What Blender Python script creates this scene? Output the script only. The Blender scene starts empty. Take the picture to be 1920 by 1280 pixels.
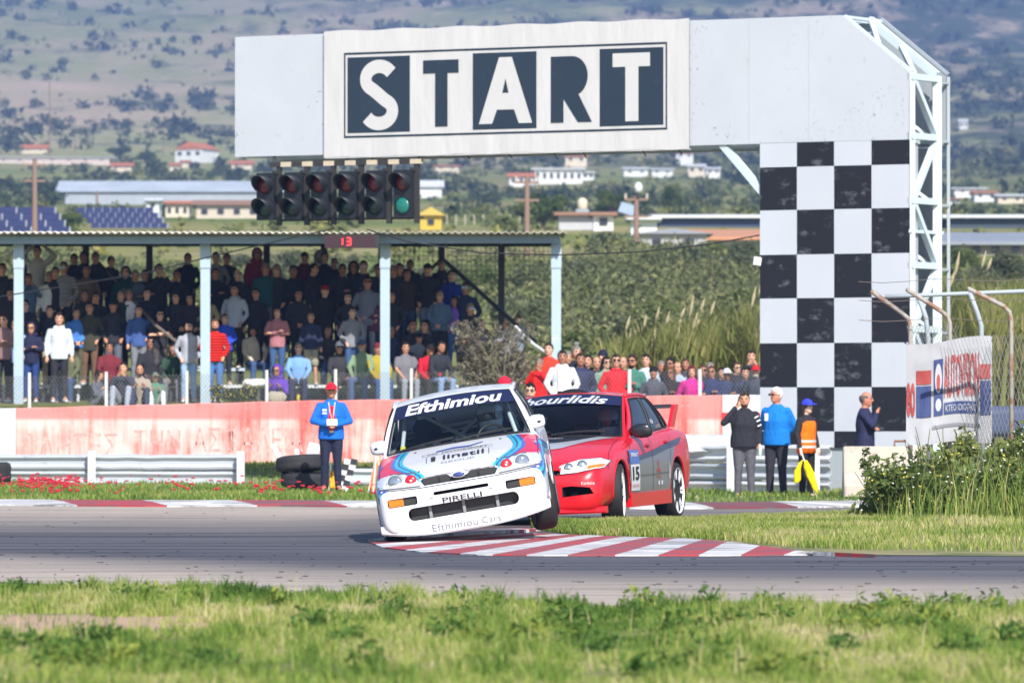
import bpy, bmesh, math, random
import numpy as np
from mathutils import Vector, Matrix, noise
from mathutils.bvhtree import BVHTree
random.seed(7); RNG = np.random.default_rng(7)
S = bpy.context.scene; COL = S.collection
R = math.radians
# ------------------------------------------------------------------ camera, sky, sun, exposure
F = 12000.0; CAMH = 1.15; PITCH = math.atan(160 / F)
cam_d = bpy.data.cameras.new('camera'); cam = bpy.data.objects.new('camera', cam_d); COL.objects.link(cam)
cam_d.sensor_width = 36; cam_d.lens = F / 1920 * 36; cam_d.clip_end = 30000; cam_d.clip_start = 1
cam.location = (0, 0, CAMH); cam.rotation_euler = (math.pi / 2 + PITCH, 0, 0); S.camera = cam
cam_d.dof.use_dof = True; cam_d.dof.focus_distance = 66.5; cam_d.dof.aperture_fstop = 5.6
SUN_EL, SUN_AZ = R(39), R(17)          # azimuth to the right of straight behind the camera
to_sun = Vector((math.sin(SUN_AZ) * math.cos(SUN_EL), -math.cos(SUN_AZ) * math.cos(SUN_EL), math.sin(SUN_EL)))
W = bpy.data.worlds.new('World'); S.world = W; W.use_nodes = True
wn = W.node_tree.nodes; sky = wn.new('ShaderNodeTexSky'); sky.sky_type = 'NISHITA'; sky.sun_disc = False
sky.sun_elevation = SUN_EL; sky.sun_rotation = math.atan2(to_sun.x, to_sun.y); sky.air_density = 1.0; sky.dust_density = 0.6
wn['Background'].inputs['Strength'].default_value = 0.12
W.node_tree.links.new(sky.outputs[0], wn['Background'].inputs['Color'])
sl = bpy.data.lights.new('sun', 'SUN'); sun = bpy.data.objects.new('sun', sl); COL.objects.link(sun)
sl.energy = 5.0; sl.angle = R(0.5); sl.color = (1.0, 0.955, 0.88)
sun.rotation_euler = to_sun.to_track_quat('Z', 'Y').to_euler(); sun.location = (60, -60, 90)
S.view_settings.view_transform = 'Standard'; S.view_settings.look = 'None'; S.view_settings.gamma = 1.0
S.view_settings.exposure = 0.58
S.cycles.use_denoising = True; S.cycles.max_bounces = 8; S.cycles.transparent_max_bounces = 24
S.cycles.volume_bounces = 0; S.cycles.volume_step_rate = 4.0

# ------------------------------------------------------------------ helpers
def P(u, v, Y):                        # photograph pixel at depth Y -> world point
    rx, ry = (u - 960) / F, (640 - v) / F
    d = Vector((rx, math.cos(PITCH) - ry * math.sin(PITCH), math.sin(PITCH) + ry * math.cos(PITCH)))
    t = Y / d.y
    return Vector((d.x * t, Y, CAMH + d.z * t))
def PZ(u, v, z):                       # the same, on a level plane of height z
    rx, ry = (u - 960) / F, (640 - v) / F
    d = Vector((rx, math.cos(PITCH) - ry * math.sin(PITCH), math.sin(PITCH) + ry * math.cos(PITCH)))
    t = (z - CAMH) / d.z
    return Vector((d.x * t, d.y * t, z))
def lin(c):
    return tuple((x / 12.92 if x <= .04045 else ((x + .055) / 1.055) ** 2.4) for x in c)
def rgb(r, g, b):
    return lin((r / 255, g / 255, b / 255))
MATS = {}
def M(name, col=(.5, .5, .5), rough=.6, metal=0.0, var=.12, scale=6.0, bump=0.0, bscale=40.0, spec=.5, coat=0.0, emit=None, trans=None):
    if name in MATS: return MATS[name]
    m = bpy.data.materials.new(name); m.use_nodes = True; MATS[name] = m
    nt = m.node_tree; n = nt.nodes; L = nt.links; b = n['Principled BSDF']
    b.inputs['Roughness'].default_value = rough; b.inputs['Metallic'].default_value = metal
    b.inputs['Specular IOR Level'].default_value = spec; b.inputs['Coat Weight'].default_value = coat
    b.inputs['Coat Roughness'].default_value = .04
    tc = n.new('ShaderNodeTexCoord')
    nz = n.new('ShaderNodeTexNoise'); nz.inputs['Scale'].default_value = scale; nz.inputs['Detail'].default_value = 6
    L.new(tc.outputs['Object'], nz.inputs['Vector'])
    mx = n.new('ShaderNodeMix'); mx.data_type = 'RGBA'
    mx.inputs['A'].default_value = (*[c * (1 - var) for c in col], 1)
    mx.inputs['B'].default_value = (*[min(1, c * (1 + var)) for c in col], 1)
    L.new(nz.outputs['Fac'], mx.inputs['Factor']); L.new(mx.outputs['Result'], b.inputs['Base Color'])
    if bump:
        n2 = n.new('ShaderNodeTexNoise'); n2.inputs['Scale'].default_value = bscale; n2.inputs['Detail'].default_value = 4
        L.new(tc.outputs['Object'], n2.inputs['Vector'])
        bp = n.new('ShaderNodeBump'); bp.inputs['Strength'].default_value = bump; bp.inputs['Distance'].default_value = .02
        L.new(n2.outputs['Fac'], bp.inputs['Height']); L.new(bp.outputs['Normal'], b.inputs['Normal'])
    if emit:
        b.inputs['Emission Color'].default_value = (*emit[0], 1); b.inputs['Emission Strength'].default_value = emit[1]
    if trans:
        b.inputs['Transmission Weight'].default_value = trans
    return m
def ramp(nt, fac, stops, interp='LINEAR'):
    r = nt.nodes.new('ShaderNodeValToRGB'); r.color_ramp.interpolation = interp
    e = r.color_ramp.elements
    while len(e) < len(stops): e.new(.5)
    for k, (p, c) in enumerate(stops):
        e[k].position = p; e[k].color = (*c, 1) if len(c) == 3 else c
    if fac is not None: nt.links.new(fac, r.inputs['Fac'])
    return r
def mixc(nt, fac, a, b, mode='MIX'):
    m = nt.nodes.new('ShaderNodeMix'); m.data_type = 'RGBA'; m.blend_type = mode
    for key, v in (('Factor', fac), ('A', a), ('B', b)):
        if hasattr(v, 'links') or hasattr(v, 'is_linked'): nt.links.new(v, m.inputs[key])
        elif key == 'Factor': m.inputs[key].default_value = v
        else: m.inputs[key].default_value = (*v, 1)
    return m.outputs['Result']
def noise_node(nt, vec, scale, detail=5, rough=.55, sx=1, sy=1, sz=1):
    mp = nt.nodes.new('ShaderNodeMapping'); mp.inputs['Scale'].default_value = (sx, sy, sz)
    nt.links.new(vec, mp.inputs['Vector'])
    n = nt.nodes.new('ShaderNodeTexNoise'); n.inputs['Scale'].default_value = scale; n.inputs['Detail'].default_value = detail
    n.inputs['Roughness'].default_value = rough
    nt.links.new(mp.outputs[0], n.inputs['Vector']); return n.outputs['Fac']
def mathn(nt, op, a, b=None, clamp=False):
    n = nt.nodes.new('ShaderNodeMath'); n.operation = op; n.use_clamp = clamp
    for i, v in enumerate((a, b)):
        if v is None: continue
        if hasattr(v, 'is_linked'): nt.links.new(v, n.inputs[i])
        else: n.inputs[i].default_value = v
    return n.outputs[0]
def new_mat(name, rough=.7):
    m = bpy.data.materials.new(name); m.use_nodes = True; MATS[name] = m
    nt = m.node_tree; b = nt.nodes['Principled BSDF']; b.inputs['Roughness'].default_value = rough
    tc = nt.nodes.new('ShaderNodeTexCoord'); return m, nt, b, tc.outputs['Object']

def link(o, parent=None):
    COL.objects.link(o)
    if parent is not None: o.parent = parent
    return o
def mesh_obj(name, verts, faces, mat, parent=None, smooth=False, mats=None, idx=None):
    me = bpy.data.meshes.new(name); me.from_pydata([tuple(v) for v in verts], [], faces)
    for m in (mats or [mat]): me.materials.append(m)
    if idx is not None: me.polygons.foreach_set('material_index', idx)
    if smooth: me.polygons.foreach_set('use_smooth', [True] * len(me.polygons))
    me.update()
    return link(bpy.data.objects.new(name, me), parent)
def tag(o, label=None, cat=None, group=None, kind=None):
    if label: o['label'] = label
    if cat: o['category'] = cat
    if group: o['group'] = group
    if kind: o['kind'] = kind
    return o
def thing(name, label, cat, loc=(0, 0, 0), rotz=0.0, group=None):
    o = bpy.data.objects.new(name, None); o.empty_display_size = .2
    o.location = loc; o.rotation_euler = (0, 0, rotz); COL.objects.link(o)
    return tag(o, label, cat, group)
def copy_tree(o, parent=None):
    c = o.copy(); COL.objects.link(c); c.parent = parent
    for ch in list(o.children): copy_tree(ch, c)
    return c
def inst(name, mesh, mat=None, parent=None, loc=(0, 0, 0), rot=(0, 0, 0), scale=(1, 1, 1)):
    o = bpy.data.objects.new(name, mesh); o.location = loc; o.rotation_euler = rot; o.scale = scale
    link(o, parent)
    if mat is not None:
        ms = mat if isinstance(mat, (list, tuple)) else [mat]
        for k, mm in enumerate(ms):
            if k < len(o.material_slots):
                o.material_slots[k].link = 'OBJECT'; o.material_slots[k].material = mm
    return o
class MB:
    def __init__(s): s.v = []; s.f = []
    def add(s, verts, faces):
        b = len(s.v); s.v += [tuple(x) for x in verts]; s.f += [tuple(i + b for i in f) for f in faces]; return s
    def box(s, c, d, rot=None, taper=None):
        vs = []
        for z in (-.5, .5):
            for y in (-.5, .5):
                for x in (-.5, .5):
                    k = 1 if (taper is None or z < 0) else taper
                    p = Vector((x * d[0] * k, y * d[1] * k, z * d[2]))
                    if rot is not None: p = rot @ p
                    vs.append(p + Vector(c))
        return s.add(vs, [(0, 2, 3, 1), (4, 5, 7, 6), (0, 1, 5, 4), (2, 6, 7, 3), (0, 4, 6, 2), (1, 3, 7, 5)])
    def bar(s, p0, p1, w, h=None, up=(0, 0, 1)):            # rectangular bar between two points
        p0, p1 = Vector(p0), Vector(p1); h = h or w
        d = (p1 - p0).normalized(); a = d.cross(Vector(up))
        if a.length < 1e-4: a = d.cross(Vector((1, 0, 0)))
        a.normalize(); b = a.cross(d)
        vs = [p + a * sx * w / 2 + b * sy * h / 2 for p in (p0, p1) for sx, sy in ((-1, -1), (1, -1), (1, 1), (-1, 1))]
        return s.add(vs, [(3, 2, 1, 0), (4, 5, 6, 7), (0, 1, 5, 4), (1, 2, 6, 5), (2, 3, 7, 6), (3, 0, 4, 7)])
    def cyl(s, p0, p1, r0, r1=None, n=10, caps=True):
        p0, p1 = Vector(p0), Vector(p1); r1 = r0 if r1 is None else r1
        d = (p1 - p0).normalized(); a = d.orthogonal().normalized(); b = d.cross(a)
        vs = []
        for p, r in ((p0, r0), (p1, r1)):
            for k in range(n):
                t = 2 * math.pi * k / n; vs.append(p + (a * math.cos(t) + b * math.sin(t)) * r)
        fs = [(k, (k + 1) % n, n + (k + 1) % n, n + k) for k in range(n)]
        if caps: fs += [tuple(range(n - 1, -1, -1)), tuple(range(n, 2 * n))]
        return s.add(vs, fs)
    def tube(s, pts, r, n=8):
        pts = [Vector(p) for p in pts]; rs = r if isinstance(r, (list, tuple)) else [r] * len(pts)
        prev = None; vs = []
        for i, p in enumerate(pts):
            d = (pts[min(i + 1, len(pts) - 1)] - pts[max(i - 1, 0)]).normalized()
            a = d.orthogonal().normalized() if prev is None else (prev - d * prev.dot(d)).normalized()
            prev = a; b = d.cross(a)
            for k in range(n):
                t = 2 * math.pi * k / n; vs.append(p + (a * math.cos(t) + b * math.sin(t)) * rs[i])
        fs = [(i * n + k, i * n + (k + 1) % n, (i + 1) * n + (k + 1) % n, (i + 1) * n + k) for i in range(len(pts) - 1) for k in range(n)]
        fs += [tuple(range(n - 1, -1, -1)), tuple(range((len(pts) - 1) * n, len(pts) * n))]
        return s.add(vs, fs)
    def rings(s, rings, cap=True):                         # closed loops of equal length, lofted
        n = len(rings[0]); vs = [p for r in rings for p in r]
        fs = [(i * n + k, i * n + (k + 1) % n, (i + 1) * n + (k + 1) % n, (i + 1) * n + k) for i in range(len(rings) - 1) for k in range(n)]
        if cap: fs += [tuple(range(n - 1, -1, -1)), tuple(range((len(rings) - 1) * n, len(rings) * n))]
        return s.add(vs, fs)
    def lathe(s, prof, c, axis, n=24):                     # prof: (radius, along)
        c = Vector(c); d = Vector(axis).normalized(); a = d.orthogonal().normalized(); b = d.cross(a)
        rr = [[c + d * h + (a * math.cos(2 * math.pi * k / n) + b * math.sin(2 * math.pi * k / n)) * r for k in range(n)] for r, h in prof]
        return s.rings(rr)
    def ell(s, c, r, n=10, m=7, rot=None):
        c = Vector(c); rr = []
        for i in range(m + 1):
            ph = -math.pi / 2 + math.pi * i / m
            ph = max(-1.52, min(1.52, ph))
            row = []
            for k in range(n):
                t = 2 * math.pi * k / n
                p = Vector((r[0] * math.cos(ph) * math.cos(t), r[1] * math.cos(ph) * math.sin(t), r[2] * math.sin(ph)))
                row.append(c + (rot @ p if rot is not None else p))
            rr.append(row)
        return s.rings(rr)
    def build(s, name, mat, parent=None, smooth=False):
        return mesh_obj(name, s.v, s.f, mat, parent, smooth)
    def mesh(s, name, mat, smooth=False):
        me = bpy.data.meshes.new(name); me.from_pydata(s.v, [], s.f); me.materials.append(mat)
        if smooth: me.polygons.foreach_set('use_smooth', [True] * len(me.polygons))
        me.update(); return me
def apply_mods(o):
    dg = bpy.context.evaluated_depsgraph_get(); dg.update()
    me = bpy.data.meshes.new_from_object(o.evaluated_get(dg)); old = o.data
    o.modifiers.clear(); o.data = me
    if old.users == 0: bpy.data.meshes.remove(old)
    return o
def auto_smooth(o, ang=40):
    me = o.data; bm = bmesh.new(); bm.from_mesh(me)
    for f in bm.faces: f.smooth = True
    for e in bm.edges:
        e.smooth = not (len(e.link_faces) == 2 and e.calc_face_angle(0) > R(ang))
    bm.to_mesh(me); bm.free(); return o
def text_mesh(txt, size=1.0, bold=0.0, shear=0.0, align='CENTER', space=1.0):
    cu = bpy.data.curves.new('lettering', 'FONT'); cu.body = txt; cu.size = size; cu.align_x = align; cu.align_y = 'CENTER'
    cu.offset = bold; cu.shear = shear; cu.space_character = space; cu.resolution_u = 3
    o = bpy.data.objects.new('lettering', cu); COL.objects.link(o)
    dg = bpy.context.evaluated_depsgraph_get(); dg.update()
    me = bpy.data.meshes.new_from_object(o.evaluated_get(dg))
    bpy.data.objects.remove(o); bpy.data.curves.remove(cu); return me
def text_flat(txt, w, h, origin, ex, ez, mat, parent, name='lettering', bold=0.0, shear=0.0, space=1.0, thick=.006):
    """Lettering as a thin plate, fitted to w x h, centred at origin, in the plane ex/ez."""
    me = text_mesh(txt, 1.0, bold, shear, space=space)
    n = len(me.vertices); co = np.zeros(n * 3); me.vertices.foreach_get('co', co); co = co.reshape(n, 3)
    lo, hi = co.min(0), co.max(0); sc = (w / (hi[0] - lo[0]), h / (hi[1] - lo[1])); mid = (lo + hi) / 2
    ex, ez = Vector(ex).normalized(), Vector(ez).normalized(); nrm = ex.cross(ez)
    vs = [Vector(origin) + ex * ((c[0] - mid[0]) * sc[0]) + ez * ((c[1] - mid[1]) * sc[1]) + nrm * thick for c in co]
    fs = [tuple(p.vertices) for p in me.polygons]; bpy.data.meshes.remove(me)
    return mesh_obj(name, vs, fs, mat, parent)
def smooth01(a, b, x):
    t = np.clip((x - a) / (b - a), 0, 1); return t * t * (3 - 2 * t)
def catmull(keys, xs):                                    # keys: sorted [(x, v...)] -> smooth values at xs
    k = np.array(keys, float); x = k[:, 0]; out = []
    for c in range(1, k.shape[1]):
        y = k[:, c]; h = np.diff(x); d = np.diff(y) / h; m = np.zeros(len(x)); m[0], m[-1] = d[0], d[-1]
        for i in range(1, len(x) - 1):
            m[i] = 0 if d[i - 1] * d[i] <= 0 else 2 * d[i - 1] * d[i] / (d[i - 1] + d[i])
        i = np.clip(np.searchsorted(x, xs) - 1, 0, len(x) - 2); t = (xs - x[i]) / h[i]
        out.append((2 * t**3 - 3 * t**2 + 1) * y[i] + (t**3 - 2 * t**2 + t) * h[i] * m[i] + (-2 * t**3 + 3 * t**2) * y[i + 1] + (t**3 - t**2) * h[i] * m[i + 1])
    return np.array(out)
HAZE = 3.2e-4
# ------------------------------------------------------------------ terrain
ZK = [(-60, .02), (20, .02), (38, .0), (49.5, -.012), (53, -.05), (94, -.05), (95.5, .02), (104, .05), (116, .1), (123.5, .42), (124.9, .45), (126, .62), (130, .85),
      (132.5, 1.15), (134.5, 1.62), (136, 1.66), (142, 1.9), (150, 2.3), (200, 4.3), (300, 9.3), (400, 13.6), (600, 21), (900, 33.8), (1500, 65), (2000, 99.5), (2700, 155), (3500, 236), (4300, 340), (4700, 380), (5200, 350), (5700, 280)]
def fbm(x, y, s, oct=4):
    return noise.fractal(Vector((x / s, y / s, 3.7)), .9, 2.1, oct)
def T(x, y):
    z = float(catmull(ZK, np.array([float(y)]))[0][0])
    if y > 145:
        a = min(1, (y - 145) / 60) * .25 + min(1, max(0, (y - 650) / 700)) * 2.0 + min(1, max(0, (y - 1300) / 900)) * 7
        z += a * fbm(x, y, 30 + min(y, 2500) * .11, 3)
        if y > 2000:
            z += min(1, (y - 2000) / 1500) * 22 * abs(fbm(x + .5 * y, y * .35, 210, 4))
    elif y < 41:
        z += .03 * fbm(x, y, 1.6, 3)
    return z
ys = np.concatenate([np.arange(-60, 20, 8), np.arange(20, 44, .8), np.arange(44, 92, 4), np.arange(92, 160, 1.0), 160 * 1.0225 ** np.arange(0, 160)])
NX = 141; tx = np.linspace(-1, 1, NX); tx = np.sign(tx) * np.abs(tx) ** 1.5
gv = []; zb = catmull(ZK, ys)[0]
for y in ys:
    Wd = 50 + max(0, y) * .42
    for x in tx * Wd: gv.append((x, y, T(x, y)))
gf = [(j * NX + i, j * NX + i + 1, (j + 1) * NX + i + 1, (j + 1) * NX + i) for j in range(len(ys) - 1) for i in range(NX - 1)]
m, nt, b, oc = new_mat('ground_earth', .95); L = nt.links; b.inputs['Specular IOR Level'].default_value = .1
sep = nt.nodes.new('ShaderNodeSeparateXYZ'); L.new(oc, sep.inputs[0]); gx, gy = sep.outputs[0], sep.outputs[1]
n1 = noise_node(nt, oc, 1.3, 6); n2 = noise_node(nt, oc, 9, 5)
near = mixc(nt, ramp(nt, n1, [(.38, (0, 0, 0)), (.62, (1, 1, 1))]).outputs[0], (.085, .125, .03), (.20, .19, .075))
near = mixc(nt, ramp(nt, n2, [(.45, (0, 0, 0)), (.7, (1, 1, 1))]).outputs[0], near, (.14, .15, .06))
# bare earth patch in the foreground verge
dx = mathn(nt, 'MULTIPLY', mathn(nt, 'SUBTRACT', gx, -2.85), .62); dy = mathn(nt, 'MULTIPLY', mathn(nt, 'SUBTRACT', gy, 36.9), .42)
dd = mathn(nt, 'ADD', mathn(nt, 'MULTIPLY', dx, dx), mathn(nt, 'MULTIPLY', dy, dy))
dd = mathn(nt, 'ADD', dd, mathn(nt, 'MULTIPLY', mathn(nt, 'SUBTRACT', n2, .5), 1.6))
dirt = mixc(nt, n2, (.30, .19, .12), (.50, .37, .26))
near = mixc(nt, ramp(nt, dd, [(.75, (1, 1, 1)), (1.0, (0, 0, 0))]).outputs[0], near, dirt)
# sandy shoulder beyond the far kerb
sh = noise_node(nt, oc, .35, 5, .6, 1, .6, 1)
sand = mixc(nt, n2, (.30, .26, .18), (.46, .41, .30))
verge = mixc(nt, ramp(nt, sh, [(.46, (0, 0, 0)), (.56, (1, 1, 1))]).outputs[0], near, sand)
near = mixc(nt, ramp(nt, mathn(nt, 'DIVIDE', gy, 200.0), [(.47, (0, 0, 0)), (.48, (1, 1, 1)), (.6, (1, 1, 1)), (.62, (0, 0, 0))]).outputs[0], near, verge)
# middle fields
f1 = noise_node(nt, oc, .016, 6, .6); f2 = noise_node(nt, oc, .12, 6, .6)
mid = ramp(nt, f1, [(.30, (.09, .135, .03)), (.45, (.17, .20, .05)), (.55, (.27, .25, .085)), (.68, (.36, .29, .16))]).outputs[0]
mid = mixc(nt, ramp(nt, f2, [(.4, (0, 0, 0)), (.75, (.8, .8, .8))]).outputs[0], mid, (.10, .12, .035))
# far hillside: rock, dry grass, scrub
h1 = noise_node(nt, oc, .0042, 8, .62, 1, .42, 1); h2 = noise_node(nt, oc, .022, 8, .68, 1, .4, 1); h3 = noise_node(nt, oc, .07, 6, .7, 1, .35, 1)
hill = ramp(nt, h1, [(.34, (.20, .23, .08)), (.45, (.34, .33, .14)), (.55, (.50, .38, .25)), (.66, (.66, .46, .34))]).outputs[0]
rat = mathn(nt, 'MULTIPLY', mathn(nt, 'DIVIDE', gx, gy), 1.5)  # darker to the right: denser scrub plus that slope's shade put into the colour
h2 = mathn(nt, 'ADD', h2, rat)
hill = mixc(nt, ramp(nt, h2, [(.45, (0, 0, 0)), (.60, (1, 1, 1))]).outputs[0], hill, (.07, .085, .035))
hill = mixc(nt, ramp(nt, h3, [(.56, (0, 0, 0)), (.7, (.9, .9, .9))]).outputs[0], hill, (.54, .40, .30))
c = mixc(nt, ramp(nt, mathn(nt, 'DIVIDE', gy, 1000.0), [(.14, (0, 0, 0)), (.18, (1, 1, 1))]).outputs[0], near, mid)
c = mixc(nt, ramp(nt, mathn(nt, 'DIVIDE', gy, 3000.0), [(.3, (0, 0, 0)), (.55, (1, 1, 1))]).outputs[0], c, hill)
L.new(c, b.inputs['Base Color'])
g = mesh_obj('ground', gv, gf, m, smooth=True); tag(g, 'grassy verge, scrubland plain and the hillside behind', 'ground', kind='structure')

# ------------------------------------------------------------------ track
near_edge = [(-400, 1078), (-200, 1082), (0, 1090), (300, 1103), (600, 1118), (1000, 1136), (1400, 1142), (1920, 1146), (2400, 1146)]
far_edge = [(-900, 946), (-300, 947), (0, 948), (300, 950), (500, 949), (700, 951), (1000, 954), (1330, 954), (1660, 950), (2000, 946), (2700, 942)]
us = np.linspace(-380, 2380, 70)
nv = np.interp(us, [p[0] for p in near_edge], [p[1] for p in near_edge]); uf = np.linspace(-880, 2680, 70); fv = np.interp(uf, [p[0] for p in far_edge], [p[1] for p in far_edge])
tv = []
NR = 24
for i in range(70):
    a, bb = PZ(us[i], nv[i], 0), PZ(uf[i], fv[i], 0)
    for k in range(NR + 1):
        p = a.lerp(bb, k / NR); p.z += .10 * math.exp(-((p.x - 1.6) / 3.2) ** 4 - ((p.y - 74) / 6.5) ** 4); tv.append(p)   # banked crest behind the island
# widen sideways so that the track runs on beyond the picture
for k in range(NR + 1):
    tv[k] = tv[k] + Vector((-12, 0, 0)); tv[69 * (NR + 1) + k] = tv[69 * (NR + 1) + k] + Vector((25, 0, 0))
tf = [(i * (NR + 1) + k, (i + 1) * (NR + 1) + k, (i + 1) * (NR + 1) + k + 1, i * (NR + 1) + k + 1) for i in range(69) for k in range(NR)]
m, nt, b, oc = new_mat('asphalt', .75); L = nt.links
sep = nt.nodes.new('ShaderNodeSeparateXYZ'); L.new(oc, sep.inputs[0]); gx, gy = sep.outputs[0], sep.outputs[1]
base = mixc(nt, noise_node(nt, oc, 60, 3), (.040, .038, .047), (.112, .106, .125))
st = noise_node(nt, oc, 1.0, 7, .62, .09, 1.9, 1); st2 = noise_node(nt, oc, 1.0, 6, .6, .22, 6.5, 1)
st3 = noise_node(nt, oc, 1.0, 5, .6, .035, .34, 1)
base = mixc(nt, ramp(nt, st3, [(.40, (0, 0, 0)), (.66, (.45, .45, .45))]).outputs[0], base, (.16, .148, .15))
base = mixc(nt, ramp(nt, st, [(.42, (.9, .9, .9)), (.54, (0, 0, 0))]).outputs[0], base, (.028, .027, .033))
dustc = mixc(nt, st2, (.40, .32, .25), (.60, .50, .41))
e = mathn(nt, 'ADD', gy, mathn(nt, 'MULTIPLY', mathn(nt, 'SUBTRACT', st, .5), 16))
dmask = ramp(nt, mathn(nt, 'DIVIDE', e, 100.0), [(.66, (0, 0, 0)), (.78, (.5, .5, .5)), (.86, (1, 1, 1))]).outputs[0]
# the outer line at the back is dusty on the left of the corner, driven clean on the right
lx = ramp(nt, mathn(nt, 'DIVIDE', mathn(nt, 'ADD', gx, 20.0), 40.0), [(.44, (1, 1, 1)), (.52, (.35, .35, .35))]).outputs[0]
backy = ramp(nt, mathn(nt, 'DIVIDE', gy, 100.0), [(.6, (1, 1, 1)), (.7, (0, 0, 0))]).outputs[0]
dmask = mixc(nt, 1.0, dmask, lx, 'MULTIPLY')
edge = mathn(nt, 'ADD', 41.3, mathn(nt, 'SUBTRACT', mathn(nt, 'MULTIPLY', mathn(nt, 'MAXIMUM', mathn(nt, 'MULTIPLY', gx, -1.0), 0.0), 1.65), mathn(nt, 'MULTIPLY', mathn(nt, 'MAXIMUM', gx, 0.0), .45)))
en = mathn(nt, 'ADD', mathn(nt, 'SUBTRACT', gy, edge), mathn(nt, 'MULTIPLY', mathn(nt, 'SUBTRACT', st2, .5), 7))
nearm = ramp(nt, mathn(nt, 'DIVIDE', en, 20.0), [(.16, (1, 1, 1)), (.34, (.6, .6, .6)), (.52, (.0, .0, .0))]).outputs[0]
dmask = mixc(nt, 1.0, dmask, nearm, 'LIGHTEN')
dmask = mixc(nt, 1.0, dmask, ramp(nt, st2, [(.35, (.35, .35, .35)), (.55, (1, 1, 1))]).outputs[0], 'MULTIPLY')
c = mixc(nt, dmask, base, dustc)
c = mixc(nt, ramp(nt, noise_node(nt, oc, 1.0, 4, .5, .35, 14, 1), [(.56, (0, 0, 0)), (.60, (.8, .8, .8))]).outputs[0], c, (.045, .043, .046))
L.new(c, b.inputs['Base Color'])
bp = nt.nodes.new('ShaderNodeBump'); bp.inputs['Strength'].default_value = .5; bp.inputs['Distance'].default_value = .01
L.new(noise_node(nt, oc, 45, 4), bp.inputs['Height']); L.new(bp.outputs[0], b.inputs['Normal'])
tr = mesh_obj('track', tv, tf, m); tag(tr, 'grey asphalt race track bending round the island', 'track', kind='structure')

# ------------------------------------------------------------------ kerbs, one block per painted stripe
def paint_mat(name, col, wear):
    m, nt, b, oc = new_mat(name, .65); L = nt.links
    n = noise_node(nt, oc, 2.2, 7, .65, .5, 1.6, 1); n2 = noise_node(nt, oc, 25, 4)
    c = mixc(nt, n2, tuple(x * .88 for x in col), tuple(min(1, x * 1.08) for x in col))
    c = mixc(nt, ramp(nt, n, [(.42, (.85, .85, .85)), (.55, (0, 0, 0))]).outputs[0], c, wear)
    c = mixc(nt, ramp(nt, noise_node(nt, oc, 1.2, 8, .7, .3, 3.0, 1), [(.48, (0, 0, 0)), (.60, (.85, .85, .85))]).outputs[0], c, (.12, .10, .105))
    L.new(c, b.inputs['Base Color']); return m
KR = paint_mat('kerb_red_paint', (.50, .03, .035), (.20, .075, .08)); KW = paint_mat('kerb_white_paint', (.70, .69, .68), (.42, .39, .39))
KR2 = paint_mat('kerb_maroon_paint', (.22, .035, .045), (.12, .06, .06))
def kerb(name, label, inner, outer, n, lean, mats, h=.08, sub=4, fade=0):
    """inner/outer: polylines of world points (track side / grass side); n blocks, boundaries skewed by lean."""
    def at(pl, t):
        t = max(0, min(1, t)) * (len(pl) - 1); i = min(int(t), len(pl) - 2); return pl[i].lerp(pl[i + 1], t - i)
    root = thing(name, label, 'kerb', at(inner, .5)); root['kind'] = 'structure'; o = Vector(root.location)
    for k in range(n):
        vs = []
        for j in range(sub + 1):
            t = (k + j / sub) / n
            a, bb = at(inner, t), at(outer, t + lean)
            prof = [(-.0, -.04), (0.0, .012), (.45, h * .75), (.8, h), (1.0, h * .92), (1.0, -.04)]
            for s, z in prof:
                p = a.lerp(bb, s); z = z * (1 - fade * max(0, t - .55) / .45) if z > .013 else z; vs.append(p + Vector((0, 0, z)) - o)
        q = 6
        fs = [(j * q + s, (j + 1) * q + s, (j + 1) * q + s + 1, j * q + s + 1) for j in range(sub) for s in range(q - 1)]
        fs += [tuple(range(q)), tuple(sub * q + s for s in range(q - 1, -1, -1))]
        mesh_obj('kerb_block', vs, fs, mats[k % len(mats)], root, smooth=False)
    return root
fi = [PZ(u, v, 0) for u, v in zip(np.linspace(-700, 2600, 34), np.interp(np.linspace(-700, 2600, 34), [p[0] for p in far_edge], [p[1] - 1 for p in far_edge]))]
fo = [p + Vector((0, 1.25, 0)) for p in fi]
ti = lambda u: (u + 700) / 3300
def sub_line(pl, t0, t1, n=12):
    out = []
    for k in range(n):
        t = (t0 + (t1 - t0) * k / (n - 1)) * (len(pl) - 1); i = min(int(t), len(pl) - 2); out.append(pl[i].lerp(pl[i + 1], t - i))
    return out
kerb('far_kerb', 'long low red and white kerb along the outer edge below the red wall', sub_line(fi, 0, ti(820)), sub_line(fo, 0, ti(820)), 9, -.045, [KW, KR])
kerb('far_kerb', 'maroon and white kerb in front of the marshals and checkered pillar', sub_line(fi, ti(1180), 1), sub_line(fo, ti(1180), 1), 9, -.04, [KW, KR2])
ki = [(690, 1016), (716, 1027), (790, 1036), (900, 1041), (1020, 1042), (1187, 1042), (1330, 1042), (1480, 1041), (1640, 1041)]
ko = [(960, 1004), (1010, 1004), (1060, 1006), (1120, 1008), (1190, 1011), (1290, 1013), (1375, 1019), (1500, 1034), (1640, 1039)]
def dense(pl, n=33):
    x = np.linspace(0, len(pl) - 1, n); i = np.arange(len(pl)); a = np.array(pl)
    return [(np.interp(t, i, a[:, 0]), np.interp(t, i, a[:, 1])) for t in x]
kerb('island_kerb', 'broad red and white striped kerb on the inside of the corner in front', [PZ(u, v, 0) for u, v in dense(ki)], [PZ(u, v, .03) for u, v in dense(ko)], 15, .0, [KR, KW], .03, 4, .9)
kb = [(690, 1014), (740, 1007), (800, 1001), (880, 996), (960, 991), (1060, 987)]; kbo = [(950, 1001.5), (960, 1001), (975, 1000), (990, 999), (1010, 998), (1060, 993)]
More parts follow.
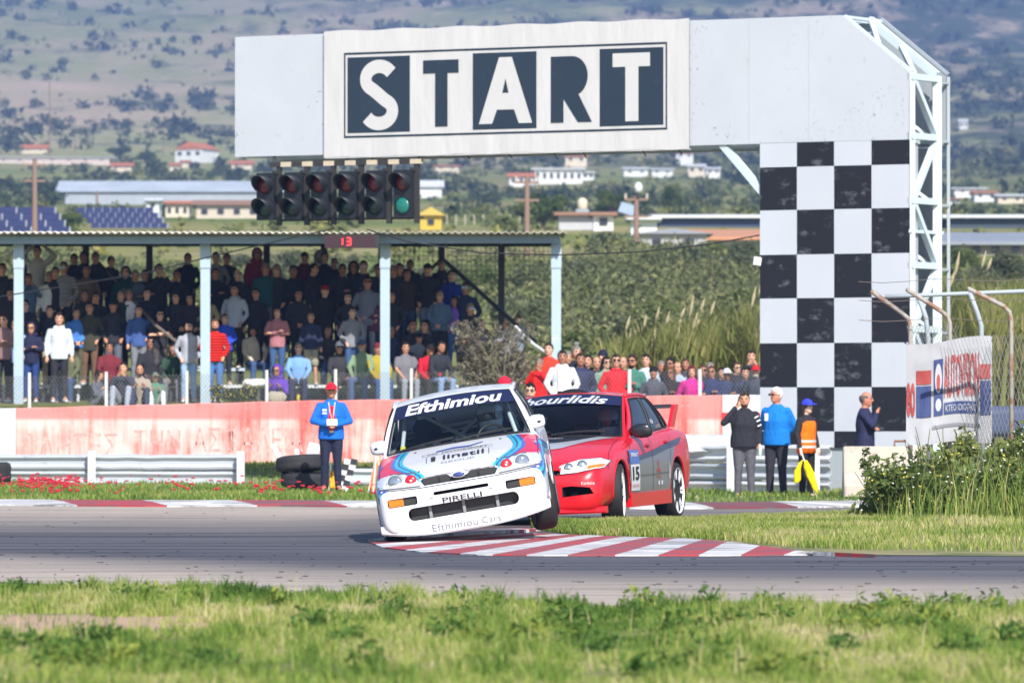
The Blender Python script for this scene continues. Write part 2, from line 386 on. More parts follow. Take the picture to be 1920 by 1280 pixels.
kerb('island_kerb', 'narrow striped kerb behind the lifted front wheel of the white car', [PZ(u, v, 0) for u, v in dense(kb)], [PZ(u, v, .03) for u, v in dense(kbo)], 8, .0, [KW, KR], .045)

# grassy island inside the corner
isl_n = [(1000, 1002), (1060, 1006), (1190, 1012), (1290, 1014), (1375, 1020), (1500, 1034), (1640, 1040), (1920, 1043), (2500, 1043)]
isl_f = [(1000, 1000), (1060, 996), (1180, 991), (1290, 986), (1400, 979), (1500, 973), (1650, 967), (1920, 963), (2500, 962)]
n_, f_ = dense(isl_n, 60), dense(isl_f, 60); iv = []
for i in range(60):
    a, bb = PZ(*n_[i], .0), PZ(*f_[i], .0)
    for k in range(9):
        s = k / 8; p = a.lerp(bb, s)
        iv.append((p.x, p.y, .004 + (.09 * math.sin(math.pi * min(1, max(0, s))) ** .5 if 0 < k < 8 else 0) + .02 * fbm(p.x, p.y, 1.2, 2) * (0 < k < 8)))
m2, nt, b, oc = new_mat('island_turf', .95)
n1 = noise_node(nt, oc, 1.1, 6); nt.links.new(mixc(nt, ramp(nt, n1, [(.4, (0, 0, 0)), (.6, (1, 1, 1))]).outputs[0], (.11, .13, .035), (.26, .22, .10)), b.inputs['Base Color'])
isl = mesh_obj('grass_island', iv, [(i * 9 + k, (i + 1) * 9 + k, (i + 1) * 9 + k + 1, i * 9 + k + 1) for i in range(59) for k in range(8)], m2, smooth=True)
tag(isl, 'grassy island on the inside of the corner', 'ground', kind='structure')
IVP = np.array(iv).reshape(60, 9, 3)

# rubber crumbs lying on the asphalt
rb = MB()
for k in range(420):
    y = random.uniform(43, 60) if k < 330 else random.uniform(60, 92); hw = y * .09
    x = random.uniform(-hw, hw); s = random.uniform(.006, .017)
    if y > 56 and x > .2 * (y - 60) * .1 and k < 330 and y > 57: continue
    rb.box((x, y, .004), (s * random.uniform(1, 3.5), s * 1.2, s * .35), Matrix.Rotation(random.uniform(-.4, .4), 3, 'Z'))
tag(rb.build('rubber_crumbs', M('crumb_rubber', (.02, .02, .02), .9)), 'small black tyre crumbs scattered over the asphalt', 'tyre crumbs', kind='stuff')
# ------------------------------------------------------------------ start gantry
YAW = R(30); GO = Vector((6.705, 108.0, 0))                # front face, bottom right corner of the pillar
EX = Vector((-math.cos(YAW), math.sin(YAW), 0)); EN = Vector((-math.sin(YAW), -math.cos(YAW), 0)); EZ = Vector((0, 0, 1))
def GP(l, z, out=0.0): return EX * l + EZ * z + EN * out   # local to GO
def Lu(u): return (80460 - (u - 960) * 108) / (10392 + .5 * (u - 960))
def panel_poly(pts, thick, name, mat, parent, base=0.0):   # pts (l, z), counted as seen from the front
    n = len(pts); vs = [GP(l, z, base) for l, z in pts] + [GP(l, z, base - thick) for l, z in pts]
    fs = [tuple(range(n - 1, -1, -1)), tuple(range(n, 2 * n))] + [(i, (i + 1) % n, n + (i + 1) % n, n + i) for i in range(n)]
    bm = bmesh.new(); bv = [bm.verts.new(v) for v in vs]
    for f in fs: bm.faces.new([bv[i] for i in f])
    bmesh.ops.recalc_face_normals(bm, faces=bm.faces); me = bpy.data.meshes.new(name); bm.to_mesh(me); bm.free()
    me.materials.append(mat); return link(bpy.data.objects.new(name, me), parent)
def worn(name, col, spot, thr=.6, rough=.55, sc=5.0, sy=1.0):
    m, nt, b, oc = new_mat(name, rough); b.inputs['Specular IOR Level'].default_value = .25
    n = noise_node(nt, oc, sc, 8, .68, 1, 1, sy); n2 = noise_node(nt, oc, .9, 5)
    c = mixc(nt, n2, tuple(x * .9 for x in col), tuple(min(1, x * 1.06) for x in col))
    c = mixc(nt, ramp(nt, n, [(thr, (0, 0, 0)), (thr + .09, (.8, .8, .8))]).outputs[0], c, spot)
    nt.links.new(c, b.inputs['Base Color']); return m
PW = worn('gantry_white_sheet', (.50, .525, .57), (.42, .44, .47), .60, .45)
def age(mat):                                             # rain streaks and chips in the sheet paint
    nt = mat.node_tree; b = nt.nodes['Principled BSDF']; src = b.inputs['Base Color'].links[0].from_socket; tc = nt.nodes.new('ShaderNodeTexCoord').outputs['Object']
    c = mixc(nt, ramp(nt, noise_node(nt, tc, 1.0, 6, .6, 9, 9, .35), [(.52, (0, 0, 0)), (.75, (.22, .22, .22))]).outputs[0], src, (.50, .51, .52))
    area = ramp(nt, noise_node(nt, tc, .55, 3, .5), [(.50, (0, 0, 0)), (.56, (1, 1, 1))]).outputs[0]; chip = ramp(nt, noise_node(nt, tc, 13, 6, .75), [(.60, (0, 0, 0)), (.64, (.9, .9, .9))]).outputs[0]
    c = mixc(nt, mixc(nt, 1.0, area, chip, 'MULTIPLY'), c, (.12, .11, .11)); nt.links.new(c, b.inputs['Base Color'])
age(PW)
CW = worn('checker_white_paint', (.52, .545, .60), (.46, .48, .51), .62, .6)
CB = worn('checker_black_paint', (.014, .015, .021), (.10, .11, .125), .56, .75, 3.2, 1.8)
TRU = worn('truss_white_paint', (.56, .64, .68), (.42, .50, .54), .63, .4)
GREY = worn('galvanised_grey', (.36, .40, .43), (.26, .27, .28), .6, .5)
gan = thing('start_gantry', 'tall start gantry with white beam, banner and checkered pillar', 'gantry', GO)
# beam panels (four sheets) and chamfered corner sheet
ZT, ZB = 8.135, 5.985
cuts = [13.48, 11.56, 8.4, 4.22]
for a, bb in zip(cuts[:-1], cuts[1:]):
    panel_poly([(a, ZB), (bb + .008, ZB), (bb + .008, ZT), (a, ZT)], .03, 'beam_panel', PW, gan)
panel_poly([(4.212, ZB), (0, ZB + .01), (0, 7.135), (1.26, ZT), (4.212, ZT)], .03, 'corner_panel', PW, gan)
rear = panel_poly([(13.6, ZB - .05), (0, ZB - .05), (0, 7.135), (1.26, ZT), (13.6, ZT)], .04, 'rear_panel', GREY, gan, -1.42)
nose = panel_poly([(13.47, ZB + .05), (13.62, ZB + .42), (13.47, ZB + .5)], .6, 'end_bracket', M('dark_steel', (.03, .032, .04), .6), gan, -.4)
tb = MB()
for l in (1.9, 3.05):
    panel_poly([(l + .006, ZB + .02), (l, ZB + .02), (l, ZT - .02), (l + .006, ZT - .02)], .002, 'sheet_joint', M('joint_grey', (.42, .44, .47)), gan, .0035)
for z in (ZT - .03, ZB + .03):
    for o in (-.08, -1.34):
        tb.bar(GP(13.4, z, o), GP(1.3 if z > 7 else .1, z, o), .07)
for k in range(12):
    l = 13.3 - k * 1.1
    for z in (ZT - .03, ZB + .03): tb.bar(GP(l, z, -.08), GP(l, z, -1.34), .05)
    tb.bar(GP(l, ZB, -.08), GP(l - 1.1 if k < 11 else l, ZB, -1.34), .04)
tb.build('beam_frame', TRU, gan)
# checkered pillar: one painted square per object
zr = [6.0, 5.58, 4.845, 4.085, 3.34, 2.575, 1.825, 1.075, .80]
lc = [0.0, .7115, 1.423, 2.1345, 2.846]
for r in range(8):
    for c in range(4):                                     # c counted from the right
        black = (r + c) % 2 == 0
        l0, l1, z1, z0 = lc[c], lc[c + 1], zr[r], zr[r + 1]
        panel_poly([(l1 - .001, z0 + .001), (l0 + .001, z0 + .001), (l0 + .001, z1 - .001), (l1 - .001, z1 - .001)], .04, 'checker_square', CB if black else CW, gan)
panel_poly([(2.84, .0), (.006, .0), (.006, 5.95), (2.84, 5.95)], .30, 'pillar_core', GREY, gan, -.05)
panel_poly([(2.8, .0), (.1, .0), (.1, 5.9), (2.8, 5.9)], .04, 'pillar_back', GREY, gan, -1.40)
# lattice on the open right-hand end
def tr_bar(p0, p1, w, name='truss_bar', mat=TRU): return MB().bar(p0, p1, w, w * .9).build(name, mat, gan)
E = lambda z, t, l=-.03: GP(l, z, -t)
tr_bar(E(.0, .06), E(7.13, .06), .10, 'truss_chord'); tr_bar(E(.0, 1.0), E(7.10, 1.0), .17, 'truss_chord')
tr_bar(E(.0, 1.44), E(7.12, 1.44), .06, 'truss_chord', GREY)
tr_bar(E(7.12, .05), GP(1.25, 8.11, -.05), .09, 'truss_chord'); tr_bar(E(7.12, 1.0), GP(1.25, 8.11, -1.0), .15, 'truss_chord'); tr_bar(E(7.16, 1.44), GP(1.25, 8.15, -1.44), .06, 'truss_chord', GREY)
zh = [7.06, 6.06, 4.97, 3.88, 2.8, 1.7, .6]
for z in zh: tr_bar(E(z, .0), E(z, 1.05), .12, 'truss_bar'); tr_bar(E(z - .05, 1.0), E(z - .05, 1.46), .05, 'truss_bar', GREY)
for k in range(len(zh) - 1):
    a, bb = (.1, .95) if k % 2 == 0 else (.95, .1)
    tr_bar(E(zh[k] - .05, a), E(zh[k + 1] + .05, bb), .10)
    tr_bar(E((zh[k] + zh[k + 1]) / 2, .1, .5), E(zh[k + 1], 1.0, .1), .07)
tr_bar(E(4.45, -.02), E(4.45, 1.2), .06, 'splice_plate'); tr_bar(E(7.1, .15), GP(.62, 7.62, -.95), .08); tr_bar(GP(.62, 7.62, -.1), GP(1.2, 8.08, -.95), .08); tr_bar(GP(1.24, 8.08, -.05), GP(1.24, 8.08, -1.0), .10)
# knee brace under the beam, left of the pillar
tr_bar(GP(3.62, 6.0, -.1), GP(2.78, 5.1, -.1), .13, 'knee_brace'); tr_bar(GP(3.5, 6.0, -1.2), GP(2.78, 5.35, -1.2), .13, 'knee_brace', GREY)
# banner
BN, nt, bb_, oc = new_mat('banner_vinyl', .5)
w1 = noise_node(nt, oc, 1.6, 5, .5, 1.5, 1.5, .5); nt.links.new(mixc(nt, w1, (.52, .505, .505), (.61, .595, .595)), bb_.inputs['Base Color'])
bp = nt.nodes.new('ShaderNodeBump'); bp.inputs['Strength'].default_value = .35; bp.inputs['Distance'].default_value = .12; nt.links.new(noise_node(nt, oc, .9, 4, .5, 2.2, 2.2, .55), bp.inputs['Height']); nt.links.new(bp.outputs[0], bb_.inputs['Normal'])
ban = thing('start_banner', 'white vinyl START banner laced onto the gantry beam', 'banner', GO)
l1, l0 = 11.575, 4.193; nbx, nbz = 90, 26; bv = []
for i in range(nbx + 1):
    for k in range(nbz + 1):
        s, t = i / nbx, k / nbz; l = l1 + (l0 - l1) * s; z = 5.93 + (8.175 - 5.93) * t
        edge = min(1, 6 * min(s, 1 - s)) * min(1, 4 * min(t, 1 - t))
        out = .05 + .004 * edge * noise.noise((l * 1.3 + z * .9, z * .7, 2.0)) + .010 * (1 - edge) * math.sin(l * 9) * noise.noise((l * 2, 4, 0))
        z += .012 * math.sin(l * 5.2) * (1 if k in (0, nbz) else 0)
        bv.append(GP(l, z, out))
mesh_obj('sheet', bv, [(i * (nbz + 1) + k, (i + 1) * (nbz + 1) + k, (i + 1) * (nbz + 1) + k + 1, i * (nbz + 1) + k + 1) for i in range(nbx) for k in range(nbz)], BN, ban, smooth=True)
MB().bar(GP(l1 - .02, 5.925, .0), GP(l0 + .02, 5.925, .0), .09, .02).build('hem', BN, ban)
INK = worn('banner_ink', (.022, .038, .060), (.035, .055, .08), .6, .7); LW = M('banner_letter_white', (.56, .545, .545), .5, var=.04)
bo = .0565
def flat(pts, name, mat, off): 
    bm = bmesh.new(); f = bm.faces.new([bm.verts.new(GP(l, z, off)) for l, z in pts])
    bmesh.ops.triangulate(bm, faces=bm.faces[:], ngon_method='EAR_CLIP'); bmesh.ops.recalc_face_normals(bm, faces=bm.faces)
    me = bpy.data.meshes.new(name); bm.to_mesh(me); bm.free(); me.materials.append(mat); return link(bpy.data.objects.new(name, me), ban)
FL, FR, FT, FB = Lu(648), Lu(1254), 7.78, 6.27
def rect(l0, l1, z0, z1): return [(l0, z0), (l1, z0), (l1, z1), (l0, z1)]
for r in (rect(FL, FR, FT - .035, FT), rect(FL, FR, FB, FB + .035), rect(FL, FL - .03, FB + .037, FT - .037), rect(FR + .03, FR, FB + .037, FT - .037)): flat(r, 'frame_line', INK, bo)
def letter(polys, u0, u1, z0, z1, mat, off, name):         # polys in a 0..1 box, strokes as polygons
    a, c = Lu(u0), Lu(u1)
    for k, pl in enumerate(polys):
        flat([(a + (c - a) * x, z0 + (z1 - z0) * y) for x, y in pl], name, mat, off + .0003 * k)
def arc(cx, cy, rx, ry, a0, a1, n=14): return [(cx + rx * math.cos(R(a0 + (a1 - a0) * k / n)), cy + ry * math.sin(R(a0 + (a1 - a0) * k / n))) for k in range(n + 1)]
s_out = arc(.5, .73, .44, .27, 30, 90, 6) + arc(.5, .73, .44, .27, 90, 205, 12) + [(.18, .57), (.5, .44), (.66, .36)] + arc(.5, .27, .20, .115, 20, -90, 8) + arc(.45, .27, .20, .115, -90, -150, 5)
s_in = arc(.5, .73, .20, .115, 30, 90, 5) + arc(.5, .73, .20, .115, 90, 200, 8) + [(.36, .64), (.62, .55), (.86, .46)] + arc(.5, .27, .46, .27, 25, -90, 10) + arc(.5, .27, .50, .27, -90, -158, 6)
Tp = [[(0, .80), (1, .80), (1, 1), (0, 1)], [(.34, 0), (.69, 0), (.69, .80), (.34, .80)]]
Ap = [[(0, 0), (.25, 0), (.34, .21), (.44, .46), (.50, .68), (.50, 1), (.38, 1)], [(1, 0), (.62, 1), (.50, 1), (.50, .68), (.56, .46), (.66, .21), (.75, 0)], [(.34, .21), (.66, .21), (.56, .46), (.44, .46)]]
Rp = [[(0, 0), (.31, 0), (.31, 1), (0, 1)], [(.31, .36), (.66, 0), (1, 0), (.66, .44), (.31, .50)], [(.31, .40)] + arc(.52, .70, .38, .30, -90, 90, 16) + [(.31, 1)]]
def block(u0, u1): 
    flat(rect(Lu(u0), Lu(u1), FB + .085, FT - .085), 'letter_block', INK, bo)
block(654.5, 771.5); block(889.5, 1009); block(1127.5, 1247)
a, c = Lu(676), Lu(752); z0, z1 = FB + .14, FT - .16; wS, hS = abs(a - c), z1 - z0     # S: one stroke along its spine
spine = arc(.5 * wS, .735 * hS, .335 * wS, .185 * hS, 28, 215, 22) + [(.36 * wS, .575 * hS), (.5 * wS, .50 * hS), (.64 * wS, .425 * hS)] + arc(.5 * wS, .265 * hS, .335 * wS, .185 * hS, 35, -152, 22)
sa = np.array(spine); dS = np.r_[0, np.cumsum(np.hypot(*np.diff(sa, axis=0).T))]; tS = np.linspace(0, dS[-1], 60); sa = np.c_[np.interp(tS, dS, sa[:, 0]), np.interp(tS, dS, sa[:, 1])]
for _ in range(2): sa[1:-1] = (sa[:-2] + 2 * sa[1:-1] + sa[2:]) / 4
tg = np.gradient(sa, axis=0); tg /= np.linalg.norm(tg, axis=1)[:, None]; nS = np.c_[-tg[:, 1], tg[:, 0]] * .118
sv = [GP(a - x, z0 + y, bo + .003) for x, y in sa + nS] + [GP(a - x, z0 + y, bo + .003) for x, y in sa - nS]
mesh_obj('letter_s', sv, [(i, i + 1, 61 + i, 60 + i) for i in range(59)], LW, ban)
letter(Tp, 796.5, 863, FB + .16, FT - .18, INK, bo + .003, 'letter_t')
letter(Ap, 901, 1001, FB + .18, FT - .17, LW, bo + .003, 'letter_a')
letter(Rp, 1036, 1113, FB + .17, FT - .19, INK, bo + .003, 'letter_r')
a, c = Lu(1036), Lu(1113); z0, z1 = FB + .17, FT - .19
flat([(a + (c - a) * x, z0 + (z1 - z0) * y) for x, y in [(.31, .55)] + arc(.45, .68, .16, .125, -90, 90, 8) + [(.31, .805)]], 'letter_r_counter', LW, bo + .003)
letter(Tp, 1152, 1222, FB + .16, FT - .17, LW, bo + .003, 'letter_t')
for k in range(9):                                         # lacing ties
    l = l1 - .25 - k * (l1 - l0 - .5) / 8 + random.uniform(-.2, .2)
    MB().cyl(GP(l, 5.93, .03), GP(l - .05, 5.80 + .05 * random.random(), -.02), .012, n=5).build('lacing_tie', M('tie_black', (.02, .02, .02)), ban)

# ------------------------------------------------------------------ start lights hung below the beam
DK = M('signal_black', (.014, .017, .022), .45, var=.2); STEEL = M('frame_dark_steel', (.035, .033, .033), .6)
lamp_bar = thing('signal_rail', 'black and cream striped rail under the beam carrying the start lights', 'rail', GO)
la, lb = Lu(507), Lu(790)
for k in range(14):
    p0, p1 = la + (lb - la) * k / 14, la + (lb - la) * (k + 1) / 14
    MB().bar(GP(p0, 5.83, -.02), GP(p1 + .0, 5.83, -.02), .08, .085).build('rail_stripe', M('rail_cream', (.55, .46, .34), .6) if k % 2 else STEEL, lamp_bar)
for l in (la - .05, (la + lb) / 2, lb + .08): MB().bar(GP(l, 5.87, -.05), GP(l, 6.02, -.05), .05).build('hanger', STEEL, lamp_bar)
MB().bar(GP(la - .1, 4.835, -.06), GP(lb, 4.835, -.06), .04).build('lower_rail', STEEL, lamp_bar)
MB().tube([GP(la - 1.2, 4.83, -.06), GP(la - 1.18, 4.76, -.06), GP(la - 1.28, 4.70, -.06), GP(la - 1.18, 4.64, -.06)], .014, 6).build('cable_hook', STEEL, lamp_bar)
def lens_mat(n, c): return M(n, c, .25, var=.15, scale=40, coat=.4)
RED_L, GRN_L, GRN_B = lens_mat('lens_red', (.15, .016, .016)), lens_mat('lens_green_dark', (.010, .036, .032)), lens_mat('lens_green', (.01, .16, .13))
words = ['leftmost', 'second from the left', 'third from the left', 'fourth from the left', 'fifth from the left', 'rightmost']
for k, u in enumerate((522, 574, 624, 676, 728, 780)):
    l = Lu(u)
    t = thing('start_light', 'two-lamp black start light under the gantry, %s%s' % (words[k], ', lower lamp plain green' if k == 5 else ''), 'start light', GO + GP(l, 5.3, 0), group='start lights in a row')
    q = lambda dl, dz, o=0.0: EX * dl + EZ * dz + EN * o
    MB().bar(q(0, -.56, -.03), q(0, .50, -.03), .09, .06, up=EN).build('hanger_bar', STEEL, t)
    hx = .22                                                # housing sits to the left of its bar
    def box(name, c, w, h, d, mat):
        vs = [q(c[0] + sx * w / 2, c[1] + sz * h / 2, c[2] + so * d / 2) for so in (-1, 1) for sz in (-1, 1) for sx in (-1, 1)]
        return MB().add(vs, [(0, 1, 3, 2), (4, 6, 7, 5), (0, 4, 5, 1), (2, 3, 7, 6), (0, 2, 6, 4), (1, 5, 7, 3)]).build(name, mat, t)
    box('housing', (hx, -.04, .02), .36, .84, .16, DK)
    box('bracket', (.06, .39, .0), .12, .06, .06, STEEL)
    for j, (dz, lm) in enumerate(((.16, RED_L), (-.25, GRN_B if k == 5 else GRN_L))):
        pr = [(.0, .035), (.06, .032), (.11, .022), (.148, .0), (.148, -.02)]
        MB().lathe([(r if r else .001, o) for r, o in pr[::-1]], q(hx, dz, .105), EN, 20).build('lens', lm, t, True)
        MB().lathe([(.165, 0), (.165, .02), (.15, .022), (.15, 0)], q(hx, dz, .10), EN, 20).build('lens_ring', DK, t)
        if k == 5 and j == 1: continue
        vs = []; nn = 16                                   # visor: open-bottomed hood
        for i in range(nn + 1):
            a = R(-35 + 250 * i / nn)
            for rr in (.172, .160):
                ln = .30 * (.35 + .65 * max(0, math.sin(a * .72 + .38)))
                for o in (.10, .10 + ln): vs.append(q(hx + rr * math.cos(a), dz + rr * math.sin(a), o))
        fs = []
        for i in range(nn):
            b0, b1 = i * 4, i * 4 + 4
            fs += [(b0, b1, b1 + 1, b0 + 1), (b0 + 2, b0 + 3, b1 + 3, b1 + 2), (b0 + 1, b1 + 1, b1 + 3, b0 + 3)]
        mesh_obj('visor', vs, fs, DK, t, smooth=True)
# sagging cables
def cable(label, pts, r=.012):
    pts = [Vector(p) for p in pts]; out = []
    for k in range(len(pts) - 1):
        for j in range(10): out.append(pts[k].lerp(pts[k + 1], j / 10))
    out.append(pts[-1]); tag(MB().tube(out, r, 5).build('cable', M('cable_black', (.02, .02, .022), .7)), label, 'cable')
cable('thin black cable sagging from the start lights to the checkered pillar', [P(u, v, d) for u, v, d in ((688, 430, 112.5), (760, 452, 112), (900, 474, 111.5), (1050, 478, 111), (1200, 472, 110.3), (1330, 458, 109.8), (1424, 441, 109.4))])
cable('thin black cable sagging from the start lights to the left edge', [P(u, v, d) for u, v, d in ((628, 428, 112.6), (520, 452, 113), (400, 480, 114), (280, 510, 115), (150, 532, 116), (0, 556, 117), (-150, 575, 118))])
bx = thing('junction_box', 'small white junction box on the left edge of the checkered pillar', 'box', GO + GP(2.87, 3.98, .05))
MB().box((0, 0, 0), (.13, .1, .14), Matrix.Rotation(R(8), 3, 'Y')).build('case', M('box_white', (.7, .7, .72)), bx); MB().box((0, -.054, 0), (.1, .01, .11), Matrix.Rotation(R(8), 3, 'Y')).build('lid', M('box_lid', (.6, .6, .62)), bx)
# ------------------------------------------------------------------ faded red wall
m, nt, b, oc = new_mat('faded_red_wall', .85); L = nt.links
sep = nt.nodes.new('ShaderNodeSeparateXYZ'); L.new(oc, sep.inputs[0])
big = noise_node(nt, oc, .7, 6, .6); drip = noise_node(nt, oc, 1.0, 6, .65, 5.5, 1, .35); fine = noise_node(nt, oc, 14, 4)
f = mathn(nt, 'ADD', mathn(nt, 'MULTIPLY', big, .9), mathn(nt, 'MULTIPLY', drip, .75))
c = ramp(nt, f, [(.74, (.64, .52, .49)), (.83, (.64, .40, .36)), (.92, (.62, .23, .20)), (1.0, (.58, .10, .085))]).outputs[0]
topband = ramp(nt, sep.outputs[2], [(.86, (0, 0, 0)), (.93, (.75, .75, .75))]).outputs[0]
c = mixc(nt, topband, c, (.60, .15, .14)); c = mixc(nt, ramp(nt, fine, [(.62, (0, 0, 0)), (.72, (.5, .5, .5))]).outputs[0], c, (.62, .54, .51))
L.new(c, b.inputs['Base Color'])
WRED = m; WWH = worn('wall_white_paint', (.60, .60, .61), (.46, .45, .43), .6, .8)
def wz(u): return float(np.interp(u, [-400, 30, 560, 1300, 1700], [1.49, 1.515, 1.66, 1.77, 1.79]))
wall = thing('barrier_wall', 'long faded red wall with peeling paint below the grandstand', 'wall', (0, 125, .4))
def wall_piece(u0, u1, name, mat, y=125.0, n=12, th=.22, z0=-.1, dz=0.0):
    vs = []
    for i in range(n + 1):
        u = u0 + (u1 - u0) * i / n; x = P(u, 800, y).x; zt = wz(u) - .4 + dz + .006 * math.sin(i * 2.1)
        for yy, z in ((0, z0), (0, zt - .02), (.02, zt), (th, zt), (th, z0)): vs.append((x, y - 125 + yy, z))
    fs = [(i * 5 + k, (i + 1) * 5 + k, (i + 1) * 5 + k + 1, i * 5 + k + 1) for i in range(n) for k in range(4)] + [tuple(range(4, -1, -1)), tuple(n * 5 + k for k in range(5))]
    return mesh_obj(name, vs, fs, mat, wall)
wall_piece(-500, 29.5, 'white_section', WWH)
wall_piece(30, 455, 'red_section', WRED); wall_piece(455.4, 880, 'red_section', WRED); wall_piece(880.4, 1354, 'red_section', WRED)
wall_piece(1354.6, 1760, 'white_section', WWH)
MB().box((P(1392, 800, 125).x, -.012, .95), (.80, .02, .16)).build('red_stripe', M('wall_red_stripe', (.62, .03, .04), .7), wall)
FADE = worn('faded_lettering', (.62, .30, .27), (.64, .48, .45), .48, .85, 9)
for txt, u0, u1, v0, v1 in (('ΟΔΗΤΕΣ', 40, 220, 812, 858), ('ΤΗΝ', 252, 338, 806, 852), ('ΑΣΦΑΛΕΙΑ', 362, 568, 800, 848)):
    p0, p1 = P(u0, v1, 124.998), P(u1, v0, 124.998)
    o = text_flat(txt, p1.x - p0.x, p1.z - p0.z, (p0 + p1) / 2 - Vector(wall.location), (1, 0, 0), (0, 0, 1), FADE, wall, 'faded_lettering', bold=-.004, thick=.002)
# ------------------------------------------------------------------ W-beam guard rails
GAL = worn('rail_galvanised', (.46, .49, .53), (.32, .33, .35), .58, .38, 3.0); GALW = worn('rail_white_paint', (.60, .61, .64), (.42, .43, .45), .6, .45, 3.0)
def w_beam(parent, p0, p1, z, h=.30, mat=GAL, dip=0):
    prof = [(0, .5), (.07, .42), (.085, .30), (.02, .12), (.02, -.12), (.085, -.30), (.07, -.42), (0, -.5)]
    d = (p1 - p0).normalized(); nrm = Vector((d.y, -d.x, 0)); vs = []
    n = 8
    for i in range(n + 1):
        c = p0.lerp(p1, i / n) + Vector((0, 0, z + random.uniform(-.008, .008)))
        for o, t in prof: vs.append(c + nrm * o + Vector((0, 0, t * h)))
        for o, t in prof[::-1]: vs.append(c + nrm * (o - .012) + Vector((0, 0, t * h)))
    q = 16
    fs = [(i * q + k, (i + 1) * q + k, (i + 1) * q + (k + 1) % q, i * q + (k + 1) % q) for i in range(n) for k in range(q)] + [tuple(range(q - 1, -1, -1)), tuple(n * q + k for k in range(q))]
    return mesh_obj('rail', vs, fs, mat, parent)
def guard(label, segs, ztop, rails, posts, postw=.14, mats=(GAL,)):
    o = segs[0][0]; t = thing('guard_rail', label, 'guard rail', o)
    for a, bb in segs:
        for k in range(rails): w_beam(t, a - o, bb - o, ztop - .16 - k * .30 - o.z, .29, mats[k % len(mats)])
    for p in posts: MB().box((p.x - o.x, p.y - o.y - .13, (ztop + .06) / 2 - .05 - o.z), (postw, .10, ztop + .14)).build('post', GALW, t)
    return t
gp = lambda u, d: Vector((P(u, 800, d).x, d, 0.0))
guard('galvanised guard rail with white posts behind the red flowers', [(gp(-260, 119), gp(168, 117.5)), (gp(176, 117.5), gp(458, 116.6))], .66, 2, [gp(-120, 118.4), gp(173, 117.4), gp(452, 116.5)])
guard('short piece of guard rail between the tyres and the white car', [(gp(650, 112), gp(780, 112))], .44, 2, [gp(770, 112)])
guard('three-rail white guard rail behind the standing marshals', [(gp(1215, 110), gp(1372, 108)), (gp(1374, 107.9), gp(1560, 106.2))], .86, 3, [gp(1373, 107.8), gp(1525, 106.3), gp(1225, 110)], .2, (GALW, GAL, GALW))
tarp = MB(); tv_ = []
for i in range(15):
    for k in range(7):
        u = 1262 + 160 * i / 14; p = P(u, 815 + 32 * k / 6, 109.2 - .35 * k / 6 - .012 * (u - 1262) / 2)
        tv_.append(p + Vector((0, .03 * noise.noise((i * .7, k * .8, 1)), .02 * noise.noise((i * .5, k, 5)))))
tp = mesh_obj('tarpaulin', tv_, [(i * 7 + k, (i + 1) * 7 + k, (i + 1) * 7 + k + 1, i * 7 + k + 1) for i in range(14) for k in range(6)], M('tarp_silver', (.55, .57, .60), .35, var=.25, scale=9, bump=.4, bscale=6), smooth=True)
sd = tp.modifiers.new('thick', 'SOLIDIFY'); sd.thickness = .012; apply_mods(tp)
tag(tp, 'silvery tarpaulin draped over the guard rail behind the red car', 'tarpaulin')
# concrete block and extinguisher
CONC = worn('concrete_block', (.50, .44, .37), (.30, .24, .19), .56, .9, 3.0)
cb = thing('concrete_barrier', 'pale concrete barrier block with rusty stains below the checkered pillar', 'barrier', P(1665, 930, 100))
prof = [(-.42, 0), (-.42, .16), (-.24, .36), (-.16, .78), (.16, .78), (.24, .36), (.42, .16), (.42, 0)]
for k, (x0, x1) in enumerate(((-.70, .62),)):
    rr = [[Vector((x, y, z)) for y, z in prof] for x in (x0, x0 + .03, x1 - .03, x1)]
    rr[0] = [Vector((x0, y * .96, z * .98)) for y, z in prof]
    MB().rings(rr).build('block', CONC, cb)
MB().tube([(.10, -.06, .78), (.10, -.06, .86), (.32, -.06, .86), (.32, -.06, .78)], .02, 6).build('lifting_loop', M('rust', (.22, .10, .05), .8), cb)
fe = thing('fire_extinguisher', 'red fire extinguisher standing at the foot of the concrete block', 'extinguisher', P(1645, 934, 98.6))
MB().lathe([(.06, 0), (.068, .02), (.068, .33), (.05, .39), (.025, .41)], (0, 0, 0), (0, 0, 1), 16).build('cylinder', M('ext_red', (.55, .03, .02), .35), fe, True)
MB().box((0, -.02, .44), (.04, .12, .035)).build('handle', M('ext_black', (.03, .03, .03)), fe); MB().lathe([(.0695, 0), (.0695, .13)], (0, 0, .04), (0, 0, 1), 16).build('label_band', M('ext_label', (.55, .55, .62), .5, var=.4, scale=30), fe)
MB().tube([(0, 0, .44), (.06, 0, .44), (.085, 0, .36), (.08, 0, .18)], .011, 6).build('hose', M('ext_black'), fe)
# tyre stack
TYRE = M('old_tyre_rubber', (.022, .022, .024), .8, var=.3, scale=12, bump=.3, bscale=30)
def tyre_mesh(Ro=.42, wd=.26, ri=.25):
    prof = [(ri, -wd * .38), (Ro * .82, -wd * .5), (Ro * .95, -wd * .42), (Ro, -wd * .25), (Ro * .985, -.02), (Ro * .985, .02), (Ro, wd * .25), (Ro * .95, wd * .42), (Ro * .82, wd * .5), (ri, wd * .38), (ri * 1.05, 0)]
    mb = MB(); n = 28
    rr = [[Vector((r * math.cos(2 * math.pi * k / n), r * math.sin(2 * math.pi * k / n), h)) for r, h in prof] for k in range(n)]
    q = len(prof); mb.add([p for r in rr for p in r], [(i * q + k, ((i + 1) % n) * q + k, ((i + 1) % n) * q + (k + 1) % q, i * q + (k + 1) % q) for i in range(n) for k in range(q)])
    return mb.mesh('tyre', TYRE, True)
TM = tyre_mesh(); bp_ = P(567, 914, 108)
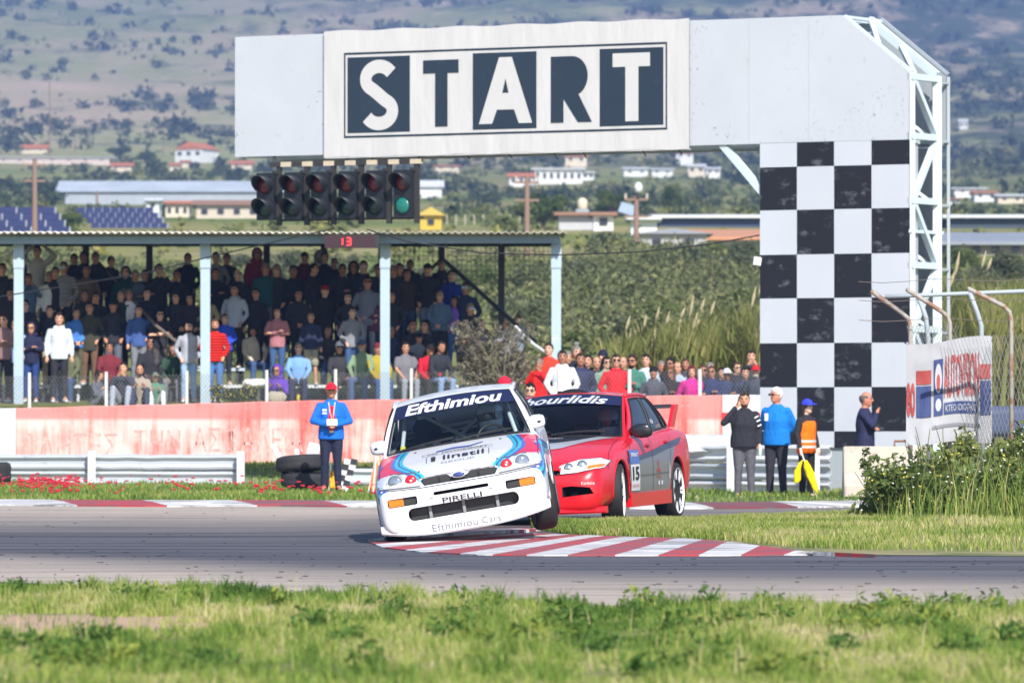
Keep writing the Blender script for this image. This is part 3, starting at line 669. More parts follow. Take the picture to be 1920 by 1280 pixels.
for k, (dx, dz, tl, lab) in enumerate(((.05, .13, 2, 'black tyre at the bottom of the stack behind the man in blue'), (-.03, .41, -4, 'black tyre on top of the stack, holding white boards'))):
    t = thing('tyre', lab, 'tyre', bp_ + Vector((dx, 0, dz)), .4 * k, 'stacked tyres beside the marshal'); t.rotation_euler = (R(tl), R(tl), 0); inst('tread', TM, None, t)
t = thing('tyre', 'black tyre at the left edge of the picture by the guard rail', 'tyre', P(-22, 888, 116) + Vector((0, 0, .02))); inst('tread', TM, None, t, scale=(1, 1, 1.5))
for k, (x, tl, h) in enumerate(((-.30, -28, .42), (.12, 14, .40), (-.05, -10, .30))):
    o = MB().box((0, 0, h / 2), (.07 if k != 1 else .2, .02, h)).build('board', M('board_white', (.7, .7, .74), .6))
    o.location = bp_ + Vector((x, -.05 + .06 * k, .36)); o.rotation_euler = (0, R(tl), 0)
    tag(o, ['thin white board leaning left out of the tyre stack', 'wide pale board standing in the tyre stack behind the man in blue', 'short white stick between the boards in the tyre stack'][k], 'board')
# folded marshal flags and bag beside the tyres
def flag(label, u, v, d, ang, col, h=.75, w=.28):
    t = thing('marshal_flag', label, 'flag', P(u, v, d)); t.rotation_euler = (0, R(ang), 0)
    MB().cyl((0, 0, 0), (0, 0, h + .12), .014, n=7).build('pole', M('pole_white', (.7, .7, .7)), t)
    vs = []
    for i in range(9):
        for k in range(5):
            z = .08 + (h - .1) * i / 8; s = k / 4; wd = w * (1 - .55 * (i / 8)) ; vs.append((.01 + s * wd, -.03 - .035 * math.sin(s * 9 + i * .4), z))
    o = mesh_obj('cloth', vs, [(i * 5 + k, i * 5 + k + 1, (i + 1) * 5 + k + 1, (i + 1) * 5 + k) for i in range(8) for k in range(4)], M('flag_%s' % label.split()[1], col, .7, bump=.3, bscale=12), t, True)
    s = o.modifiers.new('t', 'SOLIDIFY'); s.thickness = .012; apply_mods(o); return t
flag('furled orange marshal flag leaning beside the white car mirror', 690, 926, 106, 12, (.75, .22, .02), .62, .3)
flag('rolled yellow flag standing behind the legs of the man in blue', 617, 924, 107, 3, (.80, .42, .02), .40, .10)
cf = thing('checkered_flag', 'rolled black and white checkered flag behind the man in blue', 'flag', P(640, 922, 107.5))
for k in range(12):
    i, j = k % 2, k // 2
    MB().box((.11 * i - .05 + .03 * j, .02 * ((i + j) % 2), .06 + .09 * j), (.109, .03, .089), Matrix.Rotation(R(12), 3, 'Y')).build('flag_square', M('flag_white', (.72, .72, .75)) if (i + j) % 2 else M('flag_black', (.02, .02, .03)), cf)
tri = thing('folding_tripod', 'slim white folding tripod beside the orange flag', 'tripod', P(706, 928, 104))
for a in (0, 120, 240): MB().cyl((.12 * math.cos(R(a)), .12 * math.sin(R(a)), 0), (0, 0, .72), .012, n=6).build('leg', M('tripod_white', (.65, .65, .66)), tri)
MB().cyl((0, 0, .66), (0, 0, .86), .02, n=8).build('head', M('ext_black'), tri)
# ------------------------------------------------------------------ grandstand
POST = worn('stand_post_paint', (.40, .50, .58), (.54, .61, .66), .6, .5, 2.5); DKP = M('stand_dark_steel', (.05, .055, .065), .6); FASC = worn('stand_fascia', (.26, .34, .42), (.36, .43, .50), .6, .6)
st = thing('grandstand', 'open steel grandstand with corrugated roof and pale blue posts', 'grandstand', (-7, 138, 1.6)); SO = Vector(st.location)
def sp_(u, v, d): return P(u, v, d) - SO
for u in (35, 385, 722, 1043):
    a, bb = sp_(u, 800, 135), sp_(u, 452, 135)
    MB().box(((a.x), a.y, (bb.z - .1) / 2), (.20, .12, bb.z + .1)).build('post', POST, st); MB().box((a.x, a.y, bb.z - .32), (.22, .16, .5), taper=None).build('post_head', POST, st)
for u in (45, 161, 280, 390, 500, 607, 715, 828, 940):
    a, bb = sp_(u, 800, 141.6), sp_(u, 452, 141.6); MB().box((a.x, a.y, bb.z / 2), (.14, .14, bb.z)).build('rear_post', DKP, st)
# corrugated roof sheet
x0, x1 = sp_(-420, 0, 134.4).x, sp_(1062, 0, 134.4).x; nx = int((x1 - x0) / .0375); vs = []
for i in range(nx + 1):
    x = x0 + (x1 - x0) * i / nx; w_ = .026 * math.cos(2 * math.pi * i / 4)
    for yy, zz in ((-3.7, 5.23), (.2, 5.30), (4.2, 5.36)): vs.append((x, yy, zz - SO.z + w_))
roof = mesh_obj('roof_sheet', vs, [(i * 3 + k, (i + 1) * 3 + k, (i + 1) * 3 + k + 1, i * 3 + k + 1) for i in range(nx) for k in range(2)], worn('roof_metal', (.62, .58, .52), (.42, .37, .32), .58, .5, 2.0), st, True)
sd = roof.modifiers.new('s', 'SOLIDIFY'); sd.thickness = .012; apply_mods(roof)
a, bb = sp_(-420, 451, 134.7), sp_(1050, 449, 134.7); MB().bar((a.x, a.y, a.z), (bb.x, bb.y, bb.z), .10, .16).build('fascia_beam', FASC, st)
MB().bar((a.x, 3.6, 3.62), (bb.x, 3.6, 3.62), .12, .16).build('rear_beam', DKP, st)
for u in (-80, 35, 150, 270, 385, 500, 610, 722, 830, 940, 1043): p = sp_(u, 0, 135).x; MB().bar((p, -3.2, 3.50), (p, 3.6, 3.62), .06, .14).build('rafter', DKP, st)
# tier frames under the benches
rows = [(136.2, 1.66), (136.95, 2.04), (137.75, 2.41), (138.6, 2.825), (139.5, 3.24), (140.4, 3.6)]
for u in np.arange(-380, 900, 118):
    p = sp_(u, 0, 138).x; MB().bar((p, rows[0][0] - 138, .05), (p, rows[5][0] - 138, 1.9), .06, .08).build('stringer', DKP, st)
    for d, z in rows[1:]: MB().box((p, d - 138 + .1, (z - SO.z - .06) / 2), (.05, .05, z - SO.z - .06)).build('tier_leg', DKP, st)
BEN = worn('bench_plank_paint', (.46, .53, .62), (.60, .64, .68), .55, .6, 3.0); BENL = worn('bench_front_paint', (.62, .64, .68), (.42, .44, .48), .6, .6, 3.0)
for r, (d, z) in enumerate(rows[1:], 1):
    segs = [(-420, -10), (0, 155), (232, 372), (400, 490), (537, 720), (728, 860)] if r == 1 else ([(-420, 160), (166, 520), (526, 860)] if r < 4 else [(-420, 380), (386, 850)])
    for k, (ua, ub) in enumerate(segs):
        xa, xb = P(ua, 0, d).x, P(ub, 0, d).x
        t = thing('bench', 'long painted plank bench in %s row of the grandstand, %s' % (['', 'the lowest', 'the second', 'the third', 'the fourth', 'the top'][r], ['first from the left', 'second from the left', 'third from the left', 'fourth from the left', 'fifth from the left', 'sixth from the left'][k]), 'bench', ((xa + xb) / 2, d, z), group='plank benches of the grandstand')
        MB().box((0, .0, -.025), (xb - xa, .34, .065)).build('plank', BENL if r == 1 else BEN, t)
        for q in np.linspace(-.45, .45, max(2, int((xb - xa) / 1.4) + 1)): MB().box((q * (xb - xa), .02, -.05 - (z - 1.6) * .0 - .19), (.05, .05, .37)).build('leg', BENL if r == 1 else DKP, t)
# stair rails
def rail(label, pts, mat, r=.03): tag(MB().tube(pts, r, 8).build('stair_rail', mat), label, 'railing')
rail('brown stair rail running down through the crowd on the left', [P(185, 492, 139.8), P(225, 535, 138.6), P(290, 608, 136.6), P(330, 640, 136.2)], M('rail_brown', (.16, .13, .11), .6), .035)
rail('dark steel stair rail sloping down at the right end of the grandstand', [P(828, 484, 141.4), P(880, 530, 140.2), P(950, 592, 138), P(1005, 642, 136.4)], DKP, .045)
rail('lower dark stair rail at the right end of the grandstand', [P(790, 520, 141.5), P(828, 486, 141.5)], DKP, .04)
rail('pale handrail of the steps beside the dry bush', [P(966, 612, 134.6), P(1000, 645, 134.3), P(1030, 665, 134), P(1034, 735, 134)], M('rail_pale', (.55, .55, .54), .5), .035)
rail('lower pale handrail of the steps beside the dry bush', [P(995, 702, 134.2), P(1034, 730, 134)], M('rail_pale'), .03)
# wire mesh screen at the right end and chain-link fence in front
def wires(name, label, cat, lines, r, mat):
    mb = MB()
    for p0, p1 in lines: mb.cyl(p0, p1, r, n=3, caps=False)
    o = mb.build(name, mat); tag(o, label, cat); o['kind'] = 'stuff'; return o
WIR = M('mesh_wire', (.10, .10, .09), .7)
L_ = [(P(722, v, 141.4), P(1043, v, 141.4)) for v in range(462, 530, 9)] + [(P(u, 458, 141.4), P(u, 529, 141.4)) for u in range(722, 1044, 9)]
wires('wire_mesh_screen', 'thin wire mesh screen under the roof at the right end', 'wire mesh', L_, .006, WIR)
L_ = []
ftop = lambda u: float(np.interp(u, [-100, 1000], [706, 694])); fbot = lambda u: float(np.interp(u, [-100, 1000], [762, 744]))
for u in np.arange(-60, 900, 6.5):
    L_.append((P(u, ftop(u), 133.6), P(u + 40, fbot(u + 40), 133.6))); L_.append((P(u + 40, ftop(u + 40), 133.61), P(u, fbot(u), 133.61)))
wires('chain_link_fence', 'chain link fence in front of the grandstand benches', 'fence', L_, .004, M('chain_wire', (.12, .12, .12), .6))
FP = M('fence_post_white', (.66, .65, .62), .7)
for k, u in enumerate((-40, 55, 199, 350, 500, 629, 771, 900)):
    o = MB().cyl(P(u, ftop(u) - 6, 133.55), P(u, 790, 133.55), .035, n=8).build('fence_post', FP); tag(o, 'short white concrete fence post before the grandstand, number %s from the left' % ['one', 'two', 'three', 'four', 'five', 'six', 'seven', 'eight'][k], 'fence post', 'white fence posts before the grandstand')
L_ = []
for u in np.arange(1040, 1425, 6.5):
    L_.append((P(u, 695, 126.2), P(u + 34, 744, 126.2))); L_.append((P(u + 34, 695, 126.21), P(u, 744, 126.21)))
wires('chain_link_fence', 'chain link fence on the red wall in front of the right crowd', 'fence', L_, .003, M('chain_wire'))
for k, u in enumerate((1048, 1180, 1312)):
    o = MB().cyl(P(u, 692, 126.1), P(u, 790, 126.1), .04, n=8).build('fence_post', FP); tag(o, 'white fence post on the red wall before the right crowd, %s' % ['beside the white hoodie', 'beside the red jacket', 'beside the magenta scarf'][k], 'fence post', 'white fence posts on the right')
# digital clock
ck = thing('digital_clock', 'dark red digital display with glowing red digits under the roof edge', 'display', P(660, 453, 134.2))
MB().box((0, 0, 0), (1.14, .14, .27)).build('case', M('clock_case', (.035, .012, .018), .4), ck); MB().box((.53, -.074, 0), (.08, .01, .25)).build('end_plate', M('clock_end', (.02, .02, .025)), ck)
LED = M('led_red', (.8, .02, .02), .4, emit=((1, .03, .03), 4.0))
def seg7(x, on):
    w, h = .07, .075
    for c, (dx, dz, sx, sz) in {'a': (0, h, w, .018), 'g': (0, 0, w, .018), 'd': (0, -h, w, .018), 'b': (w / 2 + .008, h / 2, .018, h - .02), 'c': (w / 2 + .008, -h / 2, .018, h - .02), 'f': (-w / 2 - .008, h / 2, .018, h - .02), 'e': (-w / 2 - .008, -h / 2, .018, h - .02)}.items():
        if c in on: MB().box((x + dx, -.075, dz), (sx, .01, sz)).build('digit_segment', LED, ck)
seg7(-.24, 'bc'); seg7(-.07, 'abgcd')
# loudspeaker horn and bag, white plastic bag on a bench
hs = thing('loudspeaker', 'pale horn loudspeaker raised above the crowd under the roof', 'loudspeaker', P(592, 480, 140.2))
MB().lathe([(.03, 0), (.05, .06), (.10, .14), (.17, .20)], (0, 0, 0), (.5, -.8, -.1), 16).build('horn', M('horn_grey', (.40, .42, .45), .5), hs, True); MB().cyl((0, 0, 0), (-.02, .05, -.7), .02, n=8).build('stand_pole', DKP, hs)
bg = MB().ell(P(478, 718, 136.6), (.30, .12, .10), 14, 8).build('plastic_bag', M('bag_white', (.72, .72, .74), .5, bump=.8, bscale=9)); tag(bg, 'crumpled white plastic bag on the lowest bench left of the purple hoodie', 'bag')
for v in bg.data.vertices: v.co += Vector((.03 * noise.noise(v.co * 7), .02 * noise.noise(v.co * 9), .04 * noise.noise(v.co * 8)))
bg2 = MB().ell(P(519, 745, 133.9), (.22, .12, .14), 14, 8).build('canvas_bag', M('bag_beige', (.50, .44, .36), .8, bump=.6, bscale=14)); tag(bg2, 'beige canvas bag on the wall in front of the purple hoodie', 'bag')
for v in bg2.data.vertices: v.co += Vector((.04 * noise.noise(v.co * 6), .02 * noise.noise(v.co * 8), .04 * noise.noise(v.co * 7)))
cn = thing('drink_can', 'small yellow drink can on the red wall beside the purple hoodie', 'can', P(559, 752, 134.0))
MB().lathe([(.028, 0), (.034, .01), (.034, .12), (.026, .135)], (0, 0, 0), (0, 0, 1), 14).build('can_body', M('can_yellow', (.75, .58, .04), .35), cn, True); MB().cyl((0, 0, .135), (0, 0, .14), .026, n=14).build('can_lid', M('can_lid', (.6, .6, .6), .3, metal=1), cn)
# ------------------------------------------------------------------ cars (built nose towards -y, left side +x)
def paint(name, col, rough=.32):
    m = M(name, col, rough, var=.035, scale=2.5, coat=.45, bump=.015, bscale=3); return m
GLASS = bpy.data.materials.new('car_glass'); GLASS.use_nodes = True
def glass_setup(mat, tint):
    nt = mat.node_tree; nt.nodes.clear(); o = nt.nodes.new('ShaderNodeOutputMaterial'); mx = nt.nodes.new('ShaderNodeMixShader')
    t = nt.nodes.new('ShaderNodeBsdfTransparent'); t.inputs[0].default_value = (*tint, 1); g = nt.nodes.new('ShaderNodeBsdfGlossy'); g.inputs['Roughness'].default_value = .02
    lw = nt.nodes.new('ShaderNodeFresnel'); lw.inputs['IOR'].default_value = 1.5
    nt.links.new(lw.outputs[0], mx.inputs[0]); nt.links.new(t.outputs[0], mx.inputs[1]); nt.links.new(g.outputs[0], mx.inputs[2]); nt.links.new(mx.outputs[0], o.inputs[0])
glass_setup(GLASS, (.88, .94, .95)); MATS['car_glass'] = GLASS
TGLASS = bpy.data.materials.new('tinted_glass'); TGLASS.use_nodes = True; glass_setup(TGLASS, (.34, .50, .64)); 
_t = [n for n in TGLASS.node_tree.nodes if n.type == 'FRESNEL'][0]; _t.inputs['IOR'].default_value = 2.9
BLK = M('car_black_trim', (.012, .012, .014), .5); VOID = M('car_dark_recess', (.010, .010, .012), .8); MESHM = M('grille_mesh', (.03, .03, .032), .5, var=.6, scale=90)
RUB = M('tyre_rubber', (.014, .014, .015), .75, var=.2, bump=.2, bscale=60)
CHROME = M('lamp_reflector', (.75, .77, .80), .12, metal=.85, var=.35, scale=30); LENS = M('lamp_lens', (.62, .66, .72), .08, var=.3, scale=22, coat=1.0)
AMBER = M('amber_lens', (.75, .20, .01), .2, coat=1.0, var=.25, scale=40); REDC = M('red_disc', (.55, .01, .02), .3, coat=.6)
CAGE = M('roll_cage_paint', (.45, .50, .52), .45); SEATM = M('race_seat_fabric', (.018, .022, .05), .85); DASH = M('dashboard_black', (.014, .015, .018), .7)
def loft_body(keys, name, mats, parent, nst=84):
    y0, y1 = keys[0][0], keys[-1][0]; s = np.linspace(0, 1, nst); ys_ = y0 + (y1 - y0) * (s - .11 * np.sin(2 * np.pi * s))
    zb, zs, zt, w = catmull(keys, ys_); rr = []
    for i in range(nst):
        B, Sh, Tp_, Wd = zb[i], zs[i], zt[i], w[i]; h = Sh - B
        half = [(0, B), (.5 * Wd, B), (.82 * Wd, B + .002), (.94 * Wd, B + .025), (.982 * Wd, B + .09 * min(1, h / .5)), (.997 * Wd, B + .30 * h), (1.0 * Wd, B + .50 * h), (.99 * Wd, B + .72 * h),
                (.968 * Wd, B + .90 * h), (.945 * Wd, B + .965 * h), (.905 * Wd, Sh), (.75 * Wd, Sh + .45 * (Tp_ - Sh)), (.5 * Wd, Sh + .78 * (Tp_ - Sh)), (.25 * Wd, Sh + .95 * (Tp_ - Sh)), (0, Tp_)]
        hp = np.array(half); d = np.r_[0, np.cumsum(np.hypot(*np.diff(hp, axis=0).T))]; t = np.linspace(0, 1, 44); dd = d / d[-1]
        xz = catmull(np.c_[dd, hp], t); ring = [Vector((xz[0][k], ys_[i], xz[1][k])) for k in range(44)] + [Vector((-xz[0][k], ys_[i], xz[1][k])) for k in range(42, 0, -1)]
        rr.append(ring)
    mb = MB().rings(rr); o = mesh_obj(name, mb.v, mb.f, None, parent, True, mats=mats)
    bm = bmesh.new(); bm.from_mesh(o.data); bmesh.ops.recalc_face_normals(bm, faces=bm.faces); bm.to_mesh(o.data); bm.free(); return o
def rrect(cx, cz, w, h, r, n=5):
    out = []
    for sx, sz, a0 in ((1, 1, 0), (-1, 1, 90), (-1, -1, 180), (1, -1, 270)):
        for k in range(n + 1):
            a = R(a0 + 90 * k / n); out.append((cx + sx * (w / 2 - r) + r * math.cos(a), cz + sz * (h / 2 - r) + r * math.sin(a)))
    return out
def carve(o, prisms, mat_index=1):                          # prisms: MB with closed islands
    cut = mesh_obj('cutter', prisms.v, prisms.f, None, o.parent, mats=[o.data.materials[0], o.data.materials[1]], idx=[mat_index] * len(prisms.f))
    bm = bmesh.new(); bm.from_mesh(cut.data); bmesh.ops.recalc_face_normals(bm, faces=bm.faces); bm.to_mesh(cut.data); bm.free()
    md = o.modifiers.new('cut', 'BOOLEAN'); md.operation = 'DIFFERENCE'; md.solver = 'EXACT'; md.object = cut; apply_mods(o)
    bpy.data.objects.remove(cut); return o
def prism_y(poly, y0, y1): return [[Vector((x, y0, z)) for x, z in poly], [Vector((x, y1, z)) for x, z in poly]]
def bvh_of(*objs):
    vs, fs = [], []
    for o in objs:
        b = len(vs); vs += [v.co.copy() for v in o.data.vertices]; fs += [tuple(i + b for i in p.vertices) for p in o.data.polygons]
    return BVHTree.FromPolygons(vs, fs)
DIRS = {'front': (lambda a, c: (Vector((a, -6, c)), Vector((0, 1, 0)))), 'top': (lambda a, c: (Vector((a, c, 6)), Vector((0, 0, -1)))),
        'left': (lambda a, c: (Vector((6, a, c)), Vector((-1, 0, 0)))), 'right': (lambda a, c: (Vector((-6, a, c)), Vector((1, 0, 0))))}
def project(verts2, faces, way, bvh, mat, parent, name, off=.004, grid=.045):
    bm = bmesh.new(); bv = [bm.verts.new((v[0], v[1], 0)) for v in verts2]
    for f in faces:
        try: bm.faces.new([bv[i] for i in f])
        except ValueError: pass
    bmesh.ops.triangulate(bm, faces=[f for f in bm.faces if len(f.verts) > 4], ngon_method='EAR_CLIP')
    a = np.array([v.co[:2] for v in bm.verts]); lo, hi = a.min(0), a.max(0)
    for ax in (0, 1):
        k = math.floor(lo[ax] / grid) + 1
        while k * grid < hi[ax]:
            no = (1, 0, 0) if ax == 0 else (0, 1, 0); co = (k * grid, 0, 0) if ax == 0 else (0, k * grid, 0)
            bmesh.ops.bisect_plane(bm, geom=bm.verts[:] + bm.edges[:] + bm.faces[:], plane_co=co, plane_no=no, dist=1e-6); k += 1
    dead = []
    for v in bm.verts:
        o, d = DIRS[way](v.co.x, v.co.y); hit, nrm, _, _ = bvh.ray_cast(o, d)
        if hit is None: dead.append(v); continue
        if nrm.dot(d) > 0: nrm = -nrm
        v.co = hit - d * off * .5 + nrm * off * .7
    bmesh.ops.delete(bm, geom=dead, context='VERTS')
    for f in bm.faces: f.smooth = True
    me = bpy.data.meshes.new(name); bm.to_mesh(me); bm.free(); me.materials.append(mat)
    return link(bpy.data.objects.new(name, me), parent)
def decal(poly, way, bvh, mat, parent, name='paint_patch', off=.004, grid=.045): return project(poly, [tuple(range(len(poly)))], way, bvh, mat, parent, name, off, grid)
def band(pa, pb, way, bvh, mat, parent, name='stripe', off=.005):        # strip between two polylines of equal length
    n = len(pa); return project(list(pa) + list(pb), [(i, i + 1, n + i + 1, n + i) for i in range(n - 1)], way, bvh, mat, parent, name, off)
def lettering(txt, cx, cz, w, h, way, bvh, mat, parent, rot=0, bold=.02, shear=0.0, off=.007, flip=1, curve=0.0, space=1.0, name='lettering'):
    me = text_mesh(txt, 1.0, bold, shear, space=space); co = np.array([v.co[:2] for v in me.vertices]); fs = [tuple(p.vertices) for p in me.polygons]; bpy.data.meshes.remove(me)
    lo, hi = co.min(0), co.max(0); mid = (lo + hi) / 2; s = np.array((w / (hi[0] - lo[0]), h / (hi[1] - lo[1]))); q = (co - mid) * s; q[:, 1] += curve * (1 - (q[:, 0] / (w / 2)) ** 2)
    c, sn = math.cos(R(rot)), math.sin(R(rot)); q = np.c_[(q[:, 0] * c - q[:, 1] * sn) * flip + cx, q[:, 0] * sn + q[:, 1] * c + cz]
    return project([tuple(p) for p in q], fs, way, bvh, mat, parent, name, off, .06)
def polyline(pts, way, bvh, mat, parent, name='seam', w=.008, off=.003):
    pts = [Vector((p[0], p[1])) for p in pts]; pa, pb = [], []
    for i, p in enumerate(pts):
        d = (pts[min(i + 1, len(pts) - 1)] - pts[max(0, i - 1)]).normalized(); n = Vector((-d.y, d.x)) * w / 2; pa.append(tuple(p + n)); pb.append(tuple(p - n))
    return band(pa, pb, way, bvh, mat, parent, name, off)
def surf(bvh, way, a, c):
    o, d = DIRS[way](a, c); h, n, _, _ = bvh.ray_cast(o, d); return h, (-n if n.dot(d) > 0 else n)
def cabin(parent, P_, body_mat, glass, side_glass, roof_mat=None):
    """P_: wb, wt, rr, rb corner points (x, y, z) with bows; returns glass objects."""
    wb, wt, rr, rb = [Vector(P_[k]) for k in ('wb', 'wt', 'rr', 'rb')]; bw, bt, br = P_['bow']; cr = P_['crown']
    base = lambda s: Vector((s * wb.x, wb.y - bw * (1 - s * s), wb.z + .035 * (1 - s * s)))
    top = lambda s: Vector((s * wt.x, wt.y - bt * (1 - s * s), wt.z + cr * (1 - s * s)))
    rtop = lambda s: Vector((s * rr.x, rr.y + br * (1 - s * s), rr.z + cr * (1 - s * s)))
    rbase = lambda s: Vector((s * rb.x, rb.y + br * (1 - s * s), rb.z + .02 * (1 - s * s)))
    def ws(s, t):
        p = base(s).lerp(top(s), t); k = 4 * t * (1 - t) if 0 < t < 1 else 0; return p + Vector((0, -.5, .85)) * (.028 * k)
    def bk(s, t):
        p = rbase(s).lerp(rtop(s), t); k = 4 * t * (1 - t) if 0 < t < 1 else 0; return p + Vector((0, .5, .85)) * (.02 * k)
    def rf(s, t): return top(s).lerp(rtop(s), t) + Vector((0, 0, P_['arch'] * 4 * t * (1 - t)))
    def side(sg):
        def f(s, t):
            b = Vector((sg * wb.x, wb.y, wb.z)).lerp(Vector((sg * rb.x, rb.y, rb.z)), s); tp = Vector((sg * wt.x, wt.y, wt.z)).lerp(Vector((sg * rr.x, rr.y, rr.z)), s) + Vector((0, 0, P_['arch'] * 4 * s * (1 - s)))
            k = 4 * s * (1 - s); q = 4 * t * (1 - t) if 0 < t < 1 else 0
            return b.lerp(tp, t) + Vector((sg * (.05 * k * (1 - t * .6) + .03 * q), 0, 0))
        return f
    def patch(f, s0, s1, t0, t1, ns=8, ntt=5):
        vs = [f(s0 + (s1 - s0) * i / ns, t0 + (t1 - t0) * k / ntt) for i in range(ns + 1) for k in range(ntt + 1)]
        return vs, [(i * (ntt + 1) + k, (i + 1) * (ntt + 1) + k, (i + 1) * (ntt + 1) + k + 1, i * (ntt + 1) + k + 1) for i in range(ns) for k in range(ntt)]
    shell = MB(); glasses = {}
    def frame(f, S_, T_, holes):                            # S_/T_ cut lists, holes: set of (i, k) cells that are glass
        for i in range(len(S_) - 1):
            for k in range(len(T_) - 1):
                if (i, k) in holes: continue
                shell.add(*patch(f, S_[i], S_[i + 1], T_[k], T_[k + 1]))
    frame(ws, [-1, -.94, .94, 1], [-.12, .03, .955, 1.0], {(1, 1)}); frame(bk, [-1, -.86, .86, 1], [-.1, .08, .9, 1], {(1, 1)})
    sd = P_['side']
    for sg in (-1, 1): frame(side(sg), [0] + sd['s'] + [1], [-.25, .04, sd.get('top', .92), 1.0], {(1, 1), (3, 1)} | ({(5, 1)} if len(sd['s']) > 5 else set()))
    o = shell.build('cabin_frame', body_mat, parent)
    def fix(o, th):
        bm = bmesh.new(); bm.from_mesh(o.data); bmesh.ops.remove_doubles(bm, verts=bm.verts, dist=.002); bmesh.ops.recalc_face_normals(bm, faces=bm.faces); bm.to_mesh(o.data); bm.free()
        s = o.modifiers.new('s', 'SOLIDIFY'); s.thickness = th; s.offset = -1; apply_mods(o); auto_smooth(o, 35)
    roof = MB(); roof.add(*patch(rf, -1, 1, 0, 1, 16, 10)); ro = roof.build('roof', roof_mat or body_mat, parent)
    for q in (o, ro): fix(q, .02)
    # rounded rails where roof and sides meet
    for sg in (-1, 1):
        f = side(sg); MB().tube([f(s, .995) for s in np.linspace(0, 1, 12)], .022, 8).build('roof_rail', body_mat, parent, True)
    def pane(f, s0, s1, t0, t1, name, mat, ns=14, ntt=8):
        vs, fs = patch(f, s0, s1, t0, t1, ns, ntt); g = mesh_obj(name, vs, fs, mat, parent, True)
        bm = bmesh.new(); bm.from_mesh(g.data); bmesh.ops.recalc_face_normals(bm, faces=bm.faces)
        bm.to_mesh(g.data); bm.free(); return g
    glasses['windscreen'] = pane(ws, -.95, .95, .0, .965, 'windscreen', glass)
    path = [ws(q, .02) for q in np.linspace(-.95, .95, 12)] + [ws(.95, q) for q in np.linspace(.1, .96, 8)] + [ws(q, .962) for q in np.linspace(.94, -.94, 12)] + [ws(-.95, q) for q in np.linspace(.95, .03, 8)]
    MB().tube(path, .011, 6).build('screen_seal', BLK, glasses['windscreen'])
    glasses['back'] = pane(bk, -.88, .88, .06, .92, 'rear_window', side_glass)
    for sg in (-1, 1):
        f = side(sg); S_ = [0] + sd['s'] + [1]
        for i in (1, 3, 5):
            if i < len(S_) - 1 and (i < 5 or len(sd['s']) > 5):
                g = pane(f, S_[i] - .004, S_[i + 1] + .004, .03, sd.get('top', .92) + .01, 'side_window', side_glass); glasses[(sg, i)] = g; tt = sd.get('top', .92); a_, b_ = S_[i], S_[i + 1]
                path = [f(a_ + (b_ - a_) * q, .045) for q in np.linspace(0, 1, 8)] + [f(b_, .045 + (tt - .045) * q) for q in np.linspace(0, 1, 6)[1:]] + [f(b_ + (a_ - b_) * q, tt) for q in np.linspace(0, 1, 8)[1:]] + [f(a_, tt + (.045 - tt) * q) for q in np.linspace(0, 1, 6)[1:]]
                MB().tube(path, .013, 6).build('window_trim', BLK, g)
    glasses['f'] = (ws, side); return glasses
def rim_mesh(r, w, spokes, mat, split):
    mb = MB(); mb.lathe([(r, -w / 2), (r * .97, -w / 2 + .01), (r * .93, -w * .1), (r * .93, w * .3), (r * .97, w / 2 - .01), (r, w / 2), (r * 1.01, w / 2), (r * 1.01, -w / 2)], (0, 0, 0), (1, 0, 0), 32)
    mb.cyl((w * .22, 0, 0), (w * .40, 0, 0), r * .22, r * .17, 16)
    for k in range(spokes):
        a = 2 * math.pi * k / spokes; d = Vector((0, math.cos(a), math.sin(a)))
        for da in ((-.13, .13) if split else (0,)):
            e = Vector((0, math.cos(a + da), math.sin(a + da))); mb.bar(Vector((w * .34, 0, 0)) + d * r * .12, Vector((w * .40, 0, 0)) + e * r * .96, r * .13, w * .10, up=(1, 0, 0))
    return mb.mesh('rim', mat)
def wheel(parent, x, y, z, r, w, rim_mat, steer=0, spokes=6, split=True, camber=0):
    t = bpy.data.objects.new('wheel', None); t.empty_display_size = .1; link(t, parent); t.location = (x, y, z); t.rotation_euler = (0, R(camber), R(steer) + (math.pi if x < 0 else 0))
    k = w / .22; pr = [(r * .78, -.09 * k), (r * .80, -.106 * k), (r * .88, -.112 * k), (r * .955, -.098 * k), (r * .99, -.07 * k), (r, -.03 * k), (r, .03 * k), (r * .99, .07 * k), (r * .955, .098 * k), (r * .88, .112 * k), (r * .80, .106 * k), (r * .78, .09 * k)]
    MB().lathe(pr, (0, 0, 0), (1, 0, 0), 40).build('tyre', RUB, t, True)
    o = bpy.data.objects.new('rim', rim_mesh(r * .795, w * .98, spokes, rim_mat, split)); link(o, t)
    MB().cyl((-.02, 0, 0), (.0, 0, 0), r * .5, n=20).build('brake_disc', M('brake_steel', (.16, .16, .17), .4, metal=.7), t); return t
def seat(parent, x, y):
    s = bpy.data.objects.new('race_seat', None); link(s, parent); s.location = (x, y, .30)
    rr = []
    for z, wd, dp, cy in ((0, .21, .05, .22), (.25, .23, .07, .26), (.45, .25, .08, .30), (.60, .20, .07, .34), (.70, .15, .06, .36), (.80, .14, .055, .375), (.86, .09, .04, .385)):
        rr.append([Vector((wd * math.cos(t), cy + dp * math.sin(t), z)) for t in np.linspace(0, 2 * math.pi, 15)[:-1]])
    MB().rings(rr).build('backrest', SEATM, s, True); MB().box((0, .02, .02), (.42, .46, .14)).build('cushion', SEATM, s)
    for sx in (-.08, .08): MB().box((sx, .235, .58), (.075, .03, .05)).build('harness_slot', CAGE, s)
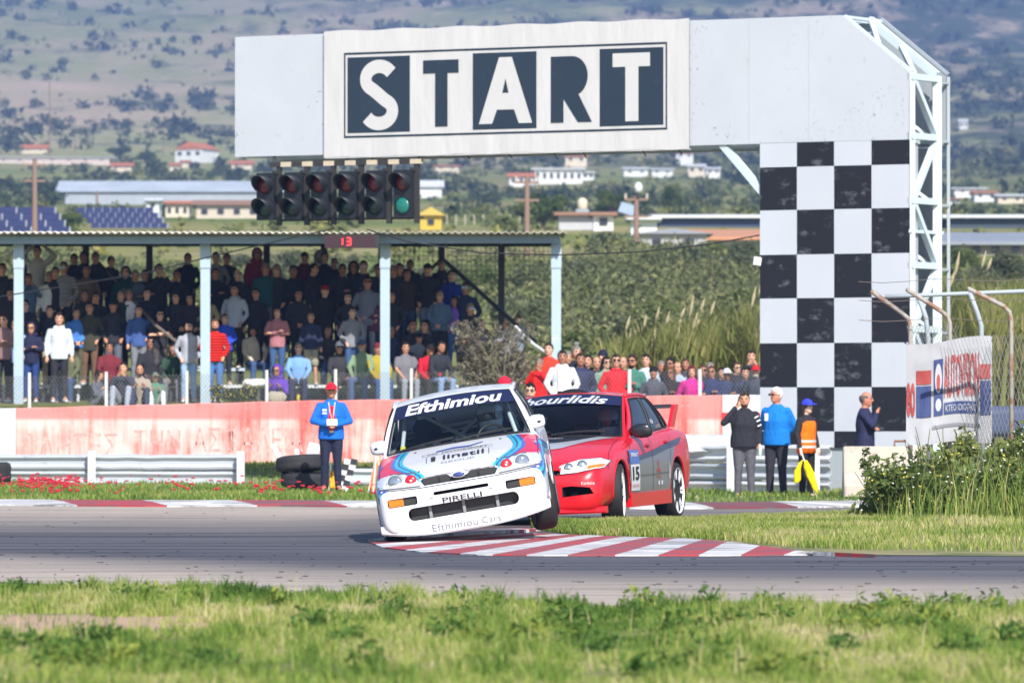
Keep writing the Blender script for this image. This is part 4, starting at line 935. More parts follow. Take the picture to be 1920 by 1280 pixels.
def cage(parent, w, y0, y1, zt, col=CAGE):
    c = bpy.data.objects.new('roll_cage', None); link(c, parent)
    def tb(pts): MB().tube(pts, .022, 8).build('cage_tube', col, c, True)
    tb([(-w, y0, .35), (-w * .98, y0, .9), (-w * .8, y0, zt), (w * .8, y0, zt), (w * .98, y0, .9), (w, y0, .35)])
    tb([(-w * .8, y0 + .01, zt), (w * .96, y0 + .03, .5)]); tb([(w * .8, y0 + .01, zt), (-w * .96, y0 + .05, .5)])
    for s in (-1, 1): tb([(s * w * .8, y0, zt), (s * w * .82, y0 - .32, zt - .03), (s * w * .98, y0 - .92, .86)]); tb([(s * w * .75, y0, zt), (s * w * .6, y1, .75)])
    tb([(-w, y0 + .01, .85), (w, y0 + .01, .85)])
def driver(label, mat_root, loc, helmet_col, suit_col):
    t = thing('person', label, 'person'); t.matrix_world = mat_root @ Matrix.Translation(Vector(loc))
    sk = M('driver_suit_%s' % label[:6], suit_col, .8)
    rr = []
    for z, wd, dp, cy in ((0, .17, .12, .05), (.25, .19, .12, .10), (.42, .22, .11, .14), (.50, .17, .09, .15), (.55, .07, .07, .15), (.62, .06, .06, .14)):
        rr.append([Vector((wd * math.cos(q), cy + dp * math.sin(q), z)) for q in np.linspace(0, 2 * math.pi, 17)[:-1]])
    b = MB().rings(rr)
    for s in (-1, 1): b.tube([(s * .19, .14, .44), (s * .27, -.05, .26), (s * .16, -.28, .32)], [.06, .05, .04], 8)
    b.build('suit', sk, t, True)
    h = MB(); pr = []
    for z, wd, dp, cy in ((.54, .085, .10, .12), (.58, .115, .13, .115), (.66, .135, .15, .115), (.74, .138, .155, .12), (.80, .120, .135, .13), (.845, .08, .09, .135), (.86, .02, .02, .135)):
        pr.append([Vector((wd * math.cos(q), cy + dp * math.sin(q), z)) for q in np.linspace(0, 2 * math.pi, 21)[:-1]])
    h.rings(pr); hm_ = h.build('helmet', M('helmet_%s' % label[:6], helmet_col, .2, coat=1), t, True)
    vv = []
    for i in range(13):
        a = R(-160 + 140 * i / 12)
        for z, f in ((.655, 1.03), (.69, 1.05), (.735, 1.04)): vv.append((.137 * f * math.cos(a), .117 + .153 * f * math.sin(a), z))
    mesh_obj('visor', vv, [(i * 3 + k, i * 3 + k + 3, i * 3 + k + 4, i * 3 + k + 1) for i in range(12) for k in range(2)], M('visor_dark', (.01, .015, .03), .1, coat=1), hm_, True); return t
def arch(parent, x, y, z, r, mat, wd=.035):
    pts = [(x, y + r * math.cos(R(a)), z + r * math.sin(R(a))) for a in np.linspace(-8, 188, 20)]
    MB().tube(pts, [wd * (.6 + .4 * math.sin(math.pi * k / 19)) for k in range(20)], 8).build('wheel_arch', mat, parent, True)
def lamp_disc(parent, bvh, x, z, r, mat, name, tilt=None, ring=True, off=.008):
    h, n = surf(bvh, 'front', x, z); n = Vector((n.x * .6, -1, max(0, n.z) * .35)).normalized() if tilt is None else tilt
    c = h + n * off
    o = MB().lathe([(r, -.03), (r, 0), (r * .9, .012), (r * .6, .022), (r * .25, .027), (.002, .028)], c, n, 24).build(name, mat, parent, True)
    if ring: MB().lathe([(r * 1.0, -.03), (r * 1.0, .008), (r * 1.12, .008), (r * 1.14, -.03)], c, n, 24).build('ring', BLK if ring == 'b' else CHROME, o)
    return o
def cowl_wipers(parent, glasses, mat=BLK):
    ws = glasses['f'][0]
    for s0, s1, t1 in ((-.75, -.05, .10), (-.02, .72, .13)):
        pts = [ws(s0 + (s1 - s0) * k / 6, .015 + t1 * math.sin(k / 6 * 1.6) * .55) + Vector((0, -.025, .02)) for k in range(7)]
        MB().tube(pts, .012, 6).build('wiper', mat, parent)

def strip_bvh(f):
    vs = [f(s, t) + Vector((0, -.006, .006)) for s in np.linspace(-1, 1, 33) for t in np.linspace(.5, .999, 11)]
    return BVHTree.FromPolygons(vs, [(i * 11 + k, (i + 1) * 11 + k, (i + 1) * 11 + k + 1, i * 11 + k + 1) for i in range(32) for k in range(10)])
# ------------------------------------------------------------------ white rally hatchback on three wheels
WP, RP = paint('white_car_paint', (.66, .66, .69)), paint('livery_red', (.66, .004, .05), .5); CY, NV, IN = paint('livery_cyan', (.03, .42, .62)), paint('livery_navy', (.02, .05, .20)), paint('livery_blue', (.05, .10, .42)); NAVY = M('screen_strip_navy', (.012, .016, .055), .3); LETW = M('letter_white', (.66, .66, .68), .4, var=.03); INKB = M('letter_black', (.02, .02, .025), .5)
def place(root, anchor_local, target, yaw, pitch, roll, sc=1.0):
    Rm = Matrix.Rotation(R(yaw), 4, 'Z') @ Matrix.Rotation(R(pitch), 4, 'X') @ Matrix.Rotation(R(roll), 4, 'Y')
    Rm = Rm @ Matrix.Scale(sc, 4)
    loc = Vector(target) - (Rm.to_3x3() @ Vector(anchor_local)); root.matrix_world = Matrix.Translation(loc) @ Rm; return root.matrix_world.copy()
esc = thing('rally_car', 'white rally car with red and blue stripes cornering with one wheel lifted', 'car')
MW = place(esc, (0, -2.03, .67), P(860, 889, 62.9), -1.0, 2.9, -9.6, .98)
EK = [(-2.11, .16, .42, .50, .66), (-2.10, .16, .49, .545, .745), (-2.075, .17, .545, .59, .80), (-2.04, .18, .58, .62, .828), (-2.005, .19, .605, .655, .842), (-1.97, .20, .632, .69, .85), (-1.90, .205, .665, .722, .858), (-1.75, .205, .71, .765, .866), (-1.5, .16, .755, .815, .875), (-1.3, .17, .785, .845, .882), (-.95, .18, .84, .895, .878), (-.7, .19, .872, .925, .868),
      (-.4, .19, .89, .935, .862), (0, .19, .90, .94, .86), (1.0, .19, .915, .95, .868), (1.45, .20, .925, .955, .878), (1.75, .24, .92, .95, .855), (1.95, .32, .88, .91, .81), (2.05, .40, .80, .82, .73), (2.1, .46, .70, .72, .62)]
body = loft_body(EK, 'body', [WP, VOID], esc)
cut = MB()
for y in (-1.3, 1.25):
    for s in (-1, 1): cut.cyl((s * .58, y, .31), (s * 1.1, y, .31), .365, n=28)
cut.rings(prism_y(rrect(0, .352, 1.12, .128, .058), -2.3, -1.98)); cut.rings(prism_y(rrect(0, .525, .56, .035, .016), -2.3, -2.0))
cut.rings(prism_y([(-.36, .615), (.36, .615), (.40, .672), (.30, .690), (.12, .690), (.08, .66), (-.08, .66), (-.12, .690), (-.30, .690), (-.40, .672)], -2.3, -1.93))
for s in (-1, 1): cut.rings(prism_y(rrect(s * .60, .492, .30, .085, .02), -2.3, -2.0 + .0))
cut.box((0, .45, .80), (1.34, 1.95, .80))
carve(body, cut); auto_smooth(body, 38); BV = bvh_of(body)
gl = cabin(esc, dict(wb=(.785, -.50, .885), wt=(.61, .08, 1.35), rr=(.605, 1.25, 1.345), rb=(.70, 1.74, .95), bow=(.22, .10, .06), crown=.045, arch=.015, side=dict(s=[.07, .46, .52, .86])), WP, GLASS, GLASS)
GB = bvh_of(gl['windscreen'])
# grille and intake fill
MB().box((0, -1.99, .352), (1.08, .02, .125)).build('intake_mesh', MESHM, body); MB().box((0, -1.97, .65), (.74, .02, .07)).build('grille_mesh', MESHM, body)
for x in (-.34, 0, .34): MB().box((x, -2.02, .352), (.03, .03, .125)).build('intake_bar', M('bar_grey', (.25, .25, .27)), body)
for x in (-.2, 0, .2): MB().box((x, -1.985, .645), (.012, .02, .06)).build('grille_bar', BLK, body)
h, n = surf(BV, 'front', 0, .70); MB().ell((0, -2.035, .672), (.062, .012, .026), 16, 8).build('badge', M('badge_blue', (.03, .06, .22), .2, coat=1), body, True); MB().ell((0, -2.030, .672), (.075, .010, .034), 16, 8).build('badge_surround', WP, body, True)
for s in (-1, 1):
    fo_ = MB().box((s * .665, -2.045, .492), (.15, .05, .075)).build('indicator', AMBER, body); MB().box((s * .535, -2.05, .492), (.145, .03, .07)).build('fog_grille', MESHM, body)
    hl = bpy.data.objects.new('headlight', None); link(hl, esc)
    decal([(s * .40, .618), (s * .845, .640), (s * .84, .725), (s * .70, .752), (s * .44, .742)], 'front', BV, paint('lamp_panel_white', (.60, .63, .67), .2), hl, 'lamp_panel', .006)
    polyline([(s * .845, .638), (s * .40, .616), (s * .44, .744), (s * .70, .754)], 'front', BV, M('gap_grey', (.10, .10, .11)), hl, 'lamp_gap', .011, .008)
    tl = Vector((s * .18, -1, .12)).normalized()
    lamp_disc(hl, BV, s * .645, .685, .074, M('lamp_glass', (.26, .30, .36), .06, metal=.5, var=.5, scale=26, coat=1.0), 'lens', tl, True, .012); lamp_disc(hl, BV, s * .485, .682, .060, REDC, 'red_cover', tl, False, .012)
    MB().box(surf(BV, 'front', s * .485, .682)[0] + Vector((0, -.045, .004)), (.022, .006, .02)).build('cover_mark', LETW, hl)
    decal([(s * .765, .650), (s * .835, .655), (s * .83, .715), (s * .765, .725)], 'front', BV, LENS, hl, 'side_marker', .012)
    # livery on the bonnet: red wings, blue stripes
    mid_ = [(.50, -.70), (.545, -.95), (.57, -1.2), (.555, -1.4), (.50, -1.58), (.43, -1.74), (.36, -1.9), (.33, -1.985)]
    xs_ = [p[0] for p in mid_]; outer = [(.855, p[1]) for p in mid_]
    w_ = [0, .035, .052, .088, .125]
    band([(s * (p[0] + .12), p[1]) for p in mid_[:-2]], [(s * (.80 + .03 * (p[1] < -1)), p[1]) for p in mid_[:-2]], 'top', BV, RP, body, 'red_livery', .0035)
    for k, mt in enumerate((CY, NV, CY, IN)): band([(s * (p[0] + w_[k]), p[1]) for p in mid_], [(s * (p[0] + w_[k + 1]), p[1]) for p in mid_], 'top', BV, mt, body, 'blue_stripe', .005)
    side_ = 'left' if s > 0 else 'right'
    band([(-1.95, .66), (-1.6, .70), (-1.2, .80), (-.6, .88)], [(-1.95, .52), (-1.6, .60), (-1.45, .70), (-.6, .80)], side_, BV, RP, body, 'red_livery', .0035)
    for k, mt in enumerate((CY, NV, CY, IN)): band([(-2.0 + .0, .50 + k * .03), (-1.72, .56 + k * .03), (-1.0, .73 + k * .03), (.9, .56 + k * .03)], [(-2.0, .53 + k * .03), (-1.72, .59 + k * .03), (-1.0, .76 + k * .03), (.9, .59 + k * .03)], side_, BV, mt, body, 'blue_stripe', .006)
    for y in (-1.3, 1.25): arch(body, s * .858, y, .31, .372, WP, .016)
    mir = bpy.data.objects.new('wing_mirror', None); link(mir, esc); mb = MB()
    rr = [[Vector((s * (.755 + .15 * f), -.36 + .07 * sc_ * math.copysign(abs(math.sin(q)) ** .6, math.sin(q)), .985 + .07 * sc_ * math.copysign(abs(math.cos(q)) ** .6, math.cos(q)))) for q in np.linspace(0, 2 * math.pi, 15)[:-1]] for f, sc_ in ((-.35, .35), (0, .9), (.3, 1.05), (.7, 1.0), (.95, .8), (1.03, .4))]
    mb.rings(rr).build('shell', WP, mir, True); MB().ell((s * .85, -.435, .985), (.02, .008, .012), 10, 6).build('mirror_badge', NAVY, mir)
    for x, y in ((.40, -1.78), (.44, -.86)): MB().box((s * x, surf(BV, 'top', s * x, y)[0].y, surf(BV, 'top', s * x, y)[0].z + .004), (.02, .03, .008)).build('bonnet_pin', BLK, body)
for s in (-1, 1):
    polyline([(s * .80, -.72), (s * .815, -1.2), (s * .81, -1.7), (s * .78, -1.9)], 'top', BV, BLK, body, 'bonnet_gap', .007, .006)
    MB().box((s * .30, -2.118, .505), (.03, .012, .03)).build('tow_cover', WP, body)
polyline([(-.86, .622), (-.42, .600), (.42, .600), (.86, .622)], 'front', BV, BLK, body, 'bonnet_gap', .007)
polyline([(x * .8, -1.965 + .02 * abs(x)) for x in np.linspace(-.9, .9, 9)], 'top', BV, M('gap_grey', (.12, .12, .13)), body, 'bonnet_gap', .008, .004)
lettering('PIRELLI', .0, .447, .40, .052, 'front', BV, INKB, body, bold=.015, off=.004)
# splitter with the dealer's name
rr = []
for x in np.linspace(-.86, .86, 25):
    f = -2.16 + .14 * abs(x / .86) ** 3.2; e_ = .075 * abs(x / .86) ** 2.6; rr.append([Vector((x, f, .118 + e_)), Vector((x, f - .012, .135 + e_)), Vector((x, f + .012, .245 + e_ * .4)), Vector((x, -1.95, .25 + e_ * .4)), Vector((x, -1.95, .135 + e_))])
sp = MB().rings(rr).build('splitter', WP, body); SB = bvh_of(sp)
lettering('Efthimiou', -.115, .188, .46, .072, 'front', SB, M('letter_grey', (.16, .16, .17), .5), body, bold=.0, off=.006, space=1.08); lettering('Cars', .255, .187, .19, .068, 'front', SB, M('letter_grey'), body, bold=.0, off=.006, space=1.08)
lettering('GROUP', .0, -1.63, .34, .07, 'top', BV, M('letter_grey'), body, bold=-.008)
lettering('1', -.25, -1.40, .045, .21, 'top', BV, INKB, body, bold=.01); lettering('linstil', .06, -1.40, .42, .21, 'top', BV, INKB, body, bold=.01); polyline([(-.32, -1.27), (-.32, -1.54)], 'top', BV, INKB, body, 'decal_line', .006, .005); polyline([(.32, -1.27), (.32, -1.54)], 'top', BV, INKB, body, 'decal_line', .006, .005)
for r_ in ([(-.36, -1.11), (.36, -1.11), (.36, -1.21), (-.36, -1.21), (-.36, -1.11)],): polyline(r_, 'top', BV, INKB, body, 'decal_frame', .008, .005)
lettering('CO  MOTORSPORT', .0, -1.16, .62, .06, 'top', BV, INKB, body, bold=.0); band([(-.22, -1.03), (-.05, -.97), (.12, -1.0), (.26, -.90)], [(-.22, -1.07), (-.05, -1.04), (.12, -1.06), (.26, -.93)], 'top', BV, IN, body, 'decal_swoosh')
wsf = gl['f'][0]
vs = [wsf(s, t) + Vector((0, -.006, .006)) for s in np.linspace(-.95, .95, 25) for t in (.655, .73, .81, .89, .958)]
strip = mesh_obj('sun_strip', vs, [(i * 5 + k, (i + 1) * 5 + k, (i + 1) * 5 + k + 1, i * 5 + k + 1) for i in range(24) for k in range(4)], NAVY, esc, True); GS = strip_bvh(wsf)
zc = float(np.mean([v[2] for v in vs])); lettering('Efthimiou', .0, zc - .012, 1.02, .098, 'front', GS, LETW, strip, bold=.03, shear=.25, off=.006, curve=.014, name='lettering')
cowl_wipers(esc, gl)
dsh = MB().box((0, -.36, .84), (1.30, .38, .16)).build('dashboard', DASH, esc); seat(esc, -.34, .25); seat(esc, .34, .25); cage(esc, .62, .55, 1.4, 1.30)
MB().tube([(.34 + .16 * math.cos(a), -.10 + .05 * math.sin(a), .86 + .16 * math.sin(a)) for a in np.linspace(0, 6.28, 22)], .014, 6).build('steering_wheel', BLK, esc)
MB().box((-.58, -.30, .93), (.05, .02, .05)).build('sticker', M('sticker_yellow', (.75, .62, .03)), dsh)
MB().box((0, 1.0, .90), (1.2, .3, .02)).build('parcel_shelf', DASH, esc)
driver('driver in a pale blue and white helmet inside the white rally car', MW, (.34, .16, .40), (.60, .70, .78), (.02, .03, .07))
def z_ground(mw, x, y, r, zt): # local centre height that puts the tyre's lowest point at world height zt
    c = mw @ Vector((x, y, 0)); up = mw.to_3x3() @ Vector((0, 0, 1)); return (zt + r - c.z) / up.z
RIMD = M('rim_dark', (.25, .26, .28), .4, metal=.6)
zr_ = z_ground(MW, -.76, -1.3, .30, .0); zrr = z_ground(MW, -.76, 1.25, .30, .0)
print('escort wheel z', zr_, zrr)
wheel(esc, -.76, -1.3, max(.16, min(.40, zr_)), .30, .225, RIMD, 8); wheel(esc, .76, -1.3, .235, .30, .225, RIMD, 8)
wheel(esc, -.76, 1.25, max(.05, min(.40, zrr)), .30, .225, RIMD); wheel(esc, .76, 1.25, .20, .30, .225, RIMD)
# rear wing
for s in (-1, 1): MB().box((s * .5, 1.72, 1.06), (.03, .22, .26)).build('wing_upright', WP, esc)
MB().box((0, 1.85, 1.20), (1.25, .26, .03), Matrix.Rotation(R(-8), 3, 'X')).build('rear_wing', WP, esc)

# ------------------------------------------------------------------ red saloon behind it
RED, GRY, NB = paint('red_car_paint', (.62, .008, .018)), paint('side_grey', (.17, .17, .185), .4), paint('side_navy', (.03, .035, .06)); SIL = paint('bonnet_silver', (.36, .37, .40), .35); BLKP = paint('bonnet_black', (.014, .014, .02), .3)
evo = thing('rally_car', 'red saloon race car with number 15 and big rear wing following behind', 'car')
ME_ = place(evo, (.90, -1.30, .0), P(1172, 979, 70.3), -15.0, .6, -2.2)
VK = [(-2.22, .20, .42, .50, .60), (-2.20, .17, .50, .56, .70), (-2.16, .155, .56, .615, .775), (-2.10, .155, .615, .665, .825), (-2.02, .165, .65, .705, .85), (-1.8, .18, .71, .775, .875), (-1.5, .19, .78, .855, .89), (-1.1, .20, .85, .925, .892), (-.78, .20, .895, .965, .888), (-.4, .20, .925, .975, .882),
      (.5, .20, .955, .995, .882), (1.2, .20, .985, 1.015, .893), (1.7, .22, .99, 1.045, .886), (2.0, .28, .97, 1.035, .865), (2.15, .36, .91, .975, .825), (2.22, .45, .82, .86, .765), (2.25, .5, .7, .74, .68)]
vb = loft_body(VK, 'body', [RED, VOID], evo); cut = MB()
for y in (-1.30, 1.325):
    for s in (-1, 1): cut.cyl((s * .58, y, .325), (s * 1.1, y, .325), .37, n=28)
cut.rings(prism_y(rrect(0, .30, .62, .16, .03), -2.4, -2.03)); cut.rings(prism_y([(-.42, .565), (-.06, .50), (.06, .50), (.42, .565), (.40, .605), (.08, .60), (-.08, .60), (-.40, .605)], -2.4, -2.02))
for s in (-1, 1): cut.rings(prism_y([(s * .44, .31), (s * .78, .34), (s * .74, .41), (s * .54, .43), (s * .44, .42)][::s], -2.4, -1.98))
cut.box((0, .35, .82), (1.38, 1.75, .80)); carve(vb, cut); auto_smooth(vb, 38); VB = bvh_of(vb)
vg = cabin(evo, dict(wb=(.775, -.60, .925), wt=(.60, .10, 1.395), rr=(.59, 1.08, 1.38), rb=(.71, 1.70, 1.02), bow=(.24, .13, .06), crown=.05, arch=.02, side=dict(s=[.08, .45, .485, .80, .82, .92], top=.90)), RED, GLASS, TGLASS)
VGS = bvh_of(vg['windscreen'])
hood_o = [(-.70, -.74), (-.60, -.92), (-.47, -1.16), (-.38, -1.36), (-.28, -1.55), (-.1, -1.66), (.1, -1.66), (.28, -1.55), (.38, -1.36), (.47, -1.16), (.60, -.92), (.70, -.74)]
hood_i = [(-.52, -.74), (-.46, -.90), (-.36, -1.07), (-.26, -1.19), (-.15, -1.27), (-.05, -1.3), (.05, -1.3), (.15, -1.27), (.26, -1.19), (.36, -1.07), (.46, -.90), (.52, -.74)]
band(hood_o, hood_i, 'top', VB, SIL, vb, 'silver_livery'); decal(hood_i, 'top', VB, BLKP, vb, 'black_bonnet_panel', .005)
lettering('MIVEC TURBO', -.1, -.98, .5, .05, 'top', VB, LETW, vb, bold=.0); decal([(-.2, -.93), (.0, -.93), (-.03, -.87), (-.17, -.87)], 'top', VB, REDC, vb, 'red_emblem', .008)
for s in (-1, 1):
    hl = bpy.data.objects.new('headlight', None); link(hl, evo)
    lp = [(s * .37, .555), (s * .40, .645), (s * .58, .705), (s * .78, .715), (s * .855, .685), (s * .84, .615), (s * .60, .570)]
    decal(lp, 'front', VB, LENS, hl, 'lens', .012, .03); polyline(lp + lp[:1], 'front', VB, BLK, hl, 'lamp_gap', .010, .010)
    for x, z, r_ in ((.50, .625, .045), (.64, .648, .048)): lamp_disc(hl, VB, s * x, z, r_, CHROME, 'reflector', Vector((s * .3, -1, .2)).normalized(), 'b', .012)
    decal([(s * .70, .60), (s * .835, .625), (s * .84, .655), (s * .71, .635)], 'front', VB, AMBER, hl, 'indicator', .016, .03)
    sd_ = 'left' if s > 0 else 'right'
    grey_poly = [(-.98, .66), (-.96, .32), (.93, .31), (.99, .55), (1.10, .66), (1.35, .78), (.4, .70)]
    band([(-.97, .655), (-.5, .675), (.2, .72), (.8, .775), (1.25, .825)], [(-.955, .325), (-.5, .315), (.2, .31), (.9, .31), (.985, .55)], sd_, VB, GRY, vb, 'grey_side_panel', .004)
    band([(-1.0, .70), (-.4, .725), (.3, .785), (1.0, .86), (1.62, .91)], [(-.97, .652), (-.4, .672), (.3, .72), (1.0, .79), (1.45, .83)], sd_, VB, NB, vb, 'navy_stripe', .006)
    polyline([(-.93, .33), (-.9, .6), (-.80, .89)], sd_, VB, BLK, vb, 'door_gap', .008, .008); polyline([(.14, .33), (.15, .6), (.17, .93)], sd_, VB, BLK, vb, 'door_gap', .010, .008); polyline([(.92, .60), (1.0, .75), (1.04, .94)], sd_, VB, BLK, vb, 'door_gap', .008, .008)
    polyline([(-.95, .50), (.2, .505), (.93, .52)], sd_, VB, M('gap_grey'), vb, 'door_crease', .010, .007)
    for y in (.0, .87): 
        h, n = surf(VB, sd_, y, .83 + .03 * y); MB().ell(h + Vector((s * .005, 0, 0)), (.022, .075, .022), 12, 8).build('door_handle', paint('handle_dark_red', (.28, .0, .01)), vb, True)
    for y in (-1.30, 1.325): arch(vb, s * .872, y, .325, .378, RED, .02)
    fl = -1 if s < 0 else 1
    decal([(-.93, .34), (-.50, .34), (-.50, .63), (-.93, .63)], sd_, VB, LETW, vb, 'number_plate', .010); decal([(-.94, .635), (-.49, .635), (-.49, .79), (-.94, .79)], sd_, VB, paint('plate_blue', (.05, .12, .42)), vb, 'plate_header', .010)
    lettering('15', -.715, .53, .31, .15, sd_, VB, INKB, vb, bold=.03, off=.016, flip=fl); lettering('SPRINT', -.715, .735, .36, .045, sd_, VB, LETW, vb, off=.016, flip=fl); lettering('RACING', -.715, .395, .34, .035, sd_, VB, REDC, vb, off=.016, flip=fl, bold=.0)
    for a in (90, 210, 330):                                # three-lozenge emblem on the rear door
        dx_, dz_ = .055 * math.cos(R(a)), .055 * math.sin(R(a)); c_ = (.40 + dx_, .575 + dz_); e1 = (.05 * math.cos(R(a)), .05 * math.sin(R(a))); e2 = (-.026 * math.sin(R(a)), .026 * math.cos(R(a)))
        decal([(c_[0] - e1[0], c_[1] - e1[1]), (c_[0] + e2[0], c_[1] + e2[1]), (c_[0] + e1[0], c_[1] + e1[1]), (c_[0] - e2[0], c_[1] - e2[1])], sd_, VB, REDC, vb, 'emblem_lozenge', .010)
    lettering('EVO', .40, .475, .16, .035, sd_, VB, REDC, vb, off=.010, flip=fl)
    for y in (.36, .50): decal([(y, .385), (y + .07, .385), (y + .075, .43), (y + .005, .43)], sd_, VB, LETW, vb, 'sponsor_patch', .010)
    band([(.86, .45), (.88, .56), (.90, .64)], [(.90, .45), (.91, .56), (.905, .64)], sd_, VB, LETW, vb, 'white_flash', .010)
    sw = vg[(s, 3)]; lettering('N.Bourlidis', .50, 1.10, .34, .05, sd_, bvh_of(sw), LETW, vb, off=.010, flip=fl, bold=.02)
    mir = bpy.data.objects.new('wing_mirror', None); link(mir, evo); mb = MB()
    rr = [[Vector((s * (.84 + .19 * f), -.42 + .065 * sc_ * math.copysign(abs(math.sin(q)) ** .6, math.sin(q)), 1.0 + .08 * sc_ * math.copysign(abs(math.cos(q)) ** .6, math.cos(q)))) for q in np.linspace(0, 2 * math.pi, 15)[:-1]] for f, sc_ in ((-.35, .35), (0, .9), (.3, 1.05), (.7, 1.0), (.95, .75), (1.03, .35))]
    mb.rings(rr).build('shell', BLKP, mir, True)
    # side skirt, wing uprights
    MB().bar((s * .862, -.92, .235), (s * .868, .92, .245), .07, .15).build('side_skirt', RED, vb)
    up_ = [[Vector((s * (.70 + dx), 1.84 + .22 * t + dy, 1.02 + .26 * t)) for dx, dy in ((-.02, -.10 + .03 * t), (.02, -.10 + .03 * t), (.02, .09 + .03 * t), (-.02, .09 + .03 * t))] for t in (0, .35, .7, 1)]
    MB().rings(up_).build('wing_upright', RED, evo)
    polyline([(s * .88, -1.9), (s * .80, -1.5), (s * .74, -1.0), (s * .73, -.75)], 'top', VB, BLK, vb, 'bonnet_gap', .006)
lettering('Kirkiis', .72, .455, .13, .035, 'front', VB, LETW, vb, bold=.0)
MB().box((0, -2.03, .30), (.6, .02, .15)).build('intake_mesh', MESHM, vb)
for s in (-1, 1): MB().lathe([(.05, 0), (.04, .03)], (s * .55, -2.06, .32), (0, -1, 0), 16).build('fog_lamp', BLK, vb)
MB().box((0, 2.05, 1.262), (1.37, .22, .024), Matrix.Rotation(R(-6), 3, 'X')).build('rear_wing', BLKP, evo)
rr = []
for x in np.linspace(-.88, .88, 23):
    f = -2.25 + .20 * abs(x / .88) ** 3; rr.append([Vector((x, f, .125)), Vector((x, f - .015, .145)), Vector((x, f + .03, .19)), Vector((x, -1.95, .20)), Vector((x, -1.95, .125))])
MB().rings(rr).build('splitter', RED, vb)
# roof vent
rr = [[Vector((x * w_, y, z0 + dz * (1 - x * x))) for x in np.linspace(-1, 1, 9)] + [Vector((x * w_, y, z0 - .03)) for x in np.linspace(1, -1, 9)] for y, w_, z0, dz in ((.10, .20, 1.435, .055), (.18, .21, 1.44, .06), (.38, .17, 1.445, .035), (.53, .10, 1.445, .008))]
MB().rings(rr).build('roof_vent', BLKP, evo, True); MB().box((0, .07, 1.46), (.32, .02, .03)).build('vent_mouth', VOID, evo)
wsf = vg['f'][0]; vs = [wsf(s, t) + Vector((0, -.006, .006)) for s in np.linspace(-.95, .95, 25) for t in (.70, .77, .84, .90, .958)]
strip = mesh_obj('sun_strip', vs, [(i * 5 + k, (i + 1) * 5 + k, (i + 1) * 5 + k + 1, i * 5 + k + 1) for i in range(24) for k in range(4)], NAVY, evo, True); GS2 = strip_bvh(wsf)
lettering('bourlidis', -.03, float(np.mean([v[2] for v in vs])) - .02, .98, .085, 'front', GS2, M('letter_silver', (.50, .52, .58), .4), strip, bold=.022, shear=.25, off=.006, curve=.03)
cowl_wipers(evo, vg); MB().box((0, -.40, .86), (1.36, .40, .16)).build('dashboard', DASH, evo); seat(evo, -.36, .25); seat(evo, .36, .25); cage(evo, .64, .55, 1.4, 1.32, M('cage_dark', (.05, .055, .07)))
driver('driver in a black helmet inside the red number 15 car', ME_, (.36, .20, .40), (.02, .02, .03), (.03, .03, .05))
RIMW = M('rim_white', (.78, .78, .80), .35, coat=.4)
for x, y, st in ((-.775, -1.30, 10), (.775, -1.30, 10), (-.775, 1.325, 0), (.775, 1.325, 0)):
    z = z_ground(ME_, x, y, .325, .10); wheel(evo, x, y, max(.20, min(.42, z)), .325, .24, RIMW, st, 7, True)
# ------------------------------------------------------------------ people (face -y, left side +x, 1.77 m tall)
def capsule(mb, p0, p1, r0, r1, n=10):
    p0, p1 = Vector(p0), Vector(p1); d = (p1 - p0); ln = d.length; d.normalize(); a = d.orthogonal().normalized(); b = d.cross(a); rr = []
    for t in (-85, -50, -20): rr.append((p0 + d * r0 * math.sin(R(t)), r0 * math.cos(R(t))))
    rr += [(p0.lerp(p1, .33), r0 + (r1 - r0) * .33), (p0.lerp(p1, .66), r0 + (r1 - r0) * .66)]
    for t in (20, 50, 85): rr.append((p1 + d * r1 * math.sin(R(t)), r1 * math.cos(R(t))))
    mb.rings([[c + (a * math.cos(2 * math.pi * k / n) + b * math.sin(2 * math.pi * k / n)) * r for k in range(n)] for c, r in rr])
def torso(mb, prof, piv, lean, n=18):
    Rm = Matrix.Rotation(R(lean), 3, 'X'); rr = []
    for z, rx, ry, cy in prof: rr.append([Vector(piv) + Rm @ Vector((rx * math.copysign(abs(math.cos(t)) ** .85, math.cos(t)), cy + ry * math.sin(t), z)) for t in np.linspace(0, 2 * math.pi, n + 1)[:-1]])
    mb.rings(rr)
def remesh(mb, name, vox, mats, it=4):
    o = mesh_obj(name, mb.v, mb.f, None, None, mats=mats); md = o.modifiers.new('r', 'REMESH'); md.mode = 'VOXEL'; md.voxel_size = vox; md.use_smooth_shade = True
    s = o.modifiers.new('s', 'SMOOTH'); s.iterations = it; s.factor = .5
    apply_mods(o); me = o.data; bpy.data.objects.remove(o); return me
STAND = dict(hz=.92, knee=(.10, -.02, .50), ank=(.115, .01, .085), toe=(.135, -.15, .04), lean=0)
SIT = dict(hz=.54, knee=(.14, -.44, .53), ank=(.14, -.40, .085), toe=(.15, -.56, .04), lean=-4)
SQUAT = dict(hz=.16, knee=(.17, -.36, .44), ank=(.16, -.52, .07), toe=(.17, -.66, .04), lean=8)
